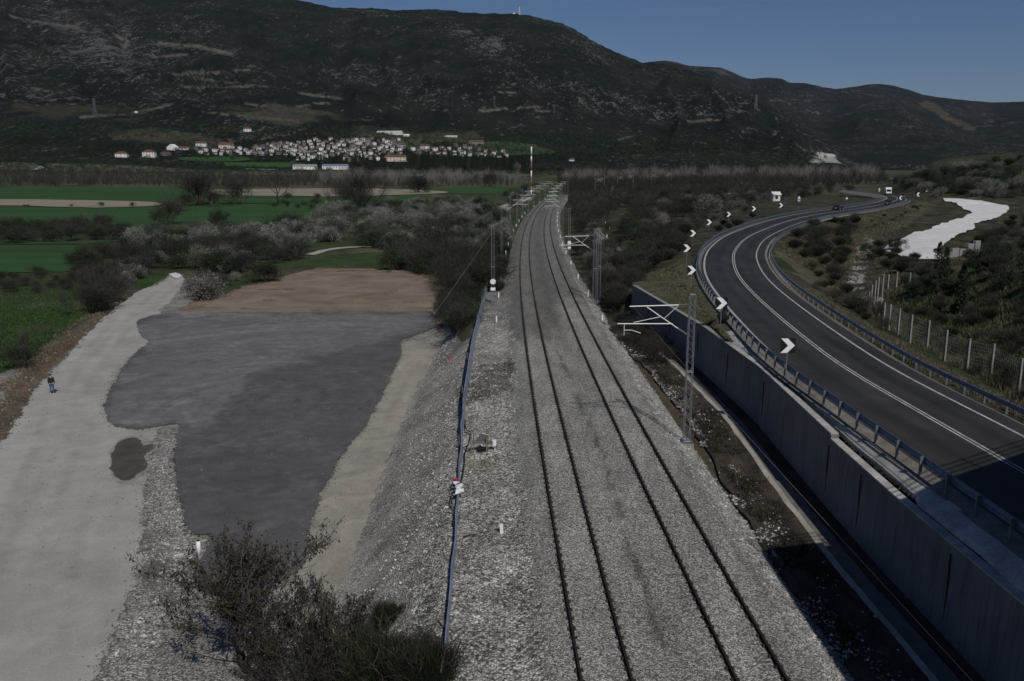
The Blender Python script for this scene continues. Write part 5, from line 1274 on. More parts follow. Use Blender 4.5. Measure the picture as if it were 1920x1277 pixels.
def plant(kind, x, y, h, label, group=None, v=None, z=None, sq=1.0, rz=None):
    """one plant of height h standing on the ground"""
    global nplant; nplant += 1
    v = int(rng.integers(0, 4)) if v is None else v
    ta, cr, hh, ww = proto(kind, v); s = h / hh
    root = bpy.data.objects.new(NAME[kind][0], None); col.objects.link(root); root.empty_display_size = .3
    root.location = (x, y, (T1(x, y) if z is None else z) - .05); root.rotation_euler = (0, 0, rng.uniform(0, 6.28) if rz is None else rz); root.scale = (s * sq, s * sq, s)
    tag(root, label, NAME[kind][1], group)
    for p_ in (ta, cr):
        if len(p_.data.polygons) == 0: continue
        c = p_.copy(); c.name = p_.name.split('.')[0]; col.objects.link(c); c.parent = root
    return root
def scatter(poly, n, kinds, hr, zone, spacing=1.6, seed=0, dens=0.0, maxtry=8, sq=(1.0, 1.3), group=None, ok=None, zoff=None):
    r = np.random.default_rng(seed + 1000); poly = np.array(poly, float); x0, y0 = poly.min(0); x1, y1 = poly.max(0)
    P = r.uniform((x0, y0), (x1, y1), (n * maxtry, 2)); P = P[inpoly(P[:, 0], P[:, 1], poly)]
    if len(P) == 0: return
    W = ground_vec(P); got = []
    ks = list(kinds); pr = np.array([kinds[k] for k in ks], float); pr /= pr.sum()
    for w in W:
        if len(got) >= n: break
        if got and np.min(np.hypot(*(np.array(got) - w).T)) < spacing * r.uniform(.7, 1.2): continue
        if ok is not None and not ok(w): continue
        got.append(w); k = ks[int(r.choice(len(ks), p=pr))]; h = r.uniform(*hr) * (.6 if k == 'broom' else .75 if k in ('ever', 'blossom', 'pink', 'olive') else 1.0) * (1.5 if k in ('baretree',) else 1)
        plant(k, w[0], w[1], h, DESC[k] + ' ' + zone, DESC[k].split(',')[0] + 's ' + zone, sq=r.uniform(*sq))
DESC = {'bareshrub': 'tangled grey bramble', 'bare': 'leafless grey shrub', 'baretree': 'leafless dark tree', 'poplar': 'leafless pale poplar', 'blossom': 'silvery green tree', 'pink': 'pale pink blossoming tree', 'olive': 'round green tree', 'ever': 'dark evergreen bush', 'broom': 'dark green broom bush', 'pine': 'dark conical pine', 'cypress': 'slender dark cypress'}
def clear(w):    # keep off railway, road and yard
    o_ = w[0] - float(xt(min(w[1], 460))); q = w[0] - float(xr(min(w[1], 460)))
    return (o_ < -7.0 or o_ > 6.4) and (abs(q) > 6.6 or w[1] > 440) if w[1] < 460 else True

# left thicket beside the gravel road and field edge
scatter([(150, 500), (200, 470), (265, 470), (280, 505), (255, 540), (190, 585), (158, 590)], 26, {'bare': 6, 'ever': 1}, (3.2, 5.2), 'on the bank left of the gravel road', 2.0, 1)
scatter([(205, 520), (265, 500), (275, 515), (240, 545), (215, 560)], 5, {'pink': 1}, (3.5, 4.5), 'at the right edge of the left thicket', 2.5, 2)
scatter([(165, 560), (205, 560), (210, 585), (170, 598)], 3, {'ever': 1}, (2.5, 3.4), 'at the foot of the left thicket', 2, 3)
scatter([(270, 480), (420, 462), (560, 470), (570, 485), (480, 500), (440, 515), (350, 505), (275, 508)], 60, {'bare': 4, 'ever': 4, 'blossom': 2, 'olive': 1}, (4, 6), 'in the thicket behind the gravel road end', 2.1, 4)
scatter([(230, 455), (420, 440), (600, 430), (650, 425), (640, 450), (560, 468), (400, 462), (230, 472)], 84, {'blossom': 8, 'bare': 2, 'ever': 2, 'olive': 2, 'pink': 1}, (5, 7.5), 'in the pale belt between fields and thicket', 2.7, 5)
scatter([(350, 505), (400, 520), (440, 520), (460, 545), (420, 555), (370, 570), (345, 540)], 8, {'bareshrub': 2, 'blossom': 1}, (1.8, 3), 'beside the bare brown earth', 2, 6)
p = at(375, 563, -4); plant('pink', p[0], p[1], 4.6, 'blossoming tree with dark forked trunk at the corner of the bare earth', v=1, sq=1.3)
p = at(498, 527, -4); plant('ever', p[0], p[1], 4.3, 'round dark evergreen bush standing alone at the brown earth edge', v=0, sq=1.15)
p = at(448, 505, -4); plant('pink', p[0], p[1], 4.3, 'slim pale blossoming tree between the thicket and the round evergreen', v=2)
# belt along the left of the railway
scatter([(735, 470), (800, 470), (900, 480), (915, 520), (905, 550), (850, 545), (835, 520), (735, 512)], 44, {'bare': 4, 'ever': 5, 'baretree': 1, 'olive': 1}, (4, 6.5), 'in the dark belt left of the railway', 2.4, 7, ok=clear)
scatter([(836, 545), (905, 540), (903, 590), (880, 625), (855, 632), (838, 600)], 28, {'bare': 3, 'ever': 3}, (2.8, 4.6), 'crowding the foot of the embankment beside the barrier', 1.5, 8, ok=lambda w: w[0] - float(xt(w[1])) < -8.8)
scatter([(926, 500), (945, 470), (950, 520), (935, 560), (925, 550)], 9, {'broom': 3, 'ever': 1}, (2.6, 4), 'between the disc mast and the ballast', 1.6, 9, ok=lambda w: w[0] - float(xt(w[1])) < -6.2)
scatter([(680, 445), (800, 430), (935, 415), (945, 470), (880, 480), (735, 472), (690, 470)], 84, {'blossom': 6, 'ever': 5, 'olive': 4, 'bare': 1}, (4.5, 6.5), 'in the mixed grove left of the railway', 2.6, 10, ok=clear)
scatter([(740, 385), (880, 378), (930, 395), (940, 415), (800, 430), (690, 445), (670, 425), (700, 400)], 100, {'blossom': 9, 'olive': 4, 'ever': 3, 'pink': 2}, (5.5, 8), 'in the silvery grove beyond the meadow', 3.6, 11, ok=clear)
scatter([(600, 400), (660, 395), (665, 420), (640, 432), (590, 430)], 16, {'blossom': 4, 'olive': 1, 'ever': 1}, (6, 8.5), 'clustered at the end of the green field', 4, 12)
scatter([(0, 425), (240, 428), (235, 450), (0, 458)], 46, {'bare': 4, 'ever': 2}, (3, 6), 'in the hedge between the green fields', 4, 13)
scatter([(0, 518), (150, 510), (150, 545), (0, 560)], 22, {'bareshrub': 1}, (1.2, 2.6), 'in the rough meadow by the near green field', 2.5, 14)
scatter([(940, 372), (1000, 345), (1010, 352), (975, 380), (960, 400)], 16, {'bare': 3, 'pink': 1, 'olive': 1}, (4, 7), 'left of the railway bend', 5, 15, ok=clear)
scatter([(0, 387), (290, 387), (350, 383), (480, 383), (640, 390), (640, 393), (350, 388), (0, 390)], 16, {'bare': 3, 'ever': 1}, (1.5, 4), 'along the far field boundary', 6, 18)
scatter([(480, 372), (700, 372), (700, 395), (640, 398), (560, 392)], 10, {'bare': 3, 'olive': 1}, (3, 6), 'in the rough corner of the fields', 6, 19)
# single trees in the plain
for px_, py_, h, k, lb in [(374, 386, 21, 'roundtree', 'big leafless tree at the corner of two green fields'), (402, 388, 10, 'bare', 'grey shrub leaning on the big field-corner tree'), (348, 388, 9, 'bare', 'grey shrub left of the big field-corner tree'), (452, 384, 16, 'roundtree', 'leafless round tree in the field right of the big one'),
                           (521, 384, 17, 'baretree', 'slender leafless tree in the middle of the fields'), (640, 388, 14, 'roundtree', 'leafless tree beside the grey hedge in the field'), (682, 394, 20, 'roundtree', 'broad leafless tree before the ploughed strip'), (672, 396, 12, 'bare', 'grey shrub under the broad leafless tree'),
                           (318, 422, 11.5, 'roundtree', 'spreading leafless tree on the near field edge'), (300, 424, 7, 'bare', 'low grey shrub left of the spreading leafless tree'), (413, 422, 6, 'ever', 'small dark evergreen with pale top by the field'), (205, 452, 7, 'baretree', 'leafless tree standing in the field hedge'), (35, 450, 5, 'bare', 'wide grey shrub at the far left hedge'),
                           (785, 362, 15, 'ever', 'ivy-clad dark tree above the ploughed strip'), (780, 362, 12, 'bare', 'grey shrub beneath the ivy-clad tree'), (920, 350, 16, 'roundtree', 'tall dark leafless tree left of the striped pole'), (903, 352, 12, 'baretree', 'leafless tree between field and railway masts'), (965, 345, 20, 'poplar', 'pale leafless poplar left of the striped pole'),
                           (835, 350, 18, 'poplar', 'pale leafless poplar above the meadow strip'), (45, 690, 3.2, 'bare', 'sparse bush with a pale trunk on the brown bank')]:
    w = ground(px_, py_); plant(k, w[0], w[1], h, lb, v=1 if k == 'baretree' else None)
w = at(45, 680, -4); plant('poplar', w[0], w[1], 3.4, 'thin pale sapling on the brown bank left of the walking person', v=0, z=-4)
# right of the railway
scatter([(1080, 395), (1130, 372), (1290, 368), (1290, 405), (1250, 425), (1200, 440), (1165, 445), (1190, 405), (1150, 400), (1110, 425), (1085, 440)], 84, {'bareshrub': 9, 'pink': 1, 'ever': 2, 'blossom': 1}, (4.5, 7), 'between the railway and the siding track', 2.8, 20, ok=clear)
scatter([(1190, 440), (1285, 430), (1282, 470), (1240, 500), (1190, 530), (1170, 510)], 34, {'broom': 5, 'ever': 2, 'bareshrub': 2}, (3.2, 5.4), 'on the slope below the road bend', 2.2, 21, ok=clear)
scatter([(1060, 372), (1290, 352), (1500, 348), (1500, 362), (1290, 372), (1120, 378), (1070, 392)], 50, {'ever': 4, 'pink': 2, 'baretree': 3, 'olive': 1}, (5, 8.5), 'in the grey thicket behind the siding track', 6, 22, ok=clear)
scatter([(1085, 470), (1135, 485), (1160, 520), (1120, 545), (1105, 520)], 16, {'pink': 2, 'bareshrub': 3}, (3, 4.2), 'beside the right catenary masts', 1.8, 23, ok=lambda w: w[0] - float(xt(w[1])) > 6.6)
scatter([(1115, 560), (1190, 560), (1235, 620), (1262, 682), (1235, 690), (1180, 640), (1135, 600)], 34, {'bareshrub': 1}, (1.3, 2.6), 'in the ditch between ballast and wall', 1.2, 24, ok=lambda w: 6.4 < w[0] - float(xt(w[1])) < float(xw(w[1])) - float(xt(w[1])) - .9)
scatter([(1130, 540), (1190, 525), (1200, 545), (1150, 570)], 10, {'bareshrub': 2, 'broom': 1}, (1.8, 3), 'in front of the far end of the wall', 1.6, 25, ok=lambda w: w[0] - float(xt(w[1])) > 6.6)
scatter([(1285, 400), (1420, 385), (1500, 372), (1560, 370), (1600, 362), (1560, 352), (1440, 358), (1300, 372)], 60, {'pink': 3, 'bare': 6, 'ever': 2, 'olive': 1}, (4, 7), 'in the blossoming scrub beyond the outer guardrail', 5, 26, ok=clear)
scatter([(1330, 425), (1400, 405), (1440, 402), (1345, 440)], 5, {'broom': 1}, (2.2, 3.4), 'just outside the outer guardrail', 3, 27, ok=clear)
for px_, py_, h, lb in [(1300, 396, 6, 'pale-topped bush on the meadow left of the bend'), (1320, 398, 6.5, 'round silvery bush on the meadow left of the bend')]:
    w = ground(px_, py_); plant('blossom', w[0], w[1], h, lb, sq=1.4)
scatter([(1085, 430), (1290, 415), (1290, 470), (1190, 535), (1120, 545), (1100, 500)], 60, {'bareshrub': 4, 'ever': 1}, (1.6, 3.4), 'low on the slope between siding and road', 1.7, 28, ok=clear)
scatter([(1290, 400), (1420, 390), (1400, 400), (1300, 440)], 18, {'bareshrub': 3, 'ever': 1}, (1.2, 2.6), 'on the rough meadow outside the bend', 2.2, 29, ok=clear)
# inside of the bend and the right hillside
scatter([(1490, 440), (1540, 415), (1600, 400), (1610, 430), (1585, 470), (1575, 500), (1520, 500), (1480, 470)], 30, {'broom': 5, 'ever': 1, 'bare': 1}, (2.6, 4.4), 'on the slope inside the bend', 2.4, 30, ok=clear)
scatter([(1500, 510), (1560, 500), (1600, 560), (1650, 600), (1660, 620), (1600, 590), (1540, 550)], 20, {'broom': 3, 'bareshrub': 3}, (1.4, 2.8), 'above the guardrail inside the bend', 1.8, 31, ok=clear)
scatter([(1620, 470), (1665, 455), (1720, 485), (1700, 520), (1640, 500)], 12, {'broom': 3, 'ever': 1}, (2, 3.6), 'between the stream bed and the white track', 2.5, 32)
scatter([(1690, 510), (1780, 495), (1850, 440), (1920, 400), (2050, 380), (2050, 560), (1920, 560), (1800, 560), (1700, 560)], 75, {'broom': 4, 'ever': 3, 'bareshrub': 4, 'olive': 1}, (1.6, 3.6), 'on the hillside right of the white track', 2.0, 33)
scatter([(1700, 570), (1920, 560), (2050, 600), (2050, 800), (1920, 760), (1800, 690), (1700, 620)], 55, {'broom': 3, 'bareshrub': 4, 'ever': 1}, (.8, 2.0), 'on the steep bank behind the post fence', 1.7, 34, ok=lambda w: w[0] - float(xr(w[1])) > 8)
scatter([(1640, 345), (1740, 325), (1920, 300), (2050, 300), (2050, 375), (1920, 372), (1760, 368), (1690, 350)], 150, {'ever': 6, 'broom': 3, 'olive': 3, 'blossom': 3}, (4, 7.5), 'on the low hill behind the white track', 6.5, 35, ok=clear)
scatter([(1690, 395), (1760, 380), (1640, 430), (1610, 420)], 12, {'bareshrub': 2, 'broom': 1}, (.8, 1.8), 'on the rough meadow inside the far bend', 4, 36, ok=clear)
for px_, py_, h, lb in [(1799, 588, 4.6, 'slim dark cypress on the hillside above the post fence'), (1768, 548, 4.6, 'slim dark cypress behind the nearer one'), (1757, 520, 4.2, 'farthest cypress at the foot of the hillside')]:
    w = ground(px_, py_); plant('cypress', w[0], w[1], h, lb)
# pine grove right of the village
scatter([(768, 304), (860, 312), (985, 318), (985, 325), (850, 322), (770, 316)], 110, {'pine': 1}, (15, 22), 'in the grove right of the village', 9, 40, sq=(.8, 1.1))
scatter([(985, 318), (1130, 312), (1130, 322), (990, 326)], 40, {'ever': 1}, (10, 15), 'right of the pine grove', 14, 41)
scatter([(560, 300), (700, 305), (760, 312), (700, 314), (560, 309)], 16, {'cypress': 1, 'pine': 2}, (10, 18), 'among the lower village houses', 14, 42)
# far tree belts that read as one mass
def mass(name, poly, n, hr, mat, kind, label, seed):
    r = np.random.default_rng(seed); poly = np.array(poly, float); x0, y0 = poly.min(0); x1, y1 = poly.max(0)
    P = r.uniform((x0, y0), (x1, y1), (n * 4, 2)); P = P[inpoly(P[:, 0], P[:, 1], poly)][:n]; W = ground_vec(P, n=500); W = np.array([w for w in W if clear(w)]); z = T(W[:, 0], W[:, 1]); h = r.uniform(*hr, len(W))
    if kind == 'twigs':
        m = 46; a = r.uniform(0, 6.28, (len(W), m)); t = r.uniform(0, 1, (len(W), m)); sp_ = r.uniform(.1, .42, (len(W), m))
        b0 = np.stack([np.cos(a) * t * sp_ * .55, np.sin(a) * t * sp_ * .55, t * .55], -1) * h[:, None, None]; d = np.stack([np.cos(a) * sp_, np.sin(a) * sp_, .45 + .3 * r.random((len(W), m))], -1) * h[:, None, None] * .6
        w_ = .05 + .03 * (h[:, None, None] / 8); ang = r.uniform(0, 3.14, (len(W), m)); bb = np.stack([np.cos(ang), np.sin(ang) * .3, ang * 0], -1) * w_
        V = np.stack([b0 - bb, b0 + bb, b0 + d], 2) + np.c_[W, z][:, None, None]; V = V.reshape(-1, 3); Fa = np.arange(len(V)).reshape(-1, 3)
    else:
        m = 60; u = r.normal(0, 1, (len(W), m, 3)); u /= np.linalg.norm(u, axis=-1)[..., None]; u *= r.uniform(.5, 1, (len(W), m, 1)); u[..., 2] = np.abs(u[..., 2]); c = u * np.array([.62, .62, .95]) * h[:, None, None]
        e1 = r.normal(0, 1, (len(W), m, 3)) * h[:, None, None] * .11; e2 = r.normal(0, 1, (len(W), m, 3)) * h[:, None, None] * .11
        V = np.stack([c, c + e1, c + e2], 2) + np.c_[W, z][:, None, None]; V = V.reshape(-1, 3); Fa = np.arange(len(V)).reshape(-1, 3)
    stuff(mesh_np(name, V, Fa, M['masstwig' if mat == 'twig' else mat]), label, 'trees')
mass('distant_wood', [(0, 325), (350, 328), (700, 334), (960, 338), (960, 350), (700, 352), (350, 350), (0, 350)], 1200, (4, 11), 'twig', 'twigs', 'grey leafless wood along the far edge of the fields', 51)
mass('grey_thicket', [(1060, 372), (1290, 352), (1500, 348), (1500, 362), (1290, 372), (1120, 380), (1070, 395)], 420, (4, 7.5), 'masstwig', 'twigs', 'dense grey leafless thicket behind the siding track', 50)
mass('distant_wood', [(1045, 345), (1300, 340), (1500, 345), (1500, 352), (1290, 356), (1060, 372)], 500, (5, 10), 'twig', 'twigs', 'grey leafless wood just beyond the railway bend', 56)
mass('distant_wood', [(1040, 330), (1300, 325), (1650, 322), (1660, 345), (1500, 352), (1300, 352), (1060, 362)], 1500, (5, 12), 'twig', 'twigs', 'grey leafless wood between the railway and the mountain', 52)
mass('distant_poplars', [(600, 330), (950, 334), (1000, 350), (600, 350)], 170, (10, 16), 'twigpale', 'twigs', 'scattered pale poplars beyond the fields', 53)
mass('distant_poplars', [(1050, 335), (1620, 325), (1660, 340), (1300, 345), (1060, 350)], 260, (10, 18), 'twigpale', 'twigs', 'pale bare poplars before the right foot of the mountain', 54)
mass('distant_scrub', [(0, 295), (220, 298), (450, 312), (750, 322), (1100, 318), (1500, 312), (1650, 318), (1600, 326), (1000, 330), (500, 326), (0, 326)], 1500, (2.5, 6), 'ever', 'blobs', 'dark bushes scattered over the far plain', 55)
mass('distant_scrub', [(0, 262), (300, 268), (460, 262), (640, 255), (760, 258), (1000, 285), (1100, 300), (760, 318), (460, 300), (220, 296), (0, 292)], 1700, (3, 7), 'ever', 'blobs', 'dark bushes around the village on the foothill', 56)
mass('distant_scrub', [(0, 395), (220, 430), (640, 425), (700, 440), (500, 460), (0, 462)], 0, (1, 2), 'ever', 'blobs', 'x', 57) if False else None
mass('village_trees', [(362, 278), (470, 272), (600, 262), (752, 262), (960, 286), (960, 300), (740, 306), (560, 306), (362, 296)], 230, (3, 7), 'ever', 'blobs', 'dark garden trees among the village houses', 59)
mass('foothill_scrub', [(0, 225), (400, 235), (800, 240), (1200, 250), (1550, 290), (1550, 312), (1100, 300), (760, 262), (400, 258), (0, 262)], 2400, (3, 7), 'ever', 'blobs', 'dark maquis bushes on the foot of the mountain', 58)

# foreground tree with hanging dry leaves, its denser neighbour and the broom by the barrier
p = at(463, 1262, -4); plant('dry', p[0], p[1], 6.4, 'open-branched tree with hanging dry brown leaves in the foreground', v=0, z=-4, rz=.6, sq=1.1)
p = at(600, 1300, -4); plant('dry', p[0], p[1], 5.3, 'denser dry-leaved tree right of the open-branched one', v=1, z=-4, rz=2.1, sq=1.05)
p = at(640, 1330, -4); plant('bare', p[0], p[1], 4.2, 'leafless grey shrub tangled in the dense foreground tree', v=2, z=-4)
p = at(520, 1330, -4); plant('dry', p[0], p[1], 3.4, 'low dry-leaved bush at the bottom edge of the picture', v=2, z=-4)
for px_, py_, k_, h_, v_, sq_, lb_ in [(730, 1300, 'broom', 2.5, 0, 1.25, 'large green broom bush left of the barrier'), (800, 1300, 'broom', 1.9, 1, 1.15, 'smaller broom bush against the barrier'), (795, 1250, 'bare', 1.7, 1, 1.2, 'leafless twiggy shrub between broom and barrier'),
        (735, 1190, 'broom', 1.6, 2, 1.1, 'little broom bush at the top of the foreground clump'), (660, 1260, 'bare', 2.6, 3, 1.0, 'bare shrub between the broom and the dry-leaved trees'), (670, 1310, 'broom', 2.0, 3, 1.2, 'broom bush at the bottom edge under the dry-leaved trees')]:
    w = ground(px_, py_); plant(k_, w[0], w[1], h_, lb_, v=v_, sq=sq_)
# tufts of grass
def tufts(name, n, gen, hr, mat, label, seed, blades=9, w=.012):
    r = np.random.default_rng(seed); P = gen(r, n); z = T(P[:, 0], P[:, 1]) if P.shape[1] == 2 else P[:, 2]
    h = r.uniform(*hr, len(P)); a = r.uniform(0, 6.28, (len(P), blades)); t = r.uniform(.1, .8, (len(P), blades)); b0 = r.normal(0, .08, (len(P), blades, 3)) * np.array([1, 1, 0])
    d = np.stack([np.cos(a) * t, np.sin(a) * t, np.ones_like(a)], -1) * h[:, None, None] * r.uniform(.5, 1, (len(P), blades, 1)); ang = r.uniform(0, 3.14, (len(P), blades)); ww = w * (1 + np.hypot(P[:, 0], P[:, 1]) / 60)[:, None, None]
    bb = np.stack([np.cos(ang), np.sin(ang), ang * 0], -1) * ww
    V = (np.stack([b0 - bb, b0 + bb, b0 + d], 2) + np.c_[P[:, :2], z][:, None, None]).reshape(-1, 3)
    stuff(mesh_np(name, V, np.arange(len(V)).reshape(-1, 3), M[mat]), label, 'grass')
def gpoly(poly, ok=None):
    def g(r, n):
        pl = np.array(poly, float); x0, y0 = pl.min(0); x1, y1 = pl.max(0); P = r.uniform((x0, y0), (x1, y1), (n, 2)); P = P[inpoly(P[:, 0], P[:, 1], pl)]; W = ground_vec(P, n=400, dmax=600)
        if ok: W = np.array([w for w in W if ok(w)])
        return W
    return g
tufts('hillside_grass', 9000, gpoly([(1560, 480), (1700, 500), (1920, 400), (2050, 400), (2050, 850), (1920, 760), (1700, 640), (1560, 560)], lambda w: w[0] - float(xr(w[1])) > 6.5), (.25, .7), 'drygrass', 'rough dry grass over the right hillside', 61)
tufts('hillside_grass', 7000, gpoly([(1660, 560), (1700, 540), (1920, 470), (2050, 500), (2050, 800), (1900, 740), (1700, 640)], lambda w: w[0] - float(xr(w[1])) > 7), (.15, .45), 'grass', 'green grass on the bank behind the post fence', 62)
tufts('meadow_grass', 7000, gpoly([(1450, 460), (1560, 415), (1720, 380), (1690, 430), (1600, 500), (1560, 520), (1500, 500)], clear), (.2, .6), 'drygrass', 'dry grass inside the road bend', 63)
tufts('field_grass', 5000, gpoly([(0, 515), (150, 510), (170, 590), (60, 650), (0, 700)]), (.12, .35), 'grass', 'green grass left of the brown bank', 64)
def vgen(r, n):
    Y = r.uniform(59, 110, n); f = r.random(n); a = xw(np.minimum(Y, WEND)) + .5; b = xr(Y) - 5.6; X = a + (b - a) * f; z = np.where(Y < WEND, 2.36 + (ZR + .1 - 2.36) * f, T(X, Y)); return np.stack([X, Y, z], 1)
tufts('verge_grass', 5200, vgen, (.08, .35), 'drygrass', 'dry grass between wall top and guardrail', 65); tufts('verge_grass', 2600, vgen, (.08, .3), 'grass', 'green tufts between wall top and guardrail', 66)
def rgen(r, n):
    Y = r.uniform(24, 90, n); X = xr(Y) + r.uniform(5.2, 7.5, n); return np.stack([X, Y, T(X, Y)], 1)
tufts('verge_grass', 3500, rgen, (.1, .4), 'drygrass', 'weeds below the inner guardrail', 67)
def wgen(r, n):
    Y = r.uniform(30, 60, n); X = xw(Y) + .35 + np.abs(r.normal(0, .5, n)); return np.stack([X, Y, Y * 0 + 2.4], 1)
tufts('verge_grass', 700, wgen, (.04, .14), 'drygrass', 'sparse weeds along the wall coping', 68)
def dgen(r, n):
    Y = 18 + 66 * r.random(n); X = 10.9 + 1.7 * r.random(n) + xw(Y) - 15; k = fbm(X, Y / 2, 3, 91) > .5; X, Y = X[k], Y[k]; return np.stack([X, Y, Y * 0 - .58], 1)
tufts('ditch_weeds', 4200, dgen, (.06, .3), 'leafdry', 'dead weeds on the dark soil beside the ditch kerb', 76)
def bgen(r, n):
    P = np.array([at(x, y, ZL) for x, y in [(-60, 800), (60, 690), (130, 630), (200, 585)]]); k = r.random(n) * 3 - 1e-6; i = k.astype(int); f = (k - i)[:, None]; Q = P[i] * (1 - f) + P[i + 1] * f + r.normal(0, .9, (n, 2)); return Q
tufts('bank_grass', 900, bgen, (.1, .4), 'drygrass', 'dry stalks on the brown bank', 69)
def fgen(r, n):
    c = at(800, 1250, -2.5); return np.c_[r.normal(c[0], .9, n), r.normal(c[1] + .5, 1.8, n), np.zeros(n)]
def fg2(r, n):
    P = fgen(r, n); o_ = P[:, 0] - xt(P[:, 1]); P[:, 2] = np.interp(o_, [-12.9, -12.2, -10, -8.5, -7.6], [-4.05, -3.88, -2.5, -1.42, -.8]); return P[o_ < -7.8]
tufts('bank_grass', 2500, fg2, (.08, .25), 'grass', 'green weeds under the foreground broom', 70)

# ------------------------------------------------------------------ concrete post fence on the right
fp = [(1655, 616.5, 56), (1666, 618, 50), (1683, 628, 48), (1705.5, 643, 54), (1737.5, 654, 54), (1770, 677.6, 60), (1812, 696, 64), (1857, 706, 66), (1908.5, 738, 72), (1968, 775, 80)]
fr_ = empty('post_fence', (*ground(1655, 616), 1)); tag(fr_, 'row of pale concrete posts strung with wire mesh right of the road', 'fence'); inv = Matrix.Translation(-Vector(fr_.location))
tops = []
for x_, y_, _ in fp:
    w = ground(x_, y_); z = T1(*w); tops.append((w[0], w[1], z))
    o = MB().box((w[0], w[1], z + 1.05), (.14, .14, 2.3), .3, .9).build('post', M['post'], fr_); o.matrix_parent_inverse = inv
mb = MB()
for a, b in zip(tops[:-1], tops[1:]):
    a = np.array(a); b = np.array(b)
    for hh in np.linspace(.15, 2.05, 9): mb.tube([a + (0, 0, hh), b + (0, 0, hh)], .0035, 3, False)
    for t in np.linspace(0, 1, 15): q_ = a + (b - a) * t; mb.tube([q_ + (0, 0, .1), q_ + (0, 0, 2.08)], .003, 3, False)
o = mb.build('wire_mesh', M['wire'], fr_); o.matrix_parent_inverse = inv
for i_, (x_, y_, h_) in enumerate([(1627, 585, 2.2), (1632, 578, 2.6), (1638, 577, 3), (1644, 570, 3), (1652, 572, 3.4), (1641, 590, 1), (1647, 591, 1), (1664, 545, 2), (1680, 540, 2), (1705, 536, 1.6)]):
    w = ground(x_, y_); o = MB().box((0, 0, h_ / 2 - .1), (.14, .14, h_), .2, .9).build('concrete_post', M['post']); o.location = (*w, T1(*w)); tag(o, ORD[i_].replace('nearest', 'first') + ' loose concrete post beyond the mesh fence, counted from the left', 'post', 'loose concrete posts by the stream')
w = ground(1795, 480); r_ = empty('block_wall', (*w, T1(*w))); tag(r_, 'broken pale block wall at the edge of the white track', 'wall')
for k, (dx, h_) in enumerate([(-2.2, .8), (-.7, 1.3), (.8, 1.1), (2.4, 1.8), (3.8, 2.2)]): MB().box((dx, dx * .5, h_ / 2 - .3), (1.6, .5, h_ + .5), .4 + .05 * k, .93).build('block', M['post'], r_)
# concrete drain sloping down behind the fence
a = ground(1790, 697); b = ground(1850, 655); a3 = (a[0], a[1], T1(*a) + .05); b3 = (b[0], b[1], T1(*b) + .1)
0 and tag(MB().tube([a3, ((a3[0] + b3[0]) / 2, (a3[1] + b3[1]) / 2, (a3[2] + b3[2]) / 2 + .05), b3], .16, 6).build('drain_kerb', M['post']), 'sloping concrete kerb behind the post fence', 'kerb')

# ------------------------------------------------------------------ small buildings and the village
hv = {}
def house_proto(w, d, h, rh, wm, rm, storeys=2, hip=False, eave=.35, nwin=3):
    key = (w, d, h, rh, wm, rm, storeys, hip)
    if key in hv: return copy_tree(hv[key])
    root = empty('house', (0, 0, 0))
    wl = MB(); wl.box((0, 0, h / 2 - .6), (w, d, h + 1.2))
    if not hip: wl.add([(-w / 2, -d / 2, h), (-w / 2, d / 2, h), (-w / 2, 0, h + rh - .1), (w / 2, -d / 2, h), (w / 2, d / 2, h), (w / 2, 0, h + rh - .1)], None, [[0, 2, 1], [3, 4, 5]])
    wo = wl.build('wall', M[wm], root)
    e = eave; x, y = w / 2 + e, d / 2 + e; t = .18
    if hip:
        rx = max(.2, w / 2 - d / 2); V = [(-x, -y, h), (x, -y, h), (x, y, h), (-x, y, h), (-rx, 0, h + rh), (rx, 0, h + rh), (-x, -y, h - t), (x, -y, h - t), (x, y, h - t), (-x, y, h - t)]
        MB().add(V, [[0, 1, 5, 4], [2, 3, 4, 5], [6, 7, 1, 0], [7, 8, 2, 1], [8, 9, 3, 2], [9, 6, 0, 3], [9, 8, 7, 6]], [[1, 2, 5], [3, 0, 4]]).build('roof', M[rm], root)
    else:
        V = [(-x, -y, h), (x, -y, h), (x, 0, h + rh), (-x, 0, h + rh), (x, y, h), (-x, y, h)]; V += [(a_, b_, c_ - t) for a_, b_, c_ in V]
        MB().add(V, [[0, 1, 2, 3], [3, 2, 4, 5], [9, 8, 7, 6], [11, 10, 8, 9], [6, 7, 1, 0], [10, 11, 5, 4], [0, 3, 9, 6], [3, 5, 11, 9], [1, 7, 8, 2], [2, 8, 10, 4]]).build('roof', M[rm], root)
    n = nwin
    for s_ in range(storeys):
        for i in range(n):
            MB().box(((i + .5) / n * w - w / 2, -d / 2 - .003, (s_ + .55) * h / storeys), (1.0, .08, 1.25)).build('window', M['glass'], wo)
    hv[key] = root; return root
def put_house(px_, py_, wpx, label, group=None, ratio=.6, storeys=2, wm='wallw', rm='roof2', hip=False, hpx=None, rz=None, nwin=3, frac=None, rh=None):
    w = ground(px_, py_) if frac is None else frac; dist = math.hypot(*w) ; W_ = wpx * dist / F; W_ = round(W_ * 2) / 2
    hh = round((hpx * dist / F if hpx else 2.7 * storeys) * 2) / 2
    o = house_proto(W_, round(W_ * ratio * 2) / 2, hh, round(max(1.2, W_ * ratio * .34), 1) if rh is None else rh, wm, rm, storeys, hip, .35, nwin)
    o.location = (w[0], w[1] + W_ * ratio * .5, T1(w[0], w[1])); o.rotation_euler = (0, 0, rng.uniform(-.35, .35) if rz is None else rz)
    tag(o, label, 'house', group); o.name = 'house'; 
    return o
put_house(226, 295, 19, 'house with red hipped roof and long veranda, leftmost of the village', hip=True, rm='roof', storeys=2, rz=.1)
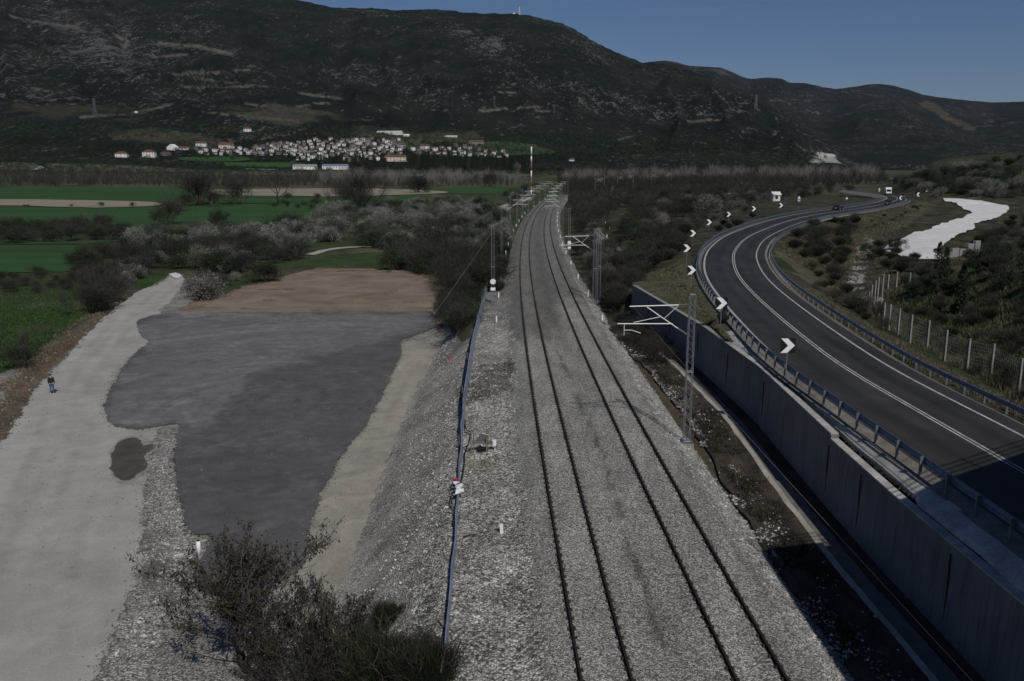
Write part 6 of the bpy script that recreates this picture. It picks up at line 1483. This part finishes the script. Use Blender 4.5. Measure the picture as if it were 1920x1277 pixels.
put_house(278, 295, 20, 'three-storey white house with red roof at the left village edge', hip=True, rm='roof', storeys=3, rz=.05, nwin=4)
put_house(321, 282, 13, 'bright white gabled house on the meadow above the left village edge', wm='wallw2', rm='wallw2', storeys=2, ratio=1.1, rz=1.4, hpx=5, rh=5)
put_house(342, 281, 16, 'low white house with dark porch right of the gabled white house', wm='wallw2', rm='roof2', storeys=1, rz=0)
put_house(376, 275, 17, 'white house with small red roof above the church', storeys=2, rm='roof', rz=.1)
put_house(422, 279, 23, 'cream church-like building with long red roof', wm='wallc', rm='roof', storeys=2, hpx=7, rz=.05, nwin=6)
put_house(309, 292, 16, 'low barn with dull red roof between the left houses', rm='roof', wm='wallg', storeys=1, rz=0)
put_house(463, 247, 13, 'lone red-roofed house up the slope above the village', rm='roof', storeys=2, rz=.2)
put_house(571, 318, 42, 'long low white school building, left wing', wm='wallw2', rm='wallg', storeys=1, hpx=6, ratio=.25, rz=0, nwin=6)
put_house(628, 318, 46, 'long white and blue-grey school building, right wing', wm='wallw2', rm='wallb', storeys=1, hpx=6.5, ratio=.22, rz=0, nwin=8)
put_house(742, 303, 36, 'large cream building with dark red roof left of the pine grove', wm='wallc', rm='roof', storeys=2, hpx=8, ratio=.35, rz=0, nwin=6)
put_house(893, 271, 27, 'long pale building with pinkish roof on the green slope', wm='wallg', rm='roof', storeys=2, hpx=5, ratio=.35, rz=-.1, nwin=8)
put_house(492, 279, 9, 'small blue-walled house among the white ones', wm='wallb', storeys=2, rz=0)
put_house(797, 280, 16, 'white house with bright red roof above the pine grove', rm='roof', rz=0)
put_house(690, 272, 9, 'stone church tower standing among the upper houses', wm='wallg', storeys=3, ratio=.9, hpx=10, rz=0)
put_house(730, 252, 46, 'long grey-white greenhouse on the slope above the village', wm='wallw2', rm='plastic', storeys=1, hpx=2, ratio=.3, rz=-.12, nwin=8)
put_house(762, 256, 10, 'bright white tank house at the end of the long greenhouse', wm='wallw2', rm='wallw2', storeys=1, rz=0)
put_house(845, 258, 24, 'low sheds with grey roof right of the greenhouse', wm='wallg', rm='plastic', storeys=1, hpx=1.5, ratio=.3, rz=0)
put_house(255, 212, 4, 'tiny white chapel on the mountain flank', wm='wallw2', rm='wallw2', storeys=1, rz=0, nwin=1)
put_house(1072, 302, 9, 'lone white farmhouse right of the striped pole', wm='wallw2', rm='roof2', storeys=1, rz=0)
put_house(1455, 377, 14, 'small roofless pale stone hut among blossoming trees', wm='wallw', rm='wallw', storeys=1, hpx=11, rz=.15, nwin=1, ratio=.8)
kinds = [('wallw', 'roof2', 1, 'low white house with brown roof'), ('wallw', 'roof2', 2, 'two-storey white house with brown roof'), ('wallw2', 'roof2', 2, 'bright white house with dark roof'), ('wallw', 'roof', 2, 'white house with red tiled roof'), ('wallg', 'roof2', 2, 'grey stone house with brown roof'), ('wallw2', 'wallg', 2, 'white flat-topped house'), ('wallg', 'roof', 1, 'low grey house with red roof')]
def village(poly, n, zone, spacing, seed, wr=(6, 9.5)):
    r = np.random.default_rng(seed); pl = np.array(poly, float); x0, y0 = pl.min(0); x1, y1 = pl.max(0); P = r.uniform((x0, y0), (x1, y1), (n * 30, 2)); P = P[inpoly(P[:, 0], P[:, 1], pl)]; W = ground_vec(P, dmin=600); got = []
    for p_, w in zip(P, W):
        if len(got) >= n: break
        if got and np.min(np.hypot((np.array(got)[:, 0] - w[0]), (np.array(got)[:, 1] - w[1]) * .55)) < spacing: continue
        got.append(w); k = kinds[int(r.choice(7, p=[.20, .24, .12, .12, .20, .04, .08]))]; wp = float(r.choice([4.5, 5.5, 6.5, 8]))
        put_house(p_[0], p_[1], wp, k[3] + ' ' + zone, k[3] + ' group ' + zone, float(r.choice([.6, .8])), k[2], k[0], k[1], bool(r.random() < .5), None, float(r.uniform(-.5, .5)), 2, w)
village([(470, 276), (560, 268), (600, 264), (680, 262), (752, 264), (760, 282), (745, 292), (690, 295), (640, 294), (600, 300), (560, 302), (545, 292), (470, 292)], 184, 'in the village centre', 9.0, 71)
village([(362, 283), (455, 280), (470, 290), (440, 292), (365, 291)], 26, 'in the left of the village', 11, 72)
village([(770, 280), (850, 276), (950, 286), (955, 296), (870, 296), (780, 288)], 40, 'above the pine grove', 12, 73)
village([(640, 296), (740, 294), (735, 300), (650, 304)], 12, 'along the lower village edge', 13, 74)

# telecom mast on the ridge and power pylons
def pylon(px_, py_, hpx, label, name, m, bands=None, spread=.16):
    w = ground(px_, py_, dmin=800); z = T1(*w); D_ = math.hypot(*w); h = hpx * D_ / F; r_ = empty(name, (*w, z - 2)); tag(r_, label, name.split('_')[-1])
    mb = MB(); b = h * spread / 2
    for sx in (-1, 1):
        for sy in (-1, 1): mb.tube([(sx * b, sy * b, 0), (sx * b * .15, sy * b * .15, h)], h * .008 + .1, 4)
    for k in range(8):
        t0, t1 = k / 8, (k + 1) / 8; a_, c_ = b * (1 - .85 * t0), b * (1 - .85 * t1); s_ = 1 if k % 2 else -1
        mb.tube([(-a_ * s_, -a_, t0 * h), (c_ * s_, -c_, t1 * h)], h * .005 + .06, 3)
    mb.build('tower', M[m], r_)
    if bands is None:
        for t in (.68, .80, .92): MB().tube([(-h * .12, 0, h * t), (h * .12, 0, h * t)], h * .006 + .08, 4).build('cross_arm', M[m], r_)
    else:
        for k in range(6): MB().tube([(0, 0, h * k / 6), (0, 0, h * (k + 1) / 6)], h * .03, 8).build('band', M['red' if k % 2 else 'white'], r_)
pylon(974, 27.5, 16, 'red and white telecom tower on the mountain crest', 'telecom_mast', 'white', 1)
put_house(964, 26, 4, 'tiny white hut beside the crest telecom tower', wm='wallw2', rm='wallw2', storeys=1, rz=0, nwin=1)
pylon(178, 215, 28, 'faint steel pylon low on the left mountain flank', 'power_pylon', 'galv_dark'); pylon(927, 200, 20, 'faint steel pylon on the middle of the mountain', 'power_pylon', 'galv_dark'); pylon(1417, 205, 26, 'steel pylon on the right shoulder of the mountain', 'power_pylon', 'galv'); pylon(1039, 212, 16, 'faint steel pylon right of the middle one', 'power_pylon', 'galv_dark')

# ------------------------------------------------------------------ vehicles
def car(x, y, z, rz, paint, label, kind='car', L_=4.4, W_=1.78, H_=1.45):
    r_ = empty('parked_car' if kind == 'parked' else 'car', (x, y, z), rz); tag(r_, label, 'car')
    # side outline (y forward)
    h0 = .28; lo_ = [(-L_ / 2, .45), (-L_ / 2 + .05, .86), (-L_ * .36, .92), (L_ * .22, .95), (L_ * .45, .80), (L_ / 2, .60), (L_ / 2 - .04, .32), (-L_ / 2 + .1, .30)]
    n = len(lo_); V = []; 
    for s_, k in ((-1, .94), (-1, 1), (1, 1), (1, .94)):
        V += [(s_ * W_ / 2 * (1 if k == 1 else .90), yy_ * (1 if k == 1 else .985), zz_ if k == 1 else zz_ * .97 + .03 * .6) for yy_, zz_ in lo_]
    b = bpy.data.meshes.new('body'); fs = []
    ring = [(-1, n), (1, 2 * n)]
    V = [(-W_ / 2, a_, c_) for a_, c_ in lo_] + [(W_ / 2, a_, c_) for a_, c_ in lo_]
    fs = [list(range(n)), [n + i for i in range(n)][::-1]] + [[i, n + i, n + (i + 1) % n, (i + 1) % n] for i in range(n)]
    b.from_pydata(V, [], fs); bm = bmesh.new(); bm.from_mesh(b); bmesh.ops.recalc_face_normals(bm, faces=bm.faces); bmesh.ops.bevel(bm, geom=bm.edges[:], offset=.06, segments=2, affect='EDGES'); bm.to_mesh(b); bm.free(); b.materials.append(M[paint])
    body = bpy.data.objects.new('body', b); col.objects.link(body); body.parent = r_
    w1, w2 = W_ / 2 - .08, W_ / 2 - .22; ca = [(-L_ * .42, .90), (-L_ * .30, H_ - .04), (L_ * .05, H_ - .02), (L_ * .24, .93)]
    V = [(-w1, ca[0][0], ca[0][1]), (w1, ca[0][0], ca[0][1]), (w1, ca[3][0], ca[3][1]), (-w1, ca[3][0], ca[3][1]), (-w2, ca[1][0], ca[1][1]), (w2, ca[1][0], ca[1][1]), (w2, ca[2][0], ca[2][1]), (-w2, ca[2][0], ca[2][1])]
    MB().add(V, [[0, 1, 5, 4], [1, 2, 6, 5], [2, 3, 7, 6], [3, 0, 4, 7], [4, 5, 6, 7]]).build('window', M['glass'], body)
    MB().box((0, (ca[1][0] + ca[2][0]) / 2, H_ - .005), (w2 * 2 + .03, ca[2][0] - ca[1][0] + .06, .06)).build('roof', M[paint], body)
    for sx in (-1, 1):
        for sy in (-L_ * .31, L_ * .30):
            wh = MB().tube([(sx * (W_ / 2 - .20), sy, .31), (sx * (W_ / 2 + .01), sy, .31)], .31, 16).build('wheel', M['tyre'], r_, False); MB().tube([(sx * (W_ / 2 + .008), sy, .31), (sx * (W_ / 2 + .02), sy, .31)], .19, 12).build('rim', M['plastic'], wh)
        MB().box((sx * (W_ / 2 - .28), L_ / 2 - .01, .64), (.36, .08, .15)).build('headlight', M['lamp'], r_); MB().box((sx * (W_ / 2 - .24), -L_ / 2 + .01, .74), (.32, .06, .14)).build('tail_light', M['red'], r_)
    MB().box((0, L_ / 2 + .0, .45), (.5, .06, .12)).build('number_plate', M['white'], r_); MB().box((0, -L_ / 2 + .02, .55), (.5, .06, .12)).build('number_plate', M['white'], r_)
    return r_
def on_road(px_, py_): return at(px_, py_, ZR)
M['navy'] = m_simple('dark_blue_paint', (0.010, 0.013, 0.028), 0.25, .1, .1, 2); M['slate'] = m_simple('slate_paint', (0.03, 0.04, 0.055), 0.25, .2, .1, 2); M['maroon'] = m_simple('deep_red_paint', (0.16, 0.012, 0.014), 0.25, .1, .1, 2)
def headg(p):
    d = np.hypot(road[:, 0] - p[0], road[:, 1] - p[1]); i = int(np.argmin(d)); t = road[min(i + 3, len(road) - 1)] - road[max(i - 3, 0)]; return math.atan2(t[1], t[0]) - math.pi / 2
for px_, py_, m_, lb, fl in [(1562, 393.5, 'navy', 'dark blue saloon in the outer lane past the middle of the bend', 1), (1655, 383, 'slate', 'slate-grey car in the inner lane before the far bend', 0), (1667, 370.5, 'maroon', 'dark red car with a bright headlight, between truck and slate car', 0)]:
    p = on_road(px_, py_); d = np.hypot(road[:, 0] - p[0], road[:, 1] - p[1]); i = int(np.argmin(d)); side = 1.8 if not fl else -1.8
    q = road[i] + rn[i] * side; car(q[0], q[1], ZR - .045 * side + .01, headg(q) + (math.pi if not fl and m_ == 'maroon' else 0), m_, lb)
p = on_road(1638, 365.5); d = np.hypot(road[:, 0] - p[0], road[:, 1] - p[1]); i = int(np.argmin(d)); q = road[i] + rn[i] * .6
tr = empty('truck', (q[0], q[1], ZR), headg(q) + math.pi - .1); tag(tr, 'white box truck coming round the far bend', 'truck')
b_ = MB().box((0, -1.9, 1.85), (2.35, 4.6, 2.5)).build('cargo_box', M['white'], tr)
V = [(-1.05, .5, .45), (1.05, .5, .45), (1.05, 2.3, .45), (-1.05, 2.3, .45), (-1.05, .5, 2.5), (1.05, .5, 2.5), (1.02, 1.7, 2.5), (-1.02, 1.7, 2.5), (1.05, 2.28, 1.35), (-1.05, 2.28, 1.35)]
cb = MB().add(V, [[0, 3, 2, 1], [4, 5, 6, 7], [0, 1, 5, 4], [3, 9, 8, 2], [9, 7, 6, 8], [1, 2, 8, 5], [5, 8, 6, 6][:4], [0, 4, 9, 3], [4, 7, 9, 9][:4]]).build('cab', M['white'], tr)
MB().add([(-.92, 2.27, 1.42), (.92, 2.27, 1.42), (.88, 1.78, 2.38), (-.88, 1.78, 2.38), (-.92, 2.24, 1.40), (.92, 2.24, 1.40), (.88, 1.70, 2.38), (-.88, 1.70, 2.38)], [[1, 0, 3, 2], [0, 1, 5, 4], [2, 3, 7, 6]]).build('windscreen', M['glass'], cb)
MB().box((0, 2.31, .62), (1.9, .08, .28)).build('bumper', M['tyre'], cb)
for sx in (-1, 1):
    MB().box((sx * .82, 2.33, .85), (.3, .06, .18)).build('headlight', M['lamp'], cb)
    for sy in (1.3, -3.0): MB().tube([(sx * .75, sy, .42), (sx * 1.08, sy, .42)], .42, 16).build('wheel', M['tyre'], tr)

# ------------------------------------------------------------------ the walking person, seen from behind
def skin(name, joints, edges, mat, parent, sub=2):
    me = bpy.data.meshes.new(name); me.from_pydata([j[:3] for j in joints], edges, []); o = bpy.data.objects.new(name, me); col.objects.link(o)
    md = o.modifiers.new('skin', 'SKIN'); sv = me.skin_vertices[0].data
    for k, j in enumerate(joints): sv[k].radius = (j[3], j[4] if len(j) > 4 else j[3]); sv[k].use_root = (k == 0)
    md.use_smooth_shade = True; s_ = o.modifiers.new('sub', 'SUBSURF'); s_.levels = sub; s_.render_levels = sub
    me.materials.append(M[mat]); o.parent = parent; return o
M['skin'] = m_simple('skin', (0.36, 0.21, 0.15), .6, 0, .1, 5); M['jacket'] = m_simple('black_jacket', (0.010, 0.010, 0.012), .8, 0, .2, 8); M['jeans'] = m_simple('blue_jeans', (0.045, 0.085, 0.19), .85, 0, .35, 9); M['hair'] = m_simple('black_hair', (0.008, 0.007, 0.006), .7, 0, .2, 20)
p = at(98.5, 740, ZL); pe = empty('person', (p[0], p[1], ZL + .045), .12); pe.scale = (.9, .92, 1); tag(pe, 'person walking away on the gravel road in black jacket and blue jeans', 'person')
bj = [(0, 0, .95, .12, .09), (0, -.01, 1.15, .12, .09), (0, 0, 1.36, .14, .09), (0, .01, 1.50, .055, .055), (0, .03, 1.60, .075, .085), (0, .03, 1.71, .078, .09),
      (.19, 0, 1.42, .06), (.24, .0, 1.16, .045), (.23, .10, .92, .035), (.22, .14, .84, .03, .022), (-.19, 0, 1.42, .06), (-.24, -.02, 1.16, .045), (-.24, .04, .91, .035), (-.235, .08, .83, .03, .022),
      (.10, 0, .88, .07), (.11, .08, .50, .055), (.115, .02, .10, .045), (.115, .14, .04, .04, .03), (-.10, 0, .88, .07), (-.11, .0, .50, .055), (-.11, -.17, .13, .045), (-.11, -.08, .04, .04, .03)]
be = [(0, 1), (1, 2), (2, 3), (3, 4), (4, 5), (2, 6), (6, 7), (7, 8), (8, 9), (2, 10), (10, 11), (11, 12), (12, 13), (0, 14), (14, 15), (15, 16), (16, 17), (0, 18), (18, 19), (19, 20), (20, 21)]
body = skin('body', bj, be, 'skin', pe)
jk = [(0, 0, .93, .19, .15), (0, -.01, 1.15, .19, .145), (0, 0, 1.36, .205, .14), (0, .01, 1.47, .10, .09), (.20, 0, 1.41, .085), (.255, 0, 1.16, .07), (.24, .10, .94, .052), (-.20, 0, 1.41, .085), (-.255, -.02, 1.16, .07), (-.25, .04, .93, .052)]
skin('jacket', jk, [(0, 1), (1, 2), (2, 3), (2, 4), (4, 5), (5, 6), (2, 7), (7, 8), (8, 9)], 'jacket', pe)
jn = [(0, 0, 1.02, .172, .13), (.10, 0, .84, .105), (.11, .08, .50, .08), (.115, .02, .09, .068), (-.10, 0, .84, .105), (-.11, .0, .50, .08), (-.11, -.16, .14, .066)]
skin('jeans', jn, [(0, 1), (1, 2), (2, 3), (0, 4), (4, 5), (5, 6)], 'jeans', pe)
skin('hair', [(0, -.015, 1.61, .08, .07), (0, .0, 1.71, .094, .098), (0, .02, 1.765, .075, .085)], [(0, 1), (1, 2)], 'hair', pe)
for sx, yy_, zz_ in ((.115, .09, .035), (-.11, -.11, .05)): skin('shoe', [(sx, yy_ - .09, zz_ + .015, .05, .045), (sx, yy_ + .04, zz_, .052, .035), (sx, yy_ + .14, zz_ - .005, .04, .025)], [(0, 1), (1, 2)], 'white', pe)
for sx, hx, hy, hz in ((1, .22, .14, .84), (-1, -.235, .08, .83)):
    for f_ in range(4):
        a_ = (hx + sx * 0, hy + .022 * (f_ - 1.5), hz - .01); ln = [.07, .082, .078, .06][f_]
        MB().tube([a_, (a_[0] - sx * .006, a_[1], a_[2] - ln * .6), (a_[0] - sx * .022, a_[1] + .005, a_[2] - ln)], [.009, .008, .006], 6).build('finger', M['skin'], body)
    MB().tube([(hx, hy + .03, hz + .03), (hx - sx * .01, hy + .055, hz - .01), (hx - sx * .015, hy + .055, hz - .035)], [.011, .010, .007], 6).build('thumb', M['skin'], body)
for sx in (-1, 1):
    MB().box((sx * .078, .03, 1.66), (.018, .045, .06), 0, .8).build('ear', M['skin'], body); MB().box((sx * .03, .122, 1.675), (.022, .012, .01)).build('eye', M['black'], body)
MB().add([(-.014, .115, 1.655), (.014, .115, 1.655), (0, .145, 1.635), (0, .115, 1.69)], None, [[0, 2, 1], [0, 3, 2], [1, 2, 3]]).build('nose', M['skin'], body); MB().box((0, .118, 1.61), (.045, .012, .01)).build('mouth', M['maroon'], body)


# ------------------------------------------------------------------ haze
hz = MB().box((0, 7400, 690), (27000, 17800, 1396)).build('haze', None); 
# (its floor lies below the lowest ground)
hz.location = (0, 0, 0)
m_, nt_, _p = newmat('haze_air'); nt_.nodes.remove(_p); ov = [n for n in nt_.nodes if n.type == 'OUTPUT_MATERIAL'][0]
pv = nt_.nodes.new('ShaderNodeVolumePrincipled'); pv.inputs['Color'].default_value = (0.62, 0.78, 1.0, 1); pv.inputs['Density'].default_value = 0.0000078; pv.inputs['Anisotropy'].default_value = 0.1
nt_.links.new(pv.outputs[0], ov.inputs['Volume']); hz.data.materials.append(m_); tag(hz, None, None, None, 'stuff')

# ------------------------------------------------------------------ tell alike things apart by their place
import collections
seen = collections.defaultdict(list)
for o in scene.objects:
    if o.parent is None and 'label' in o: seen[o['label']].append(o)
def ordn(n): return str(n) + ('th' if 10 <= n % 100 <= 20 else {1: 'st', 2: 'nd', 3: 'rd'}.get(n % 10, 'th'))
for lb, os_ in seen.items():
    if len(os_) < 2: continue
    near_far = 'marker post' in lb or 'catenary mast' in lb
    os_.sort(key=lambda o: o.location.y if near_far else project(o.location.x, o.location.y, o.location.z)[0])
    for k, o in enumerate(os_):
        o['label'] = lb + (', nearest one' if near_far and k == 0 else ', %s nearest' % ordn(k + 1) if near_far else ', leftmost' if k == 0 else ', rightmost' if k == len(os_) - 1 else ', %s from left' % ordn(k + 1))
